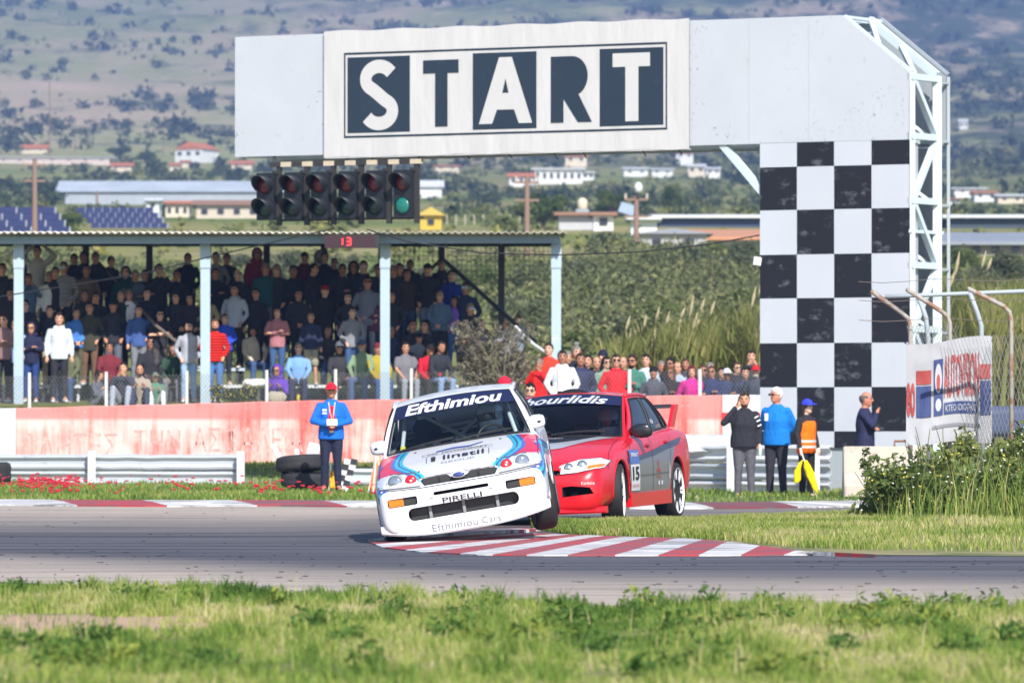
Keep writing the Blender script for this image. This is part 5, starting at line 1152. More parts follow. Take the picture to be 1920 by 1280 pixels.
# arms relative to hip height: elbow, wrist for (right = -x, left = +x)
def A(ex, ey, ez, wx, wy, wz): return ((ex, ey, ez), (wx, wy, wz))
ARMS = dict(down=A(.245, .02, .24, .25, -.06, .0), pocket=A(.29, .05, .24, .19, -.08, .05), fold=A(.25, -.06, .25, -.06, -.20, .29), phone=A(.25, -.14, .33, .08, -.23, .57), clasp=A(.27, -.02, .24, .05, -.19, .07), hip=A(.36, .06, .26, .19, -.04, .12),
            up=A(.40, .0, .62, .18, .05, .80), knee=A(.24, -.14, .25, .14, -.36, .08), paper=A(.30, -.05, .23, .075, -.23, .17), back=A(.27, .10, .24, .05, .17, .06), ear=A(.34, -.10, .34, .14, -.06, .60), mouth=A(.25, -.16, .30, .07, -.20, .49), across=A(.26, -.05, .25, -.10, -.19, .25), fore=A(.25, -.04, .24, .20, -.25, .22))
TPL = {}
SKIN0 = M('skin_default', (.45, .27, .19), .55); DARKM = M('face_dark', (.03, .02, .018), .5); LIPM = M('face_lip', (.30, .11, .09), .5)
def template(key, base, ra, la, vox=.0175, girth=1.0, tee=False, shorts=False, head_turn=0.0, fingers=False, long_coat=False, lean=None):
    if key in TPL: return TPL[key]
    hz = base['hz']; lean = base['lean'] if lean is None else lean; piv = Vector((0, 0, hz)); Rm = Matrix.Rotation(R(lean), 3, 'X')
    tp = lambda p: piv + Rm @ Vector(p)
    body, top, tro, shoe = MB(), MB(), MB(), MB(); g = girth
    prof = [(-.07, .12, .09, .01), (.0, .165, .115, .01), (.08, .165 * g, .115 * g, .0), (.19, .15 * g, .108 * g, -.005), (.32, .165 * g, .118 * g, -.005), (.43, .185, .115, .0), (.495, .186, .098, .005), (.535, .11, .078, .01), (.575, .058, .058, .005), (.66, .054, .056, -.01)]
    torso(body, prof, piv, lean)
    hem = -.20 if long_coat else -.07
    torso(top, [(hem, .185 * max(1, g), .140 * max(1, g), .005)] + [(z, rx + .020, ry + .022, cy) for z, rx, ry, cy in prof[2:6]] + [(.50, .198, .110, .006), (.547, .115, .088, .01), (.585, .074, .074, .008)], piv, lean)
    torso(tro, [(.09, .168 * g, .122 * g, .0), (.0, .182, .132, .008), (-.09, .170, .125, .01)][::-1], piv, lean if base is STAND else lean * .3)
    hc = tp((0, -.02, .722)); turn = Matrix.Rotation(R(head_turn), 3, 'Z'); hp = lambda p: hc + turn @ (Rm @ Vector(p) if abs(lean) < 3 else Vector(p))
    body.ell(hc, (.083, .100, .124), 16, 12, rot=turn); body.ell(hp((0, -.028, -.062)), (.056, .066, .062), 14, 8, rot=turn); body.ell(hp((0, -.060, -.092)), (.032, .030, .026), 10, 6, rot=turn)
    capsule(body, hp((0, -.092, .018)), hp((0, -.112, -.022)), .009, .0145, 8); body.ell(hp((0, -.088, .03)), (.05, .014, .012), 10, 6, rot=turn)
    for s in (-1, 1): body.ell(hp((s * .079, .008, -.008)), (.010, .020, .030), 8, 6, rot=turn)
    capsule(body, tp((0, .0, .55)), hc + Vector((0, .01, -.06)), .056, .052)
    for s, arm in ((-1, ra), (1, la)):
        sh = tp((s * .195, .0, .472)); el, wr = ARMS[arm]; el = tp((s * el[0], el[1], el[2])); wr = tp((s * wr[0], wr[1], wr[2]))
        if base is not STAND and arm == 'knee': wr = Vector((s * .13, base['knee'][1] + .10, base['knee'][2] + .075))
        fd = (wr - el).normalized(); side = Vector((s, 0, 0)); side = (side - fd * side.dot(fd)); side = side.normalized() if side.length > .2 else fd.orthogonal().normalized(); nrm = fd.cross(side)
        capsule(body, sh, el, .050, .040); capsule(body, el, wr, .041, .029)
        pc = wr + fd * .055; capsule(body, wr + fd * .01, wr + fd * .075, .026, .031, 8)
        for k in range(4):
            o = side * (-.030 + .020 * k); ln = (.060, .072, .068, .052)[k]; b0 = pc + fd * .025 + o; k1 = b0 + fd * ln * .55 - nrm * s * .006; k2 = k1 + fd * ln * .35 - nrm * s * .020
            capsule(body, b0, k1, .0098, .0088, 6); capsule(body, k1, k2, .0088, .0075, 6)
        capsule(body, wr + fd * .03 + side * -.024, wr + fd * .075 + side * -.052 - nrm * s * .01, .012, .009, 6)
        if tee: capsule(top, sh + Vector((-s * .015, 0, .0)), sh.lerp(el, .72), .074, .064)
        else: capsule(top, sh + Vector((-s * .012, 0, 0)), el, .070, .058); capsule(top, el, el.lerp(wr, .93), .058, .043)
        h = Vector((s * .095, .0, hz - .01)); kn, an, to = [Vector((s * q[0], q[1], q[2])) for q in (base['knee'], base['ank'], base['toe'])]
        capsule(body, h, kn, .083, .055); capsule(body, kn, an, .055, .037); capsule(body, an, an.lerp(to, .9), .040, .032)
        capsule(tro, h, kn, .102 * (.5 + .5 * g), .075); 
        if shorts: tro.lathe([(.085, 0), (.10, .12)], kn + Vector((0, 0, -.04)), (0, 0, 1), 12)
        else: capsule(tro, kn, an + Vector((0, 0, .02)), .074, .058)
    f = Vector(base['toe']) - Vector(base['ank']); an = Vector(base['ank']); rr = []
    for t, wd, ht in ((-.06, .030, .06), (-.03, .043, .085), (.03, .046, .09), (.10, .048, .07), (.16, .045, .05), (.20, .032, .035), (.215, .012, .02)):
        rr.append([Vector((wd * math.cos(q), -t, max(0.0, ht * .5 + ht * .55 * math.sin(q)))) for q in np.linspace(0, 2 * math.pi, 13)[:-1]])
    sm = MB().rings(rr).mesh('shoe', DARKM, True)
    bm_ = remesh(body, 'body_' + key, vox, [SKIN0, DARKM, LIPM], 2)
    idx = []
    inv = turn.inverted()
    for p in bm_.polygons:
        q = inv @ (p.center - hc); k = 0
        if q.y < -.055:
            if abs(abs(q.x) - .031) < .015 and abs(q.z - .012) < .0085: k = 1
            elif abs(abs(q.x) - .033) < .021 and abs(q.z - .036) < .0065: k = 1
            elif abs(q.x) < .024 and abs(q.z + .060) < .0075: k = 2
        idx.append(k)
    bm_.polygons.foreach_set('material_index', idx)
    v2 = max(.016, vox)
    TPL[key] = dict(body=bm_, top=remesh(top, 'top_' + key, v2, [DARKM], 3), tro=remesh(tro, 'tro_' + key, v2, [DARKM], 3), shoe=sm, shoes=[(Vector((s * base['ank'][0], base['ank'][1], base['ank'][2] - .085)), s) for s in (-1, 1)], head=hc, turn=head_turn, base=base)
    return TPL[key]
# head wear, built round the head centre
def head_mesh(kind):
    key = 'hair_' + kind
    if key in TPL: return TPL[key]
    mb = MB()
    if kind in ('short', 'long', 'bun', 'thin'):
        g_ = .003 if kind == 'thin' else .0
        mb.ell((0, .010, .018 - g_), (.086 - g_, .104 - g_, .112 - g_), 22, 16)
        keep = []
        for f in mb.f:
            c = sum((Vector(mb.v[i]) for i in f), Vector()) / len(f)
            cut = (c.y < -.052 and c.z < .068 + .02 * noise.noise(c * 30)) or (c.y < .01 and c.z < .01) or c.z < (-.075 if kind != 'short' else -.055) + .015 * noise.noise(c * 40)
            if kind == 'thin': cut = cut or c.z > .055 or c.z < -.05
            if not cut: keep.append(f)
        mb.f = keep
        me = mb.mesh(key, DARKM, True)
        if kind == 'long':
            m2 = MB(); m2.ell((0, .010, .020), (.088, .104, .110), 20, 14)
            m2.v = [tuple(Vector(v) + Vector((0, max(0, .0), 0))) for v in m2.v]
            for s in (-1, 1): capsule(m2, (s * .070, .035, .0), (s * .085, .03, -.20), .030, .026)
            capsule(m2, (0, .05, .0), (0, .075, -.22), .075, .05); b = MB(); b.v = m2.v; b.f = m2.f
            me = remesh(b, key, .012, [DARKM], 2); bm = bmesh.new(); bm.from_mesh(me)
            bmesh.ops.delete(bm, geom=[f for f in bm.faces if f.calc_center_median().y < -.045 and abs(f.calc_center_median().x) < .062 and -.13 < f.calc_center_median().z < .06], context='FACES'); bm.to_mesh(me); bm.free()
        if kind == 'bun':
            m3 = MB(); m3.v = [tuple(v.co) for v in me.vertices]; m3.f = [tuple(p.vertices) for p in me.polygons]; m3.ell((0, .03, .15), (.055, .055, .05), 12, 8); me = m3.mesh(key, DARKM, True)
    elif kind == 'cap':
        mb.ell((0, .006, .030), (.088, .106, .098), 22, 14); mb.f = [f for f in mb.f if sum(mb.v[i][2] for i in f) / len(f) > .022]
        vs = []
        for i in range(11):
            a = R(200 + 140 * i / 10)
            for rr_, z in ((.085, .040), (.135, .032), (.16, .018)): vs.append((.95 * rr_ * math.cos(a) * .82, -.025 + rr_ * math.sin(a) * 1.05, z + .012 * math.sin(math.pi * i / 10)))
        mb.add(vs, [(i * 3 + k, (i + 1) * 3 + k, (i + 1) * 3 + k + 1, i * 3 + k + 1) for i in range(10) for k in range(2)]); me = mb.mesh(key, DARKM, True)
    elif kind == 'beanie':
        mb.ell((0, .008, .026), (.090, .108, .112), 22, 14); mb.f = [f for f in mb.f if sum(mb.v[i][2] for i in f) / len(f) > .022]; me = mb.mesh(key, DARKM, True)
    elif kind == 'hood':
        mb.ell((0, .022, .002), (.112, .122, .145), 24, 18); mb.ell((0, .05, -.13), (.14, .10, .07), 18, 10)
        mb.f = [f for f in mb.f if not (sum(mb.v[i][1] for i in f) / len(f) < -.045 and abs(sum(mb.v[i][0] for i in f) / len(f)) < .082 and -.13 < sum(mb.v[i][2] for i in f) / len(f) < .088)]; me = mb.mesh(key, DARKM, True)
    elif kind == 'collar':
        mb.ell((0, .055, -.155), (.115, .085, .055), 16, 8); me = mb.mesh(key, DARKM, True)
    elif kind == 'glasses':
        for s in (-1, 1):
            mb.rings([[Vector((s * .034 + .026 * math.cos(q), -.102 - .004 * k, .010 + .018 * math.sin(q))) for q in np.linspace(0, 2 * math.pi, 11)[:-1]] for k in (0, 1)]); mb.bar((s * .058, -.098, .016), (s * .082, .0, .012), .006)
        mb.bar((-.012, -.105, .014), (.012, -.105, .014), .006); me = mb.mesh(key, DARKM)
    elif kind == 'beard':
        mb.ell((0, -.040, -.070), (.060, .066, .052), 18, 12); mb.f = [f for f in mb.f if sum(mb.v[i][2] for i in f) / len(f) < -.066]; me = mb.mesh(key, DARKM, True)
    TPL[key] = me; return me
def cloth(c, puffer=False):
    k = 'cloth_%d_%d_%d%s' % (*[int(x) for x in c], '_quilted' if puffer else '')
    if k in MATS: return MATS[k]
    col = rgb(*c); m, nt, b, oc = new_mat(k, .85); b.inputs['Specular IOR Level'].default_value = .25
    n = noise_node(nt, oc, 7, 5, .6); nt.links.new(mixc(nt, n, tuple(x * .8 for x in col), tuple(min(1, x * 1.15 + .004) for x in col)), b.inputs['Base Color'])
    bp = nt.nodes.new('ShaderNodeBump'); bp.inputs['Strength'].default_value = 1.0; bp.inputs['Distance'].default_value = .05
    if puffer:
        w = nt.nodes.new('ShaderNodeTexWave'); w.bands_direction = 'Z'; w.inputs['Scale'].default_value = 5.5; w.inputs['Distortion'].default_value = .6; nt.links.new(oc, w.inputs['Vector']); nt.links.new(w.outputs['Fac'], bp.inputs['Height'])
    else: nt.links.new(noise_node(nt, oc, 6.5, 3, .5, 1, 1, .6), bp.inputs['Height'])
    nt.links.new(bp.outputs[0], b.inputs['Normal']); return m
SK = [(214, 160, 132), (200, 146, 118), (188, 132, 104), (222, 172, 146), (176, 122, 96)]
BLKC, NAVYC, GREYC, JEAN, LJEAN, WHT, BEI, OLV = (42, 42, 50), (44, 52, 84), (120, 124, 132), (62, 88, 130), (126, 156, 196), (222, 224, 230), (190, 172, 146), (84, 84, 66)
HAIRC = [(30, 22, 18), (44, 32, 25), (24, 20, 20), (70, 50, 36), (120, 118, 114)]
def person(label, loc, rot, tpl, scale=1.0, top=BLKC, bottom=BLKC, hair='short', hairc=None, skin=None, glasses=None, shoes=(200, 200, 205), puffer=False, group=None, beard=None, collar=False):
    t = TPL[tpl]; i = random.randrange(5)
    r = thing('person', label, 'person', loc, rot, group); r.scale = (scale, scale, scale)
    sk = skin or SK[i]; sm = M('skin_%d_%d_%d' % sk, rgb(*sk), .55, var=.08, scale=14)
    inst('body', t['body'], [sm, DARKM, LIPM], r); inst('top', t['top'], cloth(top, puffer), r); inst('trousers', t['tro'], cloth(bottom), r)
    for p, s in t['shoes']: inst('shoe', t['shoe'], cloth(shoes), r, p, (0, 0, R(6 * s)))
    hr = (0, 0, R(t['turn'])); hc = cloth(hairc or HAIRC[random.randrange(5)])
    if hair: inst({'cap': 'cap', 'beanie': 'beanie', 'hood': 'hood'}.get(hair, 'hair'), head_mesh(hair), hc, r, t['head'], hr, (1.06, 1.05, 1.06))
    if collar: inst('collar', head_mesh('collar'), cloth(top), r, t['head'], hr, (1.06, 1.05, 1.06))
    if glasses: inst('sunglasses', head_mesh('glasses'), M('lens_%d_%d_%d' % glasses, rgb(*glasses), .15, coat=1), r, t['head'], hr, (1.06, 1.05, 1.06))
    if beard: inst('beard', head_mesh('beard'), cloth(beard), r, t['head'], hr, (1.06, 1.05, 1.06))
    return r
template('stand', STAND, 'down', 'down'); template('pocket', STAND, 'pocket', 'pocket'); template('fold', STAND, 'fold', 'across', lean=-2); template('phone', STAND, 'phone', 'phone'); template('clasp', STAND, 'clasp', 'clasp', girth=1.12)
template('hip', STAND, 'down', 'hip'); template('up', STAND, 'up', 'up'); template('tee', STAND, 'down', 'fore', tee=True); template('teefold', STAND, 'fold', 'across', tee=True, shorts=True); template('coat', STAND, 'pocket', 'pocket', long_coat=True); template('kid', STAND, 'down', 'down', shorts=True)
template('sit', SIT, 'knee', 'knee'); template('sitlean', SIT, 'knee', 'knee', lean=14); template('sittee', SIT, 'knee', 'knee', tee=True, girth=1.15); template('squat', SQUAT, 'knee', 'knee'); template('squatphone', SQUAT, 'phone', 'phone')
ROWS = {0: (136.15, 1.67, 602), 1: (136.9, 2.045, 570), 2: (137.7, 2.415, 539), 3: (138.55, 2.83, 505), 4: (139.45, 3.245, 471)}
G1, G2 = 'spectators in the grandstand', 'spectators behind the red wall on the right'
POSES = ['stand', 'pocket', 'fold', 'hip', 'clasp', 'stand', 'pocket', 'coat', 'phone']
def spec(u, v, txt, tpl='stand', rot=None, row=None, **k):
    if tpl == 'stand': tpl = random.choice(POSES); k.setdefault('collar', random.random() < .4)
    if tpl.startswith('squat'):
        h = P(u, v, 134.9); base = h.z - 1.02; loc = Vector((h.x, 134.9, max(1.5, base))); sc = min(1.05, max(.8, (h.z - loc.z) / 1.02))
    elif tpl.startswith('sit'):
        d, z, _ = min(((136.85, 2.04, 640), (137.65, 2.41, 607), (136.85, 1.9, 660)), key=lambda q: abs(q[2] - v)); h = P(u, v, d); loc = Vector((h.x, d, z - .45)); sc = min(1.08, max(.85, (h.z - loc.z) / 1.39))
    else:
        if row is None: row = min(ROWS, key=lambda q: abs(ROWS[q][2] - v))
        d, z, _ = ROWS[row]; h = P(u, v, d); loc = Vector((h.x, d + random.uniform(-.05, .05), z)); sc = min(1.12, max(.60, (h.z - z) / 1.775))
    person(txt, loc, R(random.uniform(-22, 22) if rot is None else rot), tpl, sc, group=G1, **k)
D = dict
for args in [
 (4, 493, 'person in black at the far left edge of the upper rows', 'stand', D(hairc=(20, 18, 18))), (70, 460, 'person in a white top with both arms raised behind the head under the roof', 'up', D(top=(196, 192, 196), bottom=JEAN)),
 (53, 512, 'person in a faded blue denim jacket behind the left post', 'stand', D(top=(92, 118, 150), bottom=JEAN)), (93, 508, 'person in a plain white shirt in the upper rows at left', 'stand', D(top=WHT)), (120, 490, 'person in a white quilted vest with cyan sunglasses', 'pocket', D(top=(176, 178, 184), puffer=True, glasses=(90, 200, 220))),
 (104, 500, 'dark-clothed person between the white shirt and the white vest', 'stand', D()), (139, 475, 'dark-haired person in black in the top row, left of two together', 'stand', D(hairc=(20, 18, 18))), (157, 471, 'dark-haired person in black in the top row, right of two together', 'stand', D(hairc=(20, 18, 18))),
 (179, 473, 'short-haired person in dark grey at the top of the stair rail', 'stand', D(top=(44, 44, 50))), (162, 495, 'person in a brown jacket in the upper rows at left', 'pocket', D(top=(104, 88, 72))), (208, 480, 'person in black looking sideways beside the brown rail', 'stand', D(rot=45)),
 (236, 500, 'person in a dark teal hooded jacket beside the stair rail', 'coat', D(top=(22, 60, 62), hair='hood', hairc=(22, 60, 62))), (254, 506, 'person in a grey blue jacket right of the teal one', 'stand', D(top=(78, 92, 112))), (272, 505, 'person in a charcoal sweater between grey jacket and phone holder', 'stand', D(top=(52, 50, 54))),
 (298, 494, 'person in black filming with a phone held to the face', 'phone', D()), (332, 505, 'person in dark clothes with a hand at the mouth, left of the second post', 'phone', D(top=(34, 34, 40))), (352, 474, 'tall person in black in the top row left of the second post', 'stand', D(top=(24, 26, 34))),
 (356, 550, 'woman in a black coat with dark sunglasses beside the second post', 'coat', D(hair='long', glasses=(20, 20, 24))), (47, 561, 'person in black with sunglasses behind the left post', 'stand', D(glasses=(20, 20, 24))), (7, 588, 'person in a dusty pink sweater with sunglasses at the left edge', 'fold', D(top=(140, 108, 108), glasses=(20, 20, 24))),
 (58, 604, 'person in a navy hoodie with hand on the chin beside the left post', 'fold', D(top=(34, 36, 66), bottom=(40, 62, 120), hair='hood', hairc=(34, 36, 66), glasses=(20, 20, 24))), (94, 572, 'boy in a dark sweater and beige trousers standing on the lowest bench', 'stand', D(top=(36, 42, 54), bottom=BEI)), (111, 586, 'boy in a white shirt beside the boy in beige trousers', 'stand', D(top=(206, 214, 226), bottom=BLKC)),
 (143, 577, 'stout person in a bright blue shirt and olive trousers, arms together', 'clasp', D(top=(70, 122, 196), bottom=OLV, hairc=(40, 28, 22))), (168, 566, 'person in a long dark olive coat behind the blue shirt', 'coat', D(top=(62, 62, 52), bottom=(110, 84, 66))), (159, 542, 'young person in black behind the olive coat', 'stand', D()), (180, 548, 'person in black holding a phone behind the olive coat', 'phone', D()),
 (212, 561, 'person in a black sweatshirt and cap with grey jeans', 'pocket', D(bottom=(92, 98, 112), hair='cap', hairc=(24, 26, 34))), (242, 542, 'boy in a white T-shirt and light jeans beside the stair rail', 'tee', D(top=(224, 226, 240), bottom=LJEAN)), (227, 544, 'boy in black behind the boy in the white T-shirt', 'stand', D()),
 (300, 580, 'man in a black T-shirt and shorts with folded arms and sunglasses', 'teefold', D(bottom=(76, 72, 74), glasses=(20, 20, 24))), (283, 625, 'woman in a shiny black jacket sitting on a bench', 'sit', D(hair='long')), (354, 602, 'bearded man in a light grey sweater and pale jeans in the front', 'pocket', D(top=(164, 166, 176), bottom=(150, 176, 208), beard=(36, 28, 24), rot=5)),
 (179, 693, 'woman in a grey hoodie sitting low behind the wall, face turned', 'squat', D(top=(92, 96, 106), bottom=GREYC, hair='long', rot=60)), (233, 677, 'person in a dark striped hoodie sitting low and holding up a phone', 'squatphone', D(top=(56, 60, 74), bottom=(160, 166, 180))), (262, 682, 'bald bearded man in beige sitting low behind the wall', 'squat', D(top=(166, 152, 138), bottom=(50, 60, 84), hair=None, beard=(60, 44, 36))), (290, 697, 'child in green with a grey cap sitting low behind the wall', 'squat', D(top=(88, 130, 108), bottom=WHT, hair='cap', hairc=(110, 116, 104))),
 (405, 472, 'person in a grey white top in the top row right of the second post', 'stand', D(top=(140, 142, 152))), (425, 474, 'person in a black jacket in the top row beside the red hoodie', 'stand', D()), (404, 502, 'person in dark clothes close behind the second post', 'stand', D(top=(34, 30, 44))), (446, 504, 'bald man with sunglasses in dark clothes left of the teal sweater', 'stand', D(hair='thin', glasses=(20, 20, 24))),
 (440, 532, 'young man in a hoodie, white above and black below', 'pocket', D(top=(168, 176, 196), bottom=(36, 38, 48), collar=True)), (421, 588, 'boy in a bright blue sweatshirt beside the red quilted jacket', 'stand', D(top=(40, 74, 190), bottom=(40, 42, 52), row=1)), (403, 597, 'man in a bright red quilted jacket and blue jeans', 'pocket', D(top=(226, 44, 32), bottom=(80, 116, 170), puffer=True, rot=8, beard=(40, 30, 26))),
 (482, 465, 'person in a dark red hoodie with the hood up in the top row', 'stand', D(top=(140, 22, 34), hair='hood', hairc=(140, 22, 34))), (498, 492, 'grey-haired man in a teal sweater and pale grey trousers', 'back', D(top=(30, 88, 98), bottom=(136, 136, 144), hairc=(130, 126, 120), rot=0)), (519, 495, 'woman in black right of the teal sweater', 'coat', D(hair='long')), (550, 497, 'stout man in a dark jacket right of the teal sweater', 'clasp', D(top=(30, 32, 42), bottom=(34, 40, 70))),
 (571, 472, 'person in dark red with a cap beside the loudspeaker', 'stand', D(top=(110, 22, 30), hair='cap', hairc=(30, 26, 30))), (587, 493, 'man in a dark jacket in profile below the loudspeaker', 'stand', D(rot=60)), (609, 472, 'person in black in the top row right of the loudspeaker', 'stand', D()), (627, 484, 'man with sunglasses and a black jacket under the display', 'stand', D(glasses=(20, 20, 24))),
 (609, 534, 'man in a black racing jacket with red trim and a red cap', 'stand', D(top=(30, 26, 30), hair='cap', hairc=(170, 30, 34))), (583, 584, 'boy in a navy jacket and camouflage shorts standing on the lowest bench', 'kid', D(top=(40, 48, 76), bottom=(150, 144, 126), glasses=(20, 20, 24), rot=0, row=1)), (522, 683, 'woman in a purple hoodie with the hood up sitting low behind the wall', 'squat', D(top=(96, 58, 170), bottom=(40, 36, 48), hair='hood', hairc=(96, 58, 170), glasses=(20, 20, 24), rot=-15)),
 (637, 640, 'man in a charcoal top with white cap and sunglasses sitting in front', 'sit', D(top=(52, 52, 58), bottom=(70, 68, 72), hair='cap', hairc=(226, 220, 230), glasses=(20, 20, 24), rot=10)), (642, 494, 'person in black right of the man with sunglasses under the display', 'stand', D()), (663, 490, 'person in a black hood under the display', 'stand', D(hair='hood', hairc=(28, 28, 32))), (682, 488, 'young man in dark blue with sunglasses left of the third post', 'stand', D(top=(40, 42, 58), glasses=(20, 20, 24))),
 (689, 517, 'man in a grey fleece jacket and grey trousers left of the third post', 'pocket', D(top=(112, 118, 136), bottom=(132, 138, 156), glasses=(20, 20, 24), rot=5, row=2)), (652, 548, 'woman in a long black coat left of the grey fleece', 'coat', D(hair='short')), (710, 494, 'person in dark clothes right behind the third post', 'stand', D()), (737, 497, 'woman in a dark jacket over a white top and blue jeans', 'coat', D(top=(36, 42, 60), bottom=(60, 92, 150), hair='long', rot=10)),
 (749, 493, 'person in black behind the woman in blue jeans', 'stand', D()), (769, 487, 'tall man in dark clothes in the upper rows right of the third post', 'stand', D(top=(32, 36, 44))), (763, 504, 'person in a dark brown jacket right of the woman in jeans', 'stand', D(top=(64, 50, 44), bottom=JEAN)), (802, 493, 'man in a black sweater and light grey jeans with a cap', 'stand', D(bottom=(128, 140, 166), hair='cap', hairc=(34, 34, 40), rot=-8)),
 (828, 487, 'person in black below the dark stair rail fork', 'stand', D()), (846, 506, 'young man in a royal blue sweater under a dark jacket', 'stand', D(top=(30, 48, 140))), (873, 528, 'man in a navy jacket with bright cyan mirrored sunglasses', 'pocket', D(top=(34, 44, 74), glasses=(40, 200, 235))), (852, 555, 'girl in a purple top and blue jeans at the right end', 'stand', D(top=(128, 88, 190), bottom=(78, 108, 168), hair='short', row=2)), (882, 568, 'man in black with blue mirrored sunglasses at the right end', 'pocket', D(glasses=(90, 160, 230))),
 (775, 598, 'person in black sitting left of two, behind the grey T-shirt', 'sit', D()), (795, 600, 'person in black sitting right of two, behind the red jacket', 'sit', D()), (783, 622, 'person in grey with a dark cap bending forward on the second bench', 'sitlean', D(top=(124, 128, 136), hair='cap', hairc=(30, 32, 44))), (678, 636, 'older man in a green and beige jacket with a blue grey cap, sitting', 'sit', D(top=(122, 142, 112), bottom=(70, 96, 140), hair='cap', hairc=(74, 88, 116), beard=(180, 176, 170))),
 (709, 643, 'woman in a mustard hoodie with a maroon beanie sitting behind the post', 'sit', D(top=(164, 146, 48), bottom=(64, 92, 140), hair='beanie', hairc=(110, 36, 50))), (761, 641, 'man in a grey T-shirt with a red print sitting in front', 'sittee', D(top=(112, 112, 120), bottom=(150, 154, 166), rot=15)), (800, 643, 'man in a red jacket and black cap sitting in front', 'sitlean', D(top=(190, 26, 48), bottom=(44, 44, 50), hair='cap', hairc=(28, 28, 30), rot=25)), (819, 637, 'man in a dark jacket and pale jeans sitting beside the red jacket', 'sitlean', D(top=(46, 48, 58), bottom=(134, 160, 198), rot=30)),
 (904, 598, 'person in black with a raised hand behind the dry bush', 'phone', D(row=1)), (948, 600, 'bald man in a grey jacket with sunglasses behind the dry bush', 'fold', D(top=(160, 164, 176), hair='thin', glasses=(20, 20, 24), row=1)), (971, 590, 'dark-haired man in a grey jacket over teal leaning on the handrail', 'fold', D(top=(124, 138, 150), beard=(30, 24, 22), row=1)), (20, 540, 'person in dark clothes beside the left post in the third row', 'stand', D()), (330, 548, 'person in black in the middle rows left of the black coat', 'stand', D()), (480, 540, 'person in dark clothes half hidden left of the grey trousers', 'stand', D(top=(30, 30, 40), bottom=(30, 30, 38))),
 (275, 540, 'person in dark blue in the middle rows above the shiny jacket', 'stand', D(top=(30, 34, 52))), (560, 542, 'person in black in the middle rows left of the racing jacket', 'stand', D()), (735, 545, 'person in dark grey in the middle rows right of the third post', 'stand', D(top=(40, 42, 48))), (128, 640, 'man in an olive jacket sitting on the lowest bench at left', 'sit', D(top=(96, 100, 78), bottom=JEAN)), (205, 640, 'woman in a burgundy sweater sitting behind the low sitting group', 'sit', D(top=(112, 40, 52), bottom=BLKC, hair='long')), (325, 642, 'man in dark green sitting left of the light grey sweater', 'sitlean', D(top=(50, 74, 62), bottom=GREYC)), (560, 642, 'man in a sky blue shirt sitting left of the boy in shorts', 'sit', D(top=(120, 160, 210), bottom=NAVYC)), (610, 608, 'person in charcoal sitting under the red cap', 'sitlean', D(top=(70, 72, 80), bottom=JEAN)), (475, 608, 'woman in a cream sweater sitting below the grey trousers', 'sit', D(top=(196, 186, 168), bottom=JEAN, hair='long')), (75, 608, 'man in rust brown sitting behind the navy hoodie', 'sit', D(top=(134, 78, 52), bottom=BLKC)), (735, 610, 'person in navy sitting right of the third post', 'sit', D(top=NAVYC, bottom=JEAN)), (660, 575, 'boy in a grey sweatshirt standing below the long black coat', 'pocket', D(top=(130, 132, 140), bottom=JEAN)), (520, 575, 'girl in a dusty rose jacket standing below the black coat', 'fold', D(top=(168, 112, 118), bottom=JEAN, hair='long')), (260, 572, 'man in a mid blue sweater left of the folded arms', 'hip', D(top=(64, 90, 148), bottom=GREYC)), (385, 545, 'person in light khaki just left of the second post', 'pocket', D(top=(150, 140, 112), bottom=BLKC)), (700, 548, 'person in plum right beside the third post', 'fold', D(top=(92, 52, 84), bottom=BLKC)), (825, 545, 'man in steel blue below the stair rail fork', 'clasp', D(top=(86, 108, 136), bottom=BLKC)),
 (28, 600, 'child in light blue at the left edge of the front row', 'stand', D(top=(150, 170, 206), bottom=BLKC))]:
    u, v, txt, tp_, kw = args
    if tp_ == 'back': template('back', STAND, 'back', 'back')
    spec(u, v, txt, tp_, **kw)
def crowd(u, v, txt, tpl='stand', d=None, rot=None, **k):
    if tpl == 'stand': tpl = random.choice(POSES); k.setdefault('collar', random.random() < .4)
    d = d or random.uniform(127.3, 128.6); h = P(u, v, d); gz = T(h.x, d); sc = min(1.08, max(.86, (h.z - gz) / 1.775))
    person(txt, (h.x, d, h.z - 1.775 * sc), R(random.uniform(-25, 25) if rot is None else rot), tpl, sc, group=G2, **k)
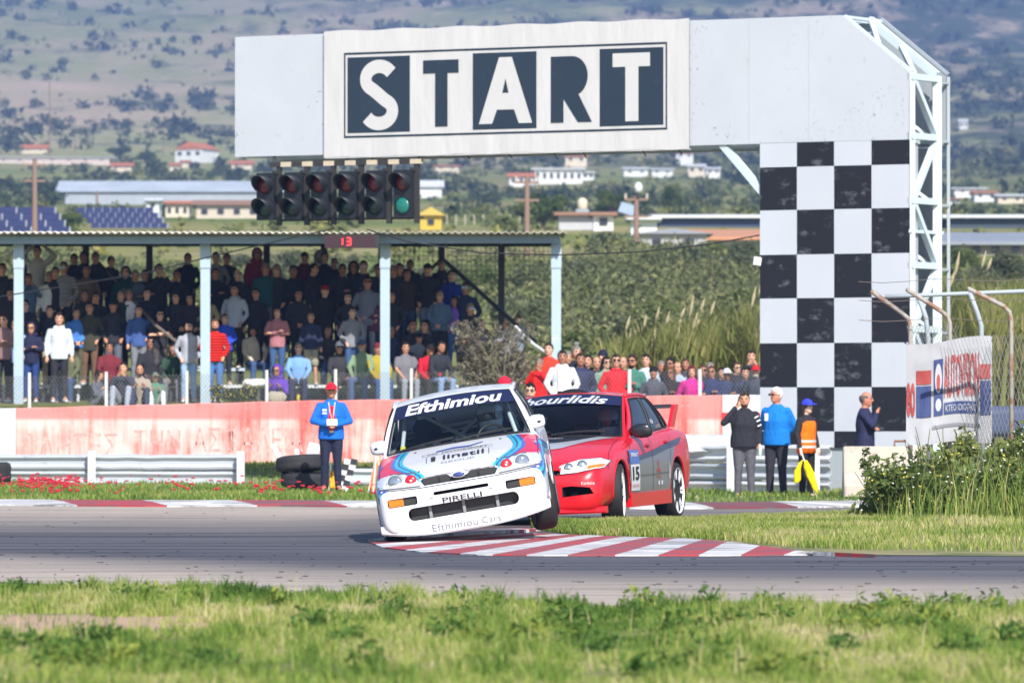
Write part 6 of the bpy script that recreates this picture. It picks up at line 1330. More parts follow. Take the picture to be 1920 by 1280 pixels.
for u, v, txt, tp_, kw in [
 (1029, 642, 'man in an orange red jacket beside the right grandstand post', 'stand', D(top=(220, 60, 40), d=131)), (1012, 672, 'person in a bright red top on the steps beside the handrail', 'stand', D(top=(236, 40, 40), d=130.5)), (1054, 656, 'man in a bright white hoodie behind the wall', 'pocket', D(top=(236, 240, 250), bottom=LJEAN, collar=True, d=127, rot=4)), (1064, 658, 'person half hidden behind the white hoodie', 'stand', D(d=129)), (1081, 648, 'woman in dark clothes with her hair in a bun', 'stand', D(hair='bun', d=129)),
 (1088, 661, 'man in a navy sweater right of the white hoodie', 'stand', D(top=NAVYC, d=127.4)), (1118, 668, 'bald man in black left of the woman in green', 'stand', D(hair='thin', d=128.6)), (1131, 656, 'person in a dark beanie behind the woman in green', 'stand', D(hair='beanie', hairc=(30, 34, 56), d=129)), (1136, 667, 'long-haired woman in a sage green jacket', 'stand', D(top=(132, 156, 138), hair='long', glasses=(20, 20, 24), d=128)), (1155, 663, 'man in a bright red jacket with sunglasses', 'pocket', D(top=(226, 24, 42), glasses=(20, 20, 24), d=127, rot=5)),
 (1169, 668, 'bald person in dark clothes behind the red jacket', 'stand', D(hair='thin', d=129)), (1185, 664, 'bearded man in a green jacket with crossed arms', 'fold', D(top=(58, 122, 106), beard=(34, 28, 24), glasses=(20, 20, 24), d=127.2)), (1211, 663, 'man in a pale blue and white jacket behind the green jacket', 'stand', D(top=(190, 202, 216), d=128.6)), (1225, 687, 'person in a dark print sweatshirt with a black beanie', 'stand', D(top=(76, 80, 92), hair='beanie', hairc=(22, 22, 26), d=127)), (1257, 670, 'man in black with sunglasses left of the grey blue jacket', 'stand', D(glasses=(20, 20, 24), d=128.8)),
 (1257, 687, 'long-haired woman with sunglasses and crossed arms', 'fold', D(top=(44, 38, 40), hair='long', hairc=(96, 68, 46), glasses=(20, 20, 24), d=127.2)), (1271, 678, 'bald man in a pale grey blue jacket', 'stand', D(top=(164, 178, 200), hair='thin', d=128)), (1285, 671, 'dark-haired man behind the magenta scarf', 'stand', D(top=(52, 56, 66), d=128.8)), (1297, 685, 'person with dark red hair and a magenta scarf over black', 'stand', D(top=(206, 34, 140), hair='long', hairc=(92, 20, 40), d=127)), (1318, 683, 'person with sunglasses right of the dark red hair', 'stand', D(glasses=(20, 20, 24), d=128.4)),
 (1334, 685, 'man in a navy track jacket with sunglasses', 'stand', D(top=(42, 52, 92), glasses=(20, 20, 24), d=127)), (1331, 679, 'dark-haired person behind the navy track jacket', 'stand', D(d=128.8)), (1353, 688, 'person in dark blue right of the navy track jacket', 'stand', D(top=(34, 40, 64), d=128.2)), (1363, 690, 'person with a white cap and sunglasses in a navy top', 'stand', D(top=(48, 58, 90), hair='cap', hairc=(220, 222, 230), glasses=(20, 20, 24), d=127.4)), (1381, 678, 'tall man in black with sunglasses near the pillar', 'stand', D(glasses=(20, 20, 24), d=128.4)),
 (1397, 688, 'man in a navy and white jacket near the pillar', 'stand', D(top=(54, 62, 88), d=127.3)), (1417, 684, 'white-bearded man in a red cap next to the pillar', 'stand', D(top=(60, 66, 80), hair='cap', hairc=(196, 34, 36), beard=(226, 222, 216), d=127)), (1408, 656, 'person holding up a phone at the back beside the pillar', 'phone', D(top=(50, 54, 60), d=129.5)), (1240, 676, 'person in grey behind the black beanie', 'stand', D(top=(96, 98, 104), d=129)), (1102, 664, 'person in black right of the navy sweater', 'stand', D(d=128.8))]:
    crowd(u, v, txt, tp_, **kw)
# ------------------------------------------------------------------ marshals beside the track
V = .010
template('m_blue', STAND, 'paper', 'paper', V, 1.16, head_turn=0, long_coat=False); template('m_phone', STAND, 'ear', 'down', V, 1.30, head_turn=0); template('m_back', STAND, 'back', 'back', V, 1.22, long_coat=False, head_turn=-30); template('m_vest', STAND, 'down', 'down', V, 1.0, head_turn=0); template('m_mouth', STAND, 'mouth', 'across', V, 1.15, head_turn=0)
def marshal(label, u, vf, vt, d, rot, tpl, **k):
    f, h = P(u, vf, d), P(u, vt, d); return person(label, (f.x, d, f.z), R(rot), tpl, (h.z - f.z) / 1.785, **k)
m1 = marshal('man in a blue jacket and red cap holding papers in front of the red wall', 621, 922, 716, 106, 4, 'm_blue', top=(24, 104, 205), bottom=(34, 38, 62), hair='cap', hairc=(222, 24, 48), shoes=(34, 30, 32), skin=(196, 130, 100))
MB().box((0, -.30, 1.13), (.17, .012, .12), Matrix.Rotation(R(-35), 3, 'X')).build('papers', M('paper_white', (.72, .72, .78)), m1)
o = m1.children[-1]; o.name = 'paper_sheets'; 
sh_ = MB(); sh_.add([(-.035, -.152, 1.40), (.035, -.152, 1.40), (.06, -.172, 1.15), (.045, -.172, 1.0), (-.045, -.172, 1.0), (-.06, -.172, 1.15)], [(5, 4, 3, 2, 1, 0)]); sh_.build('red_shirt', cloth((190, 24, 44)), m1)
MB().tube([(-.05, -.14, 1.46), (-.03, -.168, 1.3), (.015, -.185, 1.14), (.035, -.17, 1.3), (.055, -.14, 1.46)], .008, 6).build('lanyard', M('lanyard_white', (.75, .72, .70)), m1); MB().box((0, -.155, .985), (.07, .03, .045)).build('belt_buckle', M('buckle', (.45, .40, .28), .35, metal=.8), m1)
for z in (1.33, 1.28): MB().box((-.115, -.142, z), (.07, .008, .03)).build('chest_patch', M('patch_white', (.7, .7, .75)), m1)
m2 = marshal('man in a black sweater talking on the phone, sunglasses pushed up', 1396, 936, 733, 103.0, -4, 'm_phone', top=(40, 40, 48), bottom=(88, 88, 96), hair='short', hairc=(40, 28, 24), shoes=(90, 92, 96), skin=(208, 146, 116), beard=(90, 66, 54))
MB().box((-.10, -.075, 1.63), (.02, .07, .13), Matrix.Rotation(R(12), 3, 'Y')).build('phone', M('phone_black', (.02, .02, .02), .3), m2); o = inst('sunglasses', head_mesh('glasses'), M('lens_20_20_24'), m2, TPL['m_phone']['head'] + Vector((0, .02, .095)))
MB().lathe([(.022, 0), (.03, .01), (.03, .13), (.012, .17), (.012, .19)], (.262, -.15, .72), (0, 0, 1), 12).build('water_bottle', M('bottle_clear', (.55, .70, .60), .1, var=.4, scale=20), m2, True)
for z, x in ((1.36, .20), (1.30, .235), (1.22, .25)): MB().box((x, -.085, z), (.07, .01, .022), Matrix.Rotation(R(-28), 3, 'Y')).build('sleeve_print', M('print_white', (.7, .7, .72)), m2)
m3 = marshal('white-haired man in a blue jacket and sunglasses with hands behind his back', 1456, 936, 724, 103.4, -22, 'm_back', top=(20, 118, 205), bottom=(46, 46, 56), hair='short', hairc=(214, 210, 204), glasses=(24, 26, 40), shoes=(60, 60, 64), skin=(200, 132, 104), collar=False)
MB().box((-.115, -.150, 1.30), (.06, .01, .12)).build('chest_print', M('print_white'), m3)
m4 = marshal('woman marshal in an orange vest and blue cap holding a furled yellow flag', 1512, 936, 747, 102.4, 48, 'm_vest', top=(44, 42, 46), bottom=(32, 30, 34), hair='long', hairc=(40, 28, 24), shoes=(40, 40, 44), skin=(222, 180, 160))
inst('cap', head_mesh('cap'), cloth((52, 66, 200)), m4, TPL['m_vest']['head'] + Vector((0, -.004, .006)), scale=(1.06, 1.06, 1.08))
VEST = cloth((255, 112, 10)); vst = MB(); torso(vst, [(-.10, .196, .150, .005), (.08, .194, .146, .0), (.19, .180, .140, -.004), (.32, .192, .146, -.004), (.43, .205, .142, .0), (.47, .185, .125, .004)], (0, 0, .92), 0, 22); vo = vst.build('safety_vest', VEST, m4, True)
for z in (.93, 1.03): 
    bnd = MB(); torso(bnd, [(z - .92 - .022, .1985, .1525, .003), (z - .92 + .022, .1985, .1525, .002)], (0, 0, .92), 0, 22); bnd.build('reflective_band', M('reflective_grey', (.55, .55, .52), .3), m4)
# yellow flag in her hand: its own thing
fl = thing('marshal_flag', 'furled bright yellow flag held by the woman in the orange vest', 'flag', P(1531, 930, 102.0)); fl.rotation_euler = (0, R(-19), 0)
MB().cyl((0, 0, 0), (0, 0, .80), .012, n=8).build('pole', M('pole_white'), fl); YEL = cloth((255, 214, 10)); rr = []
for z, a_, b_ in ((.02, .018, .016), (.15, .045, .03), (.35, .06, .04), (.5, .055, .04), (.58, .03, .025), (.6, .014, .014)): rr.append([Vector((a_ * math.cos(q) * (1 + .25 * math.sin(3 * q + z * 9)) + .02, b_ * math.sin(q), z)) for q in np.linspace(0, 2 * math.pi, 17)[:-1]])
MB().rings(rr).build('rolled_cloth', YEL, fl, True)
rr = []
for z, a_, b_, x_ in ((.30, .02, .015, -.22), (.33, .06, .02, -.21), (.50, .055, .03, -.15), (.60, .03, .02, -.06), (.62, .012, .012, -.02)): rr.append([Vector((x_ + a_ * math.cos(q), b_ * math.sin(q) - .03, z)) for q in np.linspace(0, 2 * math.pi, 13)[:-1]])
MB().rings(rr).build('hanging_corner', YEL, fl, True)
m5 = marshal('balding man in a navy jacket, hand at his mouth, behind the concrete block', 1622, 940, 732, 102.2, 78, 'm_mouth', top=(40, 42, 72), bottom=(200, 200, 206), hair='thin', hairc=(96, 88, 84), shoes=(60, 60, 64), skin=(186, 122, 98))
m6 = marshal('marshal in a red cap and orange vest standing behind the white car', 945, 934, 704, 99, 35, 'm_vest', top=(240, 96, 20), bottom=(40, 40, 60), hair='cap', hairc=(220, 30, 60))
m7 = marshal('man with black hair, glasses and black face mask between the two cars', 994, 934, 716, 98.5, -5, 'fold', top=(34, 34, 40), bottom=(40, 40, 50), hair='short', hairc=(18, 16, 18), glasses=(40, 40, 46), beard=(16, 16, 18))
# ------------------------------------------------------------------ vegetation
def leaf_mat(name, stops, trans=.35, rough=.7):
    m = bpy.data.materials.new(name); m.use_nodes = True; MATS[name] = m; nt = m.node_tree; n = nt.nodes; b = n['Principled BSDF']; b.inputs['Roughness'].default_value = rough; b.inputs['Specular IOR Level'].default_value = .25
    at = n.new('ShaderNodeAttribute'); at.attribute_name = 'tint'; r = ramp(nt, at.outputs['Fac'], stops)
    tr_ = n.new('ShaderNodeBsdfTranslucent'); mx = n.new('ShaderNodeMixShader'); mx.inputs[0].default_value = trans
    nt.links.new(r.outputs[0], b.inputs['Base Color']); nt.links.new(r.outputs[0], tr_.inputs[0]); nt.links.new(b.outputs[0], mx.inputs[1]); nt.links.new(tr_.outputs[0], mx.inputs[2]); nt.links.new(mx.outputs[0], n['Material Output'].inputs[0]); return m
def np_mesh(name, verts, loops, per, mat, tint=None):
    me = bpy.data.meshes.new(name); nv = len(verts); nf = len(loops) // per
    me.vertices.add(nv); me.vertices.foreach_set('co', np.asarray(verts, np.float32).ravel()); me.loops.add(len(loops)); me.loops.foreach_set('vertex_index', np.asarray(loops, np.int32))
    me.polygons.add(nf); me.polygons.foreach_set('loop_start', np.arange(0, nf * per, per, dtype=np.int32))
    try: me.polygons.foreach_set('loop_total', np.full(nf, per, np.int32))
    except Exception: pass
    if tint is not None:
        a = me.attributes.new('tint', 'FLOAT', 'POINT'); a.data.foreach_set('value', np.asarray(tint, np.float32))
    me.materials.append(mat); me.update(calc_edges=True); me.validate(); return me
def blades(name, xyz, h, w, tint, mat, lean=.35, seed=1):
    g_ = np.random.default_rng(seed); n = len(xyz); a = g_.uniform(0, 2 * np.pi, n); b = g_.uniform(0, 2 * np.pi, n); ln = g_.uniform(.1, 1, n) * lean * h
    wx, wy = np.cos(a) * w / 2, np.sin(a) * w / 2; lx, ly = np.cos(b) * ln, np.sin(b) * ln
    v = np.zeros((n, 5, 3)); z = np.zeros(n)
    v[:, 0] = xyz + np.c_[-wx, -wy, z]; v[:, 1] = xyz + np.c_[wx, wy, z]
    v[:, 2] = xyz + np.c_[-wx * .75 + lx * .35, -wy * .75 + ly * .35, h * .6]; v[:, 3] = xyz + np.c_[wx * .75 + lx * .35, wy * .75 + ly * .35, h * .6]; v[:, 4] = xyz + np.c_[lx, ly, h * .97]
    k = np.arange(n) * 5; L = np.stack([k, k + 1, k + 3, k, k + 3, k + 2, k + 2, k + 3, k + 4], 1).ravel()
    return np_mesh(name, v.reshape(-1, 3), L, 3, mat, np.repeat(tint, 5))
def leaf_cloud(name, lobes, n, size, mat, seed=1, shell=.55, flat=.0, droop=0):
    g_ = np.random.default_rng(seed); w = np.array([l[1][0] * l[1][1] * l[1][2] for l in lobes]) ** .67; pick = g_.choice(len(lobes), n, p=w / w.sum())
    d = g_.normal(size=(n, 3)); d /= np.linalg.norm(d, axis=1)[:, None]; r = shell + (1 - shell) * g_.random(n) ** .6; r *= 1 + .16 * g_.normal(size=n)
    c = np.array([l[0] for l in lobes])[pick]; rad = np.array([l[1] for l in lobes])[pick]; p = c + d * rad * r[:, None]
    a = g_.normal(size=(n, 3)) + d * .3; a /= np.linalg.norm(a, axis=1)[:, None]; b = np.cross(a, g_.normal(size=(n, 3))); b /= np.linalg.norm(b, axis=1)[:, None]
    s = size * g_.uniform(.6, 1.35, n)[:, None]; v = np.stack([p - a * s, p - b * s * .38, p + a * s, p + b * s * .38], 1).reshape(-1, 3)
    tint = np.clip(.25 + .5 * g_.random(n) + .22 * np.sin(pick * 2.3), 0, 1); v[:, 2] = np.maximum(v[:, 2], .01)
    return np_mesh(name, v, np.arange(n * 4), 4, mat, np.repeat(tint, 4))
GRASS = leaf_mat('grass_blade', [(.0, (.055, .12, .02)), (.30, (.15, .25, .04)), (.55, (.31, .38, .075)), (.78, (.46, .43, .16)), (1.0, (.62, .52, .31))], .4)
def nz2(x, y, s, seed=0.0): return np.array([noise.noise((a / s, b / s, seed)) for a, b in zip(x, y)])
# foreground verge
near_w = np.array([tuple(PZ(u, v, 0))[:2] for u, v in near_edge]); N = 225000
y = 27.5 + 17.5 * RNG.random(N) ** .85; x = (RNG.random(N) * 2 - 1) * (y * .086 + 1.8)
ok = y < np.interp(x, near_w[:, 0], near_w[:, 1]) + .18 * RNG.random(N); x, y = x[ok], y[ok]
bare = (((x + 2.85) * .62) ** 2 + ((y - 36.9) * .42) ** 2 + 1.0 * nz2(x, y, .5, 3.3)) < .8
keep = ~bare | (RNG.random(len(x)) < .04); x, y = x[keep], y[keep]
e = np.interp(x, near_w[:, 0], near_w[:, 1]) - y; n1 = nz2(x, y * .5, .28, 1.0) + .6 * nz2(x, y * .5, .11, 2.0); n2 = nz2(x, y * .35, 1.1, 5.0)
h = .78 * (.035 + .05 * RNG.random(len(x)) + .075 * np.clip(n1, 0, 1) * 2) * (1 + .35 * np.exp(-((e - .9) / 1.3) ** 2)) ; h *= np.where(n2 < -.25, .6, 1.0)
tint = np.clip(.53 + .62 * n2 - .30 * n1 + .16 * RNG.normal(size=len(x)) - .16 * np.exp(-((e - 1.2) / 1.6) ** 2) + .08 * (x > 0), .02, 1)
zz = np.array([T(a, b) for a, b in zip(x, y)]) if False else .0 + .03 * nz2(x, y, 1.6, 3.7)
me = blades('grass_front', np.c_[x, y, zz - .01], h, .006 + .006 * RNG.random(len(x)), tint, GRASS, .6, 3)
tag(link(bpy.data.objects.new('foreground_grass', me)), 'long spring grass on the near verge', 'grass', kind='stuff')
# seed heads standing above the verge
ns = 260; y = 28 + 15.5 * RNG.random(ns); x = (RNG.random(ns) * 2 - 1) * (y * .086 + .8); ok = y < np.interp(x, near_w[:, 0], near_w[:, 1]); x, y = x[ok], y[ok]
me = blades('seed_stalks', np.c_[x, y, np.zeros(len(x))], .12 + .09 * RNG.random(len(x)), np.full(len(x), .008), np.clip(.8 + .15 * RNG.normal(size=len(x)), .6, 1), GRASS, .25, 5)
tag(link(bpy.data.objects.new('grass_stalks', me)), 'tall dry seed stalks in the near grass', 'grass', kind='stuff')
# broad-leaved weeds in the near verge
rw = random.Random(91); lw = []
for k in range(90):
    yy = rw.uniform(29, 44); xx = rw.uniform(-1, 1) * (yy * .086 + .5)
    if yy < np.interp(xx, near_w[:, 0], near_w[:, 1]) - .1 and (((xx + 2.85) * .62) ** 2 + ((yy - 36.9) * .42) ** 2) > 1: lw.append(((xx, yy, .05), (rw.uniform(.08, .22), rw.uniform(.08, .25), rw.uniform(.05, .11))))
tag(link(bpy.data.objects.new('verge_weeds', leaf_cloud('verge_weeds', lw, 9000, .028, leaf_mat('broad_weed_leaf', [(0, (.04, .10, .02)), (.6, (.11, .20, .035)), (1, (.35, .36, .06))], .35), 92, .2))), 'low broad-leaved weeds among the near grass', 'weeds', kind='stuff')
# island turf
N = 66000; i = RNG.random(N) * 58.99; k = .3 + RNG.random(N) * 7.4; a = IVP[i.astype(int)]; b_ = IVP[i.astype(int) + 1]; fi_ = (i % 1)[:, None]
k0 = k.astype(int); fk = (k % 1)[:, None]; I = np.arange(N); pt = (a[I, k0] * (1 - fk) + a[I, np.minimum(k0 + 1, 8)] * fk) * (1 - fi_) + (b_[I, k0] * (1 - fk) + b_[I, np.minimum(k0 + 1, 8)] * fk) * fi_
pt = pt[pt[:, 0] < pt[:, 1] * .088 + 1.6]; n2 = nz2(pt[:, 0], pt[:, 1] * .5, 1.1, 8.0); nn = len(pt)
me = blades('island_grass', pt - [0, 0, .01], .05 + .055 * RNG.random(nn) + .03 * np.clip(n2, 0, 1), .010 + .008 * RNG.random(nn), np.clip(.58 + .4 * n2 + .17 * RNG.normal(size=nn), .05, 1), GRASS, .6, 7)
tag(link(bpy.data.objects.new('island_grass', me)), 'short dry grass on the island inside the corner', 'grass', kind='stuff')
# verge beyond the far kerb
N = 60000; y = 95.6 + 29 * RNG.random(N) ** 1.1; x = (RNG.random(N) * 2 - 1) * (y * .09); n2 = nz2(x, y * .5, 2.2, 12.0); ok = (n2 + .25 * RNG.normal(size=N) + .25 * (x < -2) > -.02); x, y, n2 = x[ok], y[ok], n2[ok]
zz = catmull(ZK, y)[0]; nn = len(x)
me = blades('verge_grass', np.c_[x, y, zz - .01], .05 + .065 * RNG.random(nn), .016 + .012 * RNG.random(nn), np.clip(.35 + .35 * n2 + .18 * RNG.normal(size=nn), .03, 1), GRASS, .6, 9)
tag(link(bpy.data.objects.new('verge_grass', me)), 'rough green grass in front of the guard rails and red wall', 'grass', kind='stuff')
# red poppies
pm = MB(); PET = M('poppy_red', (.50, .012, .03), .6, var=.3, scale=30)
for k in range(330):
    u = random.choice([random.gauss(40, 45), random.gauss(95, 40), random.uniform(60, 150), random.uniform(150, 470), random.uniform(470, 760)]) if k > 30 else random.uniform(0, 150)
    d = random.uniform(98, 113) if u < 470 else random.uniform(97, 104); x = P(u, 800, d).x; z = catmull(ZK, np.array([d]))[0][0] + random.uniform(.10, .26); r = random.uniform(.014, .034)
    for j in range(4):
        a = j * 1.57 + random.random(); c = Vector((x + .6 * r * math.cos(a), d + .6 * r * math.sin(a), z)); pm.ell(c, (r * .75, r * .75, r * .55), 6, 4)
tag(pm.build('poppies', PET, smooth=True), 'scattered red poppies along the guard rail', 'flowers', kind='stuff')
# shrubs
FOL_D = leaf_mat('shrub_leaf', [(0, (.03, .055, .014)), (.5, (.085, .13, .032)), (1, (.20, .23, .06))], .3); OLI = leaf_mat('olive_leaf', [(0, (.05, .065, .035)), (.5, (.12, .14, .075)), (1, (.23, .24, .14))], .3); DRY = leaf_mat('dry_leaf', [(0, (.10, .085, .055)), (.5, (.20, .18, .12)), (1, (.36, .33, .25))], .25)
BARK = M('bark', (.10, .075, .055), .9, bump=.5, bscale=20); TWIG = M('dry_twig', (.26, .22, .17), .9)
fs_ = thing('flowering_shrub', 'dense green bush with small white and yellow flowers at right', 'bush', (P(1800, 800, 74).x, 74, .05)); rnd = random.Random(4)
lobes = [((rnd.uniform(-.95, 1.9), rnd.uniform(-.7, .9), rnd.uniform(.15, .5)), (rnd.uniform(.22, .42), rnd.uniform(.25, .4), rnd.uniform(.2, .38))) for k in range(22)] + [((-1.05, 0, .10), (.25, .3, .12)), ((.6, .3, .75), (.3, .3, .22)), ((1.2, .4, .8), (.4, .3, .22)), ((-.2, .3, .62), (.22, .3, .25)), ((1.7, .2, .85), (.4, .3, .2)), ((.9, .4, 1.0), (.25, .3, .2)), ((.1, .4, .85), (.16, .2, .22)), ((-.5, .3, .55), (.14, .2, .3))]
FOL_W = leaf_mat('weed_leaf', [(0, (.045, .075, .018)), (.5, (.13, .18, .04)), (1, (.30, .31, .09))], .35)
o = bpy.data.objects.new('foliage', leaf_cloud('bush_foliage', lobes, 14000, .05, FOL_W, 21, .25)); link(o, fs_)
st_ = MB()
for k in range(60):
    a = Vector((rnd.uniform(-.9, 1.8), rnd.uniform(-.4, .5), 0)); b = a + Vector((rnd.uniform(-.3, .2), rnd.uniform(-.2, .2), rnd.uniform(.5, 1.15))); st_.tube([a, a.lerp(b, .5) + Vector((.03, 0, 0)), b], [.010, .008, .004], 5)
o = st_.build('stems', M('stem_green', (.12, .14, .05)), fs_); o['kind'] = 'stuff'
for nm, col, cnt in (('white_flowers', (.75, .74, .68), 260), ('yellow_flowers', (.72, .58, .05), 140)):
    fm = MB()
    for k in range(cnt):
        l = lobes[rnd.randrange(len(lobes))]; d = Vector((rnd.gauss(0, 1), rnd.gauss(-.6, .8), rnd.gauss(.3, .8))).normalized(); p = Vector(l[0]) + Vector((d.x * l[1][0], d.y * l[1][1], d.z * l[1][2])) * 1.04
        if p.z > .05: fm.ell(p, (.014, .014, .009), 6, 4)
    o = fm.build(nm, M(nm + '_petal', col, .6), fs_); o['kind'] = 'stuff'
nw = 1500; ux = 1640 + 330 * RNG.random(nw) ** .9; dw = 71.5 + 6 * RNG.random(nw); xw = (ux - 960) * dw / F; hw = (.25 + .45 * RNG.random(nw)) * np.interp(ux, [1640, 1720, 1800, 1970], [.5, .9, 1.3, 1.5]) * (.6 + .8 * RNG.random(nw) ** 2)
me = blades('tall_grass', np.c_[xw, dw, np.zeros(nw)], hw, .010 + .010 * RNG.random(nw), np.clip(.42 + .22 * RNG.normal(size=nw), .05, 1), GRASS, .45, 77); tag(link(bpy.data.objects.new('tall_grass', me)), 'tall loose grass and weeds growing through the flowering bush', 'grass', kind='stuff')
# wispy tall weeds left of it
ww = thing('tall_weed', 'thin leafy weed stalks rising left of the flowering bush', 'weed', P(1668, 985, 80)); tb_ = MB(); lp = []
for k in range(16):
    a = Vector((rnd.uniform(-.3, .5), rnd.uniform(-.2, .2), 0)); b = a + Vector((rnd.uniform(-.25, .15), 0, rnd.uniform(.45, 1.0))); tb_.tube([a, a.lerp(b, .6) + Vector((.04, 0, 0)), b], [.008, .006, .003], 4)
    lp += [(tuple(a.lerp(b, t)), (.05, .05, .06)) for t in (.4, .6, .8, .97)]
tb_.build('stalk', M('stem_green'), ww); o = bpy.data.objects.new('leaves', leaf_cloud('weed_leaves', lp, 1500, .032, FOL_D, 5, .2)); link(o, ww)
dg = thing('dry_bush', 'grey brown half-dry bush behind the red wall beside the steps', 'bush', P(935, 760, 131.2)); tb_ = MB(); tips = []
for k in range(90):
    a = Vector((rnd.uniform(-.25, .25), rnd.uniform(-.2, .2), 0)); b = Vector((rnd.uniform(-.85, .75), rnd.uniform(-.4, .4), rnd.uniform(.5, 1.5))); m_ = a.lerp(b, .5) + Vector((0, 0, .1)); tb_.tube([a, m_, b], [.014, .009, .003], 4)
    for j in range(3):
        e_ = b + Vector((rnd.uniform(-.2, .2), rnd.uniform(-.15, .15), rnd.uniform(-.1, .28))); tb_.cyl(m_.lerp(b, .4 + .2 * j), e_, .004, .002, 3, False); tips.append((tuple(e_), (.09, .08, .08)))
o = tb_.build('twigs', TWIG, dg); o['kind'] = 'stuff'
o = bpy.data.objects.new('leaves', leaf_cloud('dry_leaves', tips + [((.0, 0, .55), (.7, .35, .5)), ((.3, 0, .4), (.5, .35, .4)), ((-.35, 0, .5), (.45, .35, .45))], 9000, .035, DRY, 6, .1)); link(o, dg)
yw = thing('yellow_weeds', 'green weeds with yellow flowers at the foot of the second post', 'weed', P(445, 757, 133.8)); lp = [((rnd.uniform(-.6, .4), 0, rnd.uniform(.05, .3)), (.12, .1, .12)) for k in range(9)]
o = bpy.data.objects.new('leaves', leaf_cloud('yweed', lp, 900, .04, FOL_D, 8, .2)); link(o, yw); fm = MB()
for k in range(70): fm.ell((rnd.uniform(-.7, .45), rnd.uniform(-.15, .1), rnd.uniform(.08, .42)), (.016, .016, .012), 6, 4)
o = fm.build('yellow_flowers', M('yellow_flowers_petal'), yw); o['kind'] = 'stuff'
# reeds behind the right-hand crowd and right of the gantry
REED = leaf_mat('reed_leaf', [(0, (.10, .13, .03)), (.5, (.24, .25, .07)), (.8, (.38, .33, .13)), (1, (.50, .42, .24))], .4)
def reeds(name, label, u0, u1, d0, d1, vt, n, seed):
    g_ = np.random.default_rng(seed); u = u0 + (u1 - u0) * g_.random(n); d = d0 + (d1 - d0) * g_.random(n); x = (u - 960) * d / F; z = catmull(ZK, d)[0]
    top = np.interp(u, [p[0] for p in vt], [p[1] for p in vt]); hh = (CAMH + (800 - top) * d / F - z) * (.55 + .45 * g_.random(n)); hh = np.maximum(hh, .4)
    me = blades(name, np.c_[x, d, z], hh, .035 + .03 * g_.random(n), np.clip(.45 + .22 * g_.normal(size=n), 0, .85), REED, .22, seed); o = link(bpy.data.objects.new(name, me)); tag(o, label, 'reeds', kind='stuff')
    # leaves along the canes
    m_ = n * 2; i = g_.integers(0, n, m_); f = g_.random(m_) * .85; me = blades(name + '_leaves', np.c_[x[i] + .1 * g_.normal(size=m_), d[i], z[i] + hh[i] * f], .25 + .3 * g_.random(m_), .03 + .02 * g_.random(m_), np.clip(.4 + .25 * g_.normal(size=m_), 0, .9), REED, 1.0, seed + 1); o2 = link(bpy.data.objects.new('reed_leaves', me)); tag(o2, label.replace('canes', 'cane leaves'), 'reeds', kind='stuff')
    pl = MB(); nn = 0
    for k in range(int(n / 110)):
        j = int(g_.integers(0, n))
        if f[j] < .15: continue
        p = Vector((x[j], d[j], z[j] + hh[j] * 1.0)); L_ = g_.uniform(.22, .55); pl.rings([[p + Vector((r * math.cos(q) + .1 * t, r * math.sin(q), t * L_)) for q in np.linspace(0, 6.28, 7)[:-1]] for t, r in ((-.1, .008), (.2, .03), (.5, .042), (.8, .02), (1, .004))])
    o3 = pl.build('reed_plumes', M('plume_straw', (.40, .34, .20), .9, var=.3, scale=20, bump=.6, bscale=40), smooth=True); tag(o3, label.replace('canes', 'cane plumes'), 'reeds', kind='stuff')
reeds('reed_bed', 'yellow green canes behind the crowd left of the checkered pillar', 1130, 1440, 137, 147, [(1130, 640), (1200, 605), (1280, 590), (1350, 575), (1440, 540)], 2600, 31)
reeds('reed_bed', 'yellow green canes behind the fence right of the gantry', 1690, 2050, 128, 142, [(1690, 520), (1800, 490), (1870, 500), (2050, 510)], 3200, 41)
# scrub on the rising ground behind: five shapes, placed one by one
vt_d = np.concatenate([np.arange(130, 600, 2), np.arange(600, 4600, 20)]); vt_v = 800 - (catmull(ZK, vt_d)[0] - CAMH) * F / vt_d
def depth_at(v): return float(np.interp(-v, -vt_v, vt_d))
SH = []
for k in range(6):
    r_ = random.Random(50 + k); lobes = [((r_.uniform(-1.0, 1.0), r_.uniform(-.7, .7), r_.uniform(.4, 1.5)), (r_.uniform(.45, .8), r_.uniform(.45, .8), r_.uniform(.4, .7))) for j in range(9)]
    SH.append((leaf_cloud('scrub_crown', lobes, 3200, .11, OLI if k % 3 else leaf_mat('scrub_leaf_%d' % k, [(0, (.05, .075, .02)), (.5, (.12, .16, .045)), (1, (.25, .27, .10))]), 60 + k, .4)))
stem = MB()
for k in range(5): stem.tube([(0, 0, 0), (.2 * math.cos(k * 1.3), .2 * math.sin(k * 1.3), .5), (.6 * math.cos(k * 1.3), .5 * math.sin(k * 1.3), 1.2)], [.09, .06, .02], 6)
STEM = stem.mesh('trunk', BARK)
def shrub(u, v, wpx, lab, k, hs=1.0, group='olive green scrub bushes on the slope behind'):
    d = depth_at(v); x = (u - 960) * d / F; s = wpx * d / F / 3.0; t = thing('scrub_bush', lab, 'bush', (x, d, T(x, d) - .05), random.uniform(0, 6.28), group); t.scale = (s, s, s * hs)
    inst('crown', SH[k % 6], None, t); inst('trunk', STEM, None, t)
ORD = ['first', 'second', 'third', 'fourth', 'fifth', 'sixth', 'seventh', 'eighth', 'ninth', 'tenth', 'eleventh', 'twelfth']
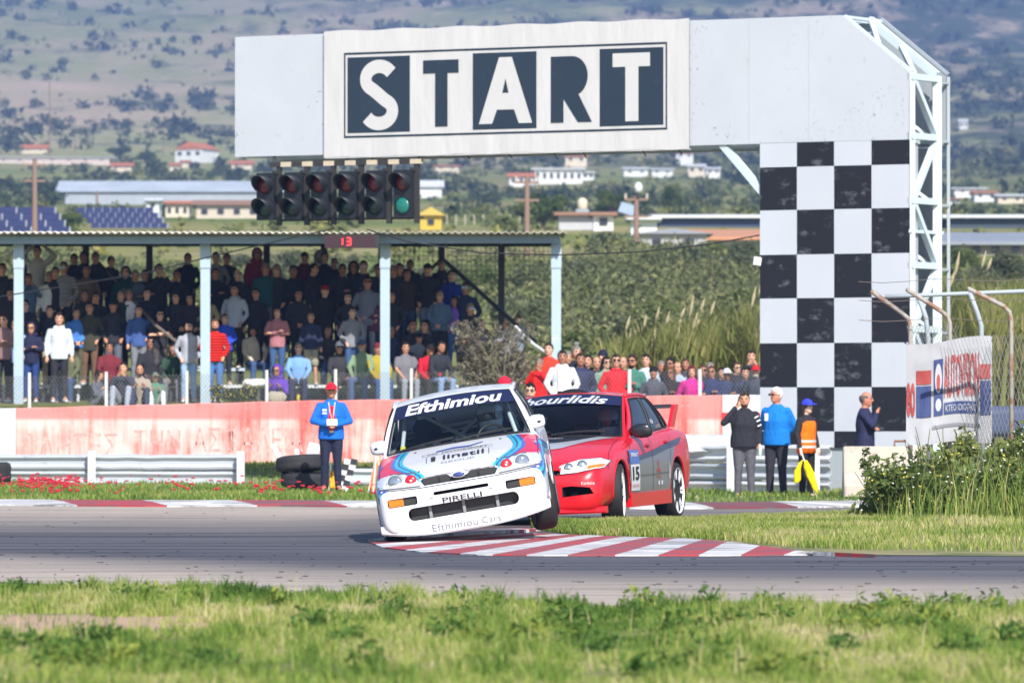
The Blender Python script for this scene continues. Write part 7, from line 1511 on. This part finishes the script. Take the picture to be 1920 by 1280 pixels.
def shrubs(lst, where, lo, hi):
    bands = {'upper': [], 'middle': [], 'lower': []}
    vs_ = sorted(q[1] for q in lst); c1, c2 = vs_[len(vs_) // 3], vs_[2 * len(vs_) // 3]
    for q in lst: bands['upper' if q[1] < c1 else 'middle' if q[1] < c2 else 'lower'].append(q)
    k = 0
    for nm, qs in bands.items():
        for j, (u, v, w) in enumerate(sorted(qs)): shrub(u, v, w, 'scrub bush %s, %s from left, %s band' % (where, ORD[j], nm), k, random.uniform(lo, hi)); k += 1
shrubs([(1170, 520, 130), (1290, 545, 150), (1380, 540, 130), (1100, 560, 120), (1200, 590, 150), (1320, 600, 140), (1405, 610, 120), (1120, 620, 130), (1060, 600, 90), (1240, 640, 130), (1150, 660, 140), (1050, 660, 120), (1350, 660, 120), (1000, 560, 110), (950, 610, 120), (900, 560, 110), (1330, 500, 90), (1260, 498, 80), (1130, 480, 70), (1400, 495, 80), (1085, 530, 70), (1225, 555, 90), (1010, 640, 120), (1180, 625, 110), (1300, 640, 110), (1090, 690, 120), (1200, 690, 120), (1300, 690, 120), (1400, 690, 120)], 'on the slope left of the checkered pillar', .7, 1.0)
shrubs([(30, 520, 110), (110, 505, 90), (235, 515, 60), (330, 520, 90), (430, 505, 80), (530, 530, 110), (640, 515, 80), (560, 505, 70), (760, 540, 100), (850, 540, 110), (200, 580, 160), (480, 600, 160), (700, 600, 160), (330, 620, 150), (100, 620, 160)], 'on the slope behind the grandstand crowd', .6, .9)
shrubs([(1800, 520, 90), (1880, 540, 110), (1840, 580, 120), (1910, 600, 120), (1795, 610, 100), (1870, 640, 130)], 'on the slope right of the gantry', .85, .95)
rw = random.Random(17); lw = []
for k in range(210):
    dd_ = rw.uniform(152, 255); uu = rw.uniform(1000, 1450) if k % 4 else rw.uniform(-30, 1000); xx = (uu - 960) * dd_ / F; s_ = dd_ / 200 * rw.uniform(.5, 1.15); lw.append(((xx, dd_, T(xx, dd_) + s_ * .45), (s_ * rw.uniform(.9, 1.6), s_, s_ * rw.uniform(.6, .95))))
tag(link(bpy.data.objects.new('slope_thicket', leaf_cloud('slope_thicket', lw, 58000, .12, leaf_mat('thicket_leaf', [(0, (.05, .065, .03)), (.45, (.14, .16, .065)), (.8, (.26, .26, .11)), (1, (.38, .34, .17))], .3), 93, .35))), 'continuous olive scrub covering the slope behind the grandstand', 'scrub', kind='stuff')
def tree(label, u, v, wpx, hpx, seed, mat=FOL_D):
    d = depth_at(v); x = (u - 960) * d / F; W_, H_ = wpx * d / F, hpx * d / F; t = thing('tree', label, 'tree', (x, d, T(x, d) - .1)); r_ = random.Random(seed)
    lobes = [((r_.uniform(-.34, .34) * W_, r_.uniform(-.3, .3) * W_, r_.uniform(.35, .8) * H_), (r_.uniform(.16, .26) * W_, r_.uniform(.16, .26) * W_, r_.uniform(.12, .22) * H_)) for k in range(12)]
    o = bpy.data.objects.new('crown', leaf_cloud('tree_crown', lobes, 4200, W_ * .035, mat, seed, .4)); link(o, t); mb = MB(); mb.tube([(0, 0, 0), (.03 * W_, 0, .25 * H_), (0, 0, .55 * H_)], [.05 * W_, .04 * W_, .02 * W_], 8)
    for k in range(4): mb.tube([(.02 * W_, 0, .25 * H_), (.25 * W_ * math.cos(k * 1.6), .2 * W_ * math.sin(k * 1.6), .6 * H_)], [.03 * W_, .01 * W_], 6)
    mb.build('trunk', BARK, t)
tree('broad dark evergreen tree beside the utility pole behind the grandstand roof', 1018, 428, 105, 84, 71); tree('small dark tree left of the grey shed solar panel', 1148, 412, 66, 60, 72); tree('narrow tall dark tree right of the white shed', 1262, 405, 50, 68, 73); tree('thin dark tree behind the panel on the shed', 1208, 398, 30, 45, 74); tree('rounded bush tree between the two panel fields', 128, 430, 60, 36, 75); tree('dark rounded tree behind the cream building', 372, 372, 40, 28, 76); tree('second dark rounded tree behind the cream building', 400, 372, 36, 28, 77); tree('dark tree left of the white house with the orange roof', 225, 297, 44, 30, 78); tree('low dark tree beside the white house with the orange roof', 272, 300, 40, 22, 79)
# ------------------------------------------------------------------ far houses, fields of panels, poles, woods
ROOFO, ROOFW, ROOFG, WINM = M('roof_orange_tile', (.50, .17, .08), .8, var=.3, scale=2), M('roof_white_sheet', (.66, .66, .66), .6, var=.2, scale=.6), M('roof_grey_sheet', (.26, .28, .32), .6, var=.2, scale=.8), M('far_window', (.03, .035, .05), .3)
def wallm(c): return M('far_wall_%d_%d_%d' % tuple(int(x * 100) for x in c), c, .85, var=.14, scale=.7)
HOUSES = []
def house(label, u0, u1, vt, vb, wall, roofm, rise=.35, wins=3, depth=6, d=None, name='house', cat='house', gable='side', rot=0, dark_front=None):
    d = d or depth_at(vb + 2); w = (u1 - u0) * d / F; H = (vb - vt) * d / F; x = ((u0 + u1) / 2 - 960) * d / F; zb = CAMH + (800 - vb) * d / F; t = thing(name, label, cat, (x, d, zb), R(rot)); rh = H * rise; wh = H - rh
    MB().box((0, depth / 2, wh / 2 - 1), (w, depth, wh + 2)).build('wall', wallm(wall), t)
    ov = .04 * w + .2; HOUSES.append((u0, u1, vt, vb, d))
    if gable == 'side': vs = [(-w / 2 - ov, -.4, wh), (w / 2 + ov, -.4, wh), (w / 2 + ov, depth + .4, wh), (-w / 2 - ov, depth + .4, wh), (-w / 2 - ov, depth / 2, H), (w / 2 + ov, depth / 2, H)]; fs = [(0, 1, 5, 4), (2, 3, 4, 5), (0, 4, 3), (1, 2, 5), (0, 3, 2, 1)]
    elif gable == 'front': vs = [(-w / 2 - ov, -.3, wh), (0, -.3, H), (w / 2 + ov, -.3, wh), (-w / 2 - ov, depth, wh), (0, depth, H), (w / 2 + ov, depth, wh)]; fs = [(0, 1, 4, 3), (1, 2, 5, 4), (0, 2, 1), (3, 4, 5), (0, 3, 5, 2)]
    else: vs = [(-w / 2 - ov, -.5, wh), (w / 2 + ov, -.5, wh), (w / 2 + ov, depth, H), (-w / 2 - ov, depth, H), (-w / 2 - ov, -.5, wh - .15), (w / 2 + ov, -.5, wh - .15), (w / 2 + ov, depth, wh - .2), (-w / 2 - ov, depth, wh - .2)]; fs = [(0, 1, 2, 3), (7, 6, 5, 4), (0, 4, 5, 1), (1, 5, 6, 2), (2, 6, 7, 3), (3, 7, 4, 0)]
    mesh_obj('roof', vs, fs, roofm, t)
    for k in range(wins):
        xx = -w / 2 + w * (k + .5) / wins; ww = min(w / wins * .4, wh * .5); MB().box((xx, -.03, wh * .5), (ww, .1, wh * .42)).build('window', WINM, t)
    if dark_front: MB().box((0, -.05, wh * .45), (w * .98, .1, wh * .8)).build('open_front', M('barn_shade', dark_front, .8), t)
    return t
WH, CR, GW, PK = (.72, .72, .72), (.66, .58, .46), (.50, .51, .52), (.56, .42, .36)
house('white gabled house with a bright orange roof on the plain at left', 325, 382, 266, 296, WH, ROOFO, .45, 3, 8, gable='front', rot=-25)
house('long low pale wall building at the far left below the hill', -40, 205, 293, 303, (.60, .50, .46), ROOFW, .3, 8, 8, name='low_building', cat='building')
for k, (a, b, c, e) in enumerate(((40, 88, 270, 284), (208, 246, 304, 316), (318, 336, 304, 314), (432, 472, 300, 312), (338, 354, 299, 307))): house(['orange roofed house among trees at the far left', 'low red roofed house left of the white gabled one', 'tiny orange roofed house below the white gabled one', 'orange roofed house at the lower left corner of the gantry beam', 'tiny orange roofed house right below the white gable'][k], a, b, c, e, CR, ROOFO, .6, 2, 6)
house('long whitish greenhouse stretching behind the start lights', 122, 520, 335, 380, (.36, .40, .45), M('roof_glasshouse', (.44, .48, .53), .5, var=.3, scale=.3), .55, 0, 14, name='greenhouse', cat='greenhouse')
house('cream coloured building left of the start lights', 310, 354, 374, 406, CR, ROOFO, .25, 3, 6); house('long cream building with a brown roof behind the start lights', 368, 520, 372, 408, (.58, .50, .40), M('roof_brown', (.30, .16, .10), .8), .35, 5, 8, name='low_building', cat='building'); house('small white hut left of the cream building', 274, 298, 370, 392, WH, ROOFW, .3, 1, 4, d=500)
house('yellow shed right of the start lights', 788, 828, 388, 428, (.60, .42, .06), M('roof_yellow', (.55, .40, .08), .7), .4, 1, 5, name='shed', cat='shed', gable='front'); house('white rounded tent-like shed right of the start lights', 785, 828, 336, 366, WH, ROOFW, .5, 0, 8, name='shed', cat='shed')
house('large white villa on the plain under the banner', 1002, 1092, 310, 342, WH, ROOFW, .2, 7, 10, gable='flat'); house('white house with red roof left of the large villa', 955, 1000, 322, 346, WH, ROOFO, .4, 3, 8); house('white house right of the large villa', 1092, 1114, 318, 336, WH, ROOFW, .25, 2, 8, gable='flat')
for k, (a, b, c, e, r_) in enumerate(((815, 860, 308, 318, ROOFO), (1170, 1215, 312, 326, ROOFW), (1222, 1262, 314, 326, ROOFW), (1290, 1322, 306, 324, ROOFW), (1325, 1350, 312, 326, ROOFW), (1268, 1300, 282, 296, ROOFO), (1060, 1100, 288, 304, ROOFO), (1790, 1850, 350, 362, ROOFW), (1828, 1870, 356, 372, ROOFO), (1872, 1920, 362, 378, ROOFW), (1800, 1815, 222, 240, ROOFW), (1782, 1800, 370, 380, ROOFO))):
    house(['small pale house with red roof right of the start lights', 'white house under the beam, first right of the villa', 'white house under the beam, second right of the villa', 'white house left of the knee brace', 'small white house beside the knee brace', 'orange roofed house high under the beam near the brace', 'orange roofed house just under the banner hem', 'flat white house on the plain right of the gantry', 'red roofed house on the plain right of the gantry', 'white house at the right edge of the plain', 'tiny white tower house on the hillside right of the gantry', 'tiny orange roofed house beside the truss'][k], a, b, c, e, WH if k % 3 else CR, r_, .35, 2, 7)
house('grey corrugated hut with a rusty roof edge behind the grandstand roof', 1048, 1112, 392, 430, GW, M('roof_rust', (.32, .17, .11), .8), .18, 0, 5, gable='mono', name='shed', cat='shed'); house('small white shed right of the grey hut', 1113, 1150, 393, 432, WH, M('roof_rust'), .15, 1, 4, gable='mono', name='shed', cat='shed'); house('white block shed below the utility pole', 1183, 1232, 402, 442, WH, ROOFW, .12, 0, 4, gable='mono', name='shed', cat='shed')
house('long navy barn with a white roof left of the pillar', 1237, 1440, 390, 424, (.05, .07, .13), ROOFW, .42, 0, 12, gable='mono', name='barn', cat='barn'); house('barn with a broad orange roof left of the pillar', 1262, 1450, 416, 462, (.45, .45, .46), M('roof_orange_sheet', (.55, .25, .13), .7, var=.15), .62, 0, 12, gable='mono', name='barn', cat='barn'); house('grey stone shed in front of the orange roofed barn', 1200, 1325, 428, 470, (.42, .42, .42), ROOFG, .25, 2, 6, gable='front', name='shed', cat='shed')
house('long barn with grey roof and dark open bays right of the gantry', 1775, 1960, 418, 482, (.34, .30, .26), ROOFG, .55, 5, 14, gable='mono', name='barn', cat='barn'); house('dark shed with a pale roof behind the grey barn', 1780, 1960, 392, 424, (.06, .08, .11), ROOFW, .38, 0, 10, gable='mono', name='barn', cat='barn'); house('small white farm hut in the scrub left of the pillar', 1358, 1386, 482, 510, (.6, .58, .55), ROOFW, .2, 1, 3, name='shed', cat='shed')
tk = thing('water_tank', 'cream water tank on the roof of the grey hut', 'tank', P(1092, 393, 434)); MB().lathe([(.28, 0), (.34, .08), (.34, .6), (.2, .75), (.1, .8)], (0, 0, 0), (0, 0, 1), 16).build('vessel', M('tank_cream', (.68, .58, .42), .6), tk, True); MB().box((0, 0, -.25), (.9, .9, .5)).build('stand', GREY, tk)
# solar fields
PV = M('panel_blue', (.014, .022, .085), .35, var=.25, scale=1.5); PVF = M('panel_frame', (.32, .33, .36), .4)
def solar(label, u0, u1, v0, v1, cols, rows_, d0, rot=0):
    HOUSES.append((u0, u1, v0, v1, d0)); t = thing('solar_array', label, 'solar panels', P((u0 + u1) / 2, v1, d0)); o = Vector(t.location)
    for r in range(rows_):
        for c in range(cols):
            d = d0 + (rows_ - 1 - r) * 6; u = u0 + (u1 - u0) * (c + .5) / cols + (r - rows_ / 2) * 9; v = v0 + (v1 - v0) * (r + .5) / rows_; p = P(u, v, d) - o; w = (u1 - u0) / cols * d / F * .93; h = (v1 - v0) / rows_ * d / F * 1.15
            pn = MB().box(p, (w, .05, h), Matrix.Rotation(R(-32), 3, 'X')).build('panel', PV, t); MB().box(p + Vector((w / 2 + .03, .02, 0)), (.07, .06, h), Matrix.Rotation(R(-32), 3, 'X')).build('frame', PVF, pn)
solar('large blue solar panels with pale frames at the left edge', -60, 122, 388, 438, 5, 4, 330); solar('dense dark blue solar panel field left of the cream building', 162, 305, 389, 428, 9, 4, 400)
sp2 = thing('roof_collector', 'single tilted solar panel on the roof between the sheds', 'solar panels', P(1176, 392, 428)); MB().box((0, 0, 0), (1.05, .06, .8), Matrix.Rotation(R(-30), 3, 'X') @ Matrix.Rotation(R(20), 3, 'Y')).build('panel', M('panel_pale', (.30, .36, .48), .25), sp2); MB().cyl((0, .2, -.8), (0, .1, 0), .04, n=6).build('support', GREY, sp2)
def pole(label, u, vt, vb, d, arms=True):
    a, b = P(u, vb, d), P(u, vt, d); t = thing('utility_pole', label, 'pole', a); h = b.z - a.z; MB().cyl((0, 0, -1), (0, 0, h), .16, .10, 8).build('mast', M('pole_wood', (.26, .17, .13), .9), t)
    if arms:
        for k in range(2): MB().bar((-.55, 0, h - .3 - k * .8), (.55, 0, h - .3 - k * .8), .1).build('crossarm', M('pole_wood'), t)
        for x in (-.5, 0, .5): MB().cyl((x, 0, h - .25), (x, 0, h - .02), .06, n=6).build('insulator', M('insulator', (.5, .45, .4)), t)
pole('brown wooden utility pole in front of the solar panels', 65, 298, 432, 320); pole('brown wooden utility pole behind the grandstand roof', 988, 330, 475, 290); pole('dark utility pole with a round lamp beside the white shed', 1193, 362, 462, 300)
lm = thing('round_lamp', 'pale round lamp on top of the pole beside the white shed', 'lamp', P(1197, 356, 299.8)); MB().ell((0, 0, .1), (.2, .2, .26), 12, 8).build('globe', M('globe_white', (.7, .72, .75), .4), lm, True); MB().cyl((0, 0, -.3), (0, 0, -.1), .08, n=8).build('neck', DKP, lm)
for k, (u, a, b) in enumerate(((93, 150, 300), (307, 250, 290), (140, 256, 282), (182, 358, 400))): pole(['very tall pale mast on the plain at left', 'pale mast left of the white gabled house', 'short pale mast at the foot of the hill', 'short pale mast in front of the greenhouse'][k], u, a, b, depth_at(b), False)
# field fence right of the start lights
ff = thing('field_fence', 'row of pale fence stakes in the field right of the start lights', 'fence', P(905, 428, 420)); o_ = Vector(ff.location)
for u in range(838, 980, 17): MB().cyl(P(u, 402, 420) - o_, P(u, 432, 420) - o_, .05, n=5).build('stake', M('stake_pale', (.45, .40, .34)), ff)
# distant woods and hillside scrub: one mass each
def blobs(name, label, n, dmin, dmax, pmin, pmax, mat, seed, dens, lo=.0):
    """clumps of leaf-like facets; pmin/pmax: width in thousandths of the distance"""
    g_ = np.random.default_rng(seed); C_, Rd, Tn = [], [], []; NF = 36
    while len(C_) < n:
        d = math.exp(g_.uniform(math.log(dmin), math.log(dmax))); x = g_.uniform(-1, 1) * d * .10
        if dens is not None and g_.random() > dens(x, d): continue
        s = d * .001 * (pmin + (pmax - pmin) * g_.random() ** 2.2) * .5; z = T(x, d); u = 960 + F * x / d; v = 800 - (z - CAMH) * F / d; w_ = s * F / d
        if any(h[4] * .45 < d < h[4] + 4 and h[0] - w_ < u < h[1] + w_ and h[2] - 2 < v < h[3] + w_ * 1.4 for h in HOUSES): continue
        C_.append((x, d, z + s * .55)); Rd.append((s * g_.uniform(.8, 1.5), s, s * g_.uniform(.6, 1.0))); Tn.append(g_.random())
    C_, Rd, Tn = np.array(C_), np.array(Rd), np.array(Tn); dr = g_.normal(size=(n, NF, 3)); dr /= np.linalg.norm(dr, axis=2)[..., None]
    p = C_[:, None] + dr * Rd[:, None] * (.45 + .6 * g_.random((n, NF, 1)))
    tri = p[:, :, None] + g_.normal(size=(n, NF, 3, 3)) * (Rd[:, None, None, 1:2] * .30)
    tint = np.clip(Tn[:, None] * .7 + .3 * g_.random((n, NF)) , 0, 1); k = n * NF * 3
    me = np_mesh(name, tri.reshape(-1, 3), np.arange(k), 3, mat, np.repeat(tint.ravel(), 3)); tag(link(bpy.data.objects.new(name, me)), label, 'trees', kind='stuff')
FARL = leaf_mat('far_tree_leaf', [(0, (.018, .032, .014)), (.6, (.05, .068, .025)), (1, (.12, .12, .05))], .0)
FARY = leaf_mat('far_field_bush', [(0, (.05, .075, .02)), (.6, (.13, .15, .04)), (1, (.30, .25, .06))], .0)
blobs('valley_trees', 'dark trees and hedges scattered over the plain', 2600, 520, 2000, .5, 3.2, FARL, 11, lambda x, d: .12 + .88 * (noise.noise((x / d * 30, math.log(d) * 9, 1)) > .0))
blobs('valley_bushes', 'yellowish bushes scattered over the plain', 900, 430, 1700, .5, 2.6, FARY, 12, lambda x, d: .2 + .8 * (noise.noise((x / d * 24, math.log(d) * 9, 7)) > .1))
blobs('hillside_scrub', 'dark scrub dotted over the hillside', 3400, 1900, 4600, .35, 2.6, FARL, 13, lambda x, d: .05 + .95 * max(0, min(1, .1 + 1.9 * noise.noise((x / d * 16, math.log(d) * 14, 4)) + .45 * (x / d > -.015))))
blobs('slope_scrub', 'low scrub over the slope behind the grandstand', 700, 150, 420, .6, 5.0, FARY, 14, None)

# ------------------------------------------------------------------ fence and advertising sheet at right
PIPE = worn('fence_pipe', (.36, .33, .30), (.27, .12, .06), .48, .6, 6); fe_ = thing('pipe_fence', 'rusty pipe fence with bent tops and barbed wire at right', 'fence', P(1800, 930, 84)); fo2 = Vector(fe_.location)
def pipe(pts, r=.030, name='post', mat=PIPE): MB().tube([P(*p) - fo2 for p in pts], r, 8).build(name, mat, fe_, True)
pipe([(1707, 935, 85), (1707, 612, 85), (1703, 597, 85), (1690, 586, 85), (1634, 546, 84.6)]); pipe([(1781, 945, 84), (1781, 605, 84), (1776, 592, 84), (1764, 583, 84), (1701, 543, 83.6)]); pipe([(1897, 950, 82), (1896, 600, 82), (1893, 585, 82), (1882, 574, 82), (1815, 541, 81.6)]); pipe([(1843, 940, 87), (1840, 610, 87), (1832, 585, 87), (1817, 545, 87)], .034, 'post', GREY); pipe([(1742, 900, 88), (1741, 640, 88), (1736, 595, 88), (1722, 556, 88)], .034, 'post', GREY)
pipe([(1660, 556, 87), (1740, 553, 87), (1920, 546, 87), (2060, 543, 87)], .03, 'top_pipe', GREY)
for v0, v1 in ((528, 522), (563, 560), (600, 598)):
    MB().tube([P(1610 + k * 45, v0 + (v1 - v0) * k / 9 + 3 * math.sin(k * 1.4), 84.5) - fo2 for k in range(11)], .006, 4).build('barbed_wire', M('wire_rust', (.12, .09, .08)), fe_)
mb = MB()
for u in np.arange(1862, 2060, 7): mb.cyl(P(u, 628, 83) - fo2, P(u - 90, 930, 83) - fo2, .003, n=3, caps=False); mb.cyl(P(u - 90, 628, 83.02) - fo2, P(u, 930, 83.02) - fo2, .003, n=3, caps=False)
for u in np.arange(1700, 1790, 6): mb.cyl(P(u, 610, 85.3) - fo2, P(u + 20, 660, 85.3) - fo2, .003, n=3, caps=False); mb.cyl(P(u + 20, 610, 85.32) - fo2, P(u, 660, 85.32) - fo2, .003, n=3, caps=False)
o = mb.build('wire_mesh', M('wire_grey', (.16, .16, .16)), fe_); o['kind'] = 'stuff'
ab = thing('advertising_sheet', 'wrinkled white advertising sheet with red and blue print tied to the fence', 'banner', P(1780, 735, 83.2)); AO = Vector(ab.location)
def sheet(s, t, off=0.0):                                  # s, t in photograph pixels measured on the sheet
    vt_ = 645 - 15 * (s - 1700) / 160 + 3 * math.sin((s - 1700) / 26); vb_ = 833 - 6 * (s - 1700) / 160 + 3 * math.sin((s - 1700) / 19)
    f = (t - 640) / 190; v = vt_ + (vb_ - vt_) * f; d = 83.2 + .016 * math.sin((s - 1700) / 13 + f * 2) + .025 * math.sin(f * 5 + s / 40) + .012 * noise.noise((s / 14, t / 30, 0)) - off
    return P(s, v, d) - AO
ns_, nt_ = 40, 26
vs = [sheet(1699 + 161 * i / ns_, 640 + 190 * k / nt_) for i in range(ns_ + 1) for k in range(nt_ + 1)]
mesh_obj('sheet', vs, [(i * (nt_ + 1) + k, i * (nt_ + 1) + k + 1, (i + 1) * (nt_ + 1) + k + 1, (i + 1) * (nt_ + 1) + k) for i in range(ns_) for k in range(nt_)], worn('sheet_vinyl', (.40, .40, .43), (.32, .30, .29), .6, .5, 3), ab, True)
def printed(poly, mat, name='print', off=.012, faces=None):
    bm = bmesh.new(); bv = [bm.verts.new((p[0], p[1], 0)) for p in poly]
    for f in (faces or [tuple(range(len(poly)))]):
        try: bm.faces.new([bv[i] for i in f])
        except ValueError: pass
    bmesh.ops.triangulate(bm, faces=[f for f in bm.faces if len(f.verts) > 4], ngon_method='EAR_CLIP')
    for ax, a, b, st__ in ((0, 1695, 1865, 5), (1, 640, 835, 8)):
        for c in np.arange(a, b, st__): bmesh.ops.bisect_plane(bm, geom=bm.verts[:] + bm.edges[:] + bm.faces[:], plane_co=(c, 0, 0) if ax == 0 else (0, c, 0), plane_no=(1, 0, 0) if ax == 0 else (0, 1, 0), dist=1e-5)
    for v in bm.verts: v.co = sheet(v.co.x, v.co.y, off)
    me = bpy.data.meshes.new(name); bm.to_mesh(me); bm.free(); me.materials.append(mat); return link(bpy.data.objects.new(name, me), ab)
ARD, ABL, AWH, AGR = M('print_red', (.34, .05, .045), .6), M('print_blue', (.03, .05, .16), .6), M('print_pale', (.44, .44, .47), .6), M('print_grey', (.20, .20, .23), .6)
Q = lambda a, b, c, e: [(a, c), (b, c), (b, e), (a, e)]
for q, mt, nm in ((Q(1718, 1746, 690, 716), ARD, 'red_block'), (Q(1718, 1746, 719, 778), ABL, 'blue_block'), (Q(1837, 1857, 690, 716), ARD, 'red_block'), (Q(1838, 1858, 719, 780), ABL, 'blue_block'), (Q(1751, 1768, 672, 778), ABL, 'emblem_panel'), (Q(1748, 1838, 796, 802), AGR, 'shadow_bar'), (Q(1770, 1833, 756, 778), ABL, 'caption_bar')): printed(q, mt, nm)
printed([(1759.5 + 6.5 * math.cos(a), 708 + 28 * math.sin(a)) for a in np.linspace(0, 6.28, 21)[:-1]], AWH, 'emblem_oval', .016); printed([(1759.5 + 3.5 * math.cos(a), 716 + 16 * math.sin(a)) for a in np.linspace(0, 6.28, 17)[:-1]], ARD, 'emblem_core', .02); printed([(1759.5 + 5.5 * math.cos(a), 758 + 12 * math.sin(a)) for a in np.linspace(0, 6.28, 17)[:-1]], AWH, 'emblem_dot', .016)
def ptext(txt, a, b, c, e, mat, off=.018, bold=.0):
    me = text_mesh(txt, 1, bold); co = np.array([v.co[:2] for v in me.vertices]); fs = [tuple(p.vertices) for p in me.polygons]; bpy.data.meshes.remove(me); lo, hi = co.min(0), co.max(0); q = (co - lo) / (hi - lo)
    o = printed([(a + (b - a) * x, e + (c - e) * y) for x, y in q], mat, 'lettering', off, fs); return o
ptext('AUTOVISION', 1770, 1836, 668, 748, ARD, .016, .02); ptext('KTEO IDIOTIKO', 1773, 1831, 761, 773, AWH, .022, .0); ptext('eo', 1699.5, 1716, 712, 778, ARD, .016, .03)
for s_, t_ in ((1702, 642), (1858, 641), (1703, 828), (1857, 827)): MB().tube([sheet(s_, t_), sheet(s_, t_) + Vector((.05 if s_ > 1800 else -.05, .1, .05))], .008, 5).build('tie', M('tie_black'), ab)
bc = MB().box((0, 0, 0), (1.6, .3, .45)).build('rolled_tarpaulin', M('tarp_blue', (.05, .07, .14), .7, bump=.5, bscale=8)); bc.location = P(1885, 790, 92); tag(bc, 'dark blue tarpaulin behind the fence at the right edge', 'tarpaulin')
bv_ = bc.modifiers.new('b', 'BEVEL'); bv_.width = .12; bv_.segments = 4; sb_ = bc.modifiers.new('s', 'SUBSURF'); sb_.levels = 2; sb_.render_levels = 2; apply_mods(bc)
# ------------------------------------------------------------------ haze
hm = bpy.data.materials.new('haze_air'); hm.use_nodes = True; hn = hm.node_tree; hn.nodes.clear()
ho = hn.nodes.new('ShaderNodeOutputMaterial'); pv = hn.nodes.new('ShaderNodeVolumePrincipled')
pv.inputs['Color'].default_value = (.34, .52, 1.0, 1); pv.inputs['Density'].default_value = HAZE; pv.inputs['Anisotropy'].default_value = .25
hn.links.new(pv.outputs[0], ho.inputs['Volume'])
hb = MB().box((0, 2760, 212), (7000, 5960, 436)).build('haze', hm); tag(hb, 'thin bluish air in front of the hillside', 'haze', kind='stuff')
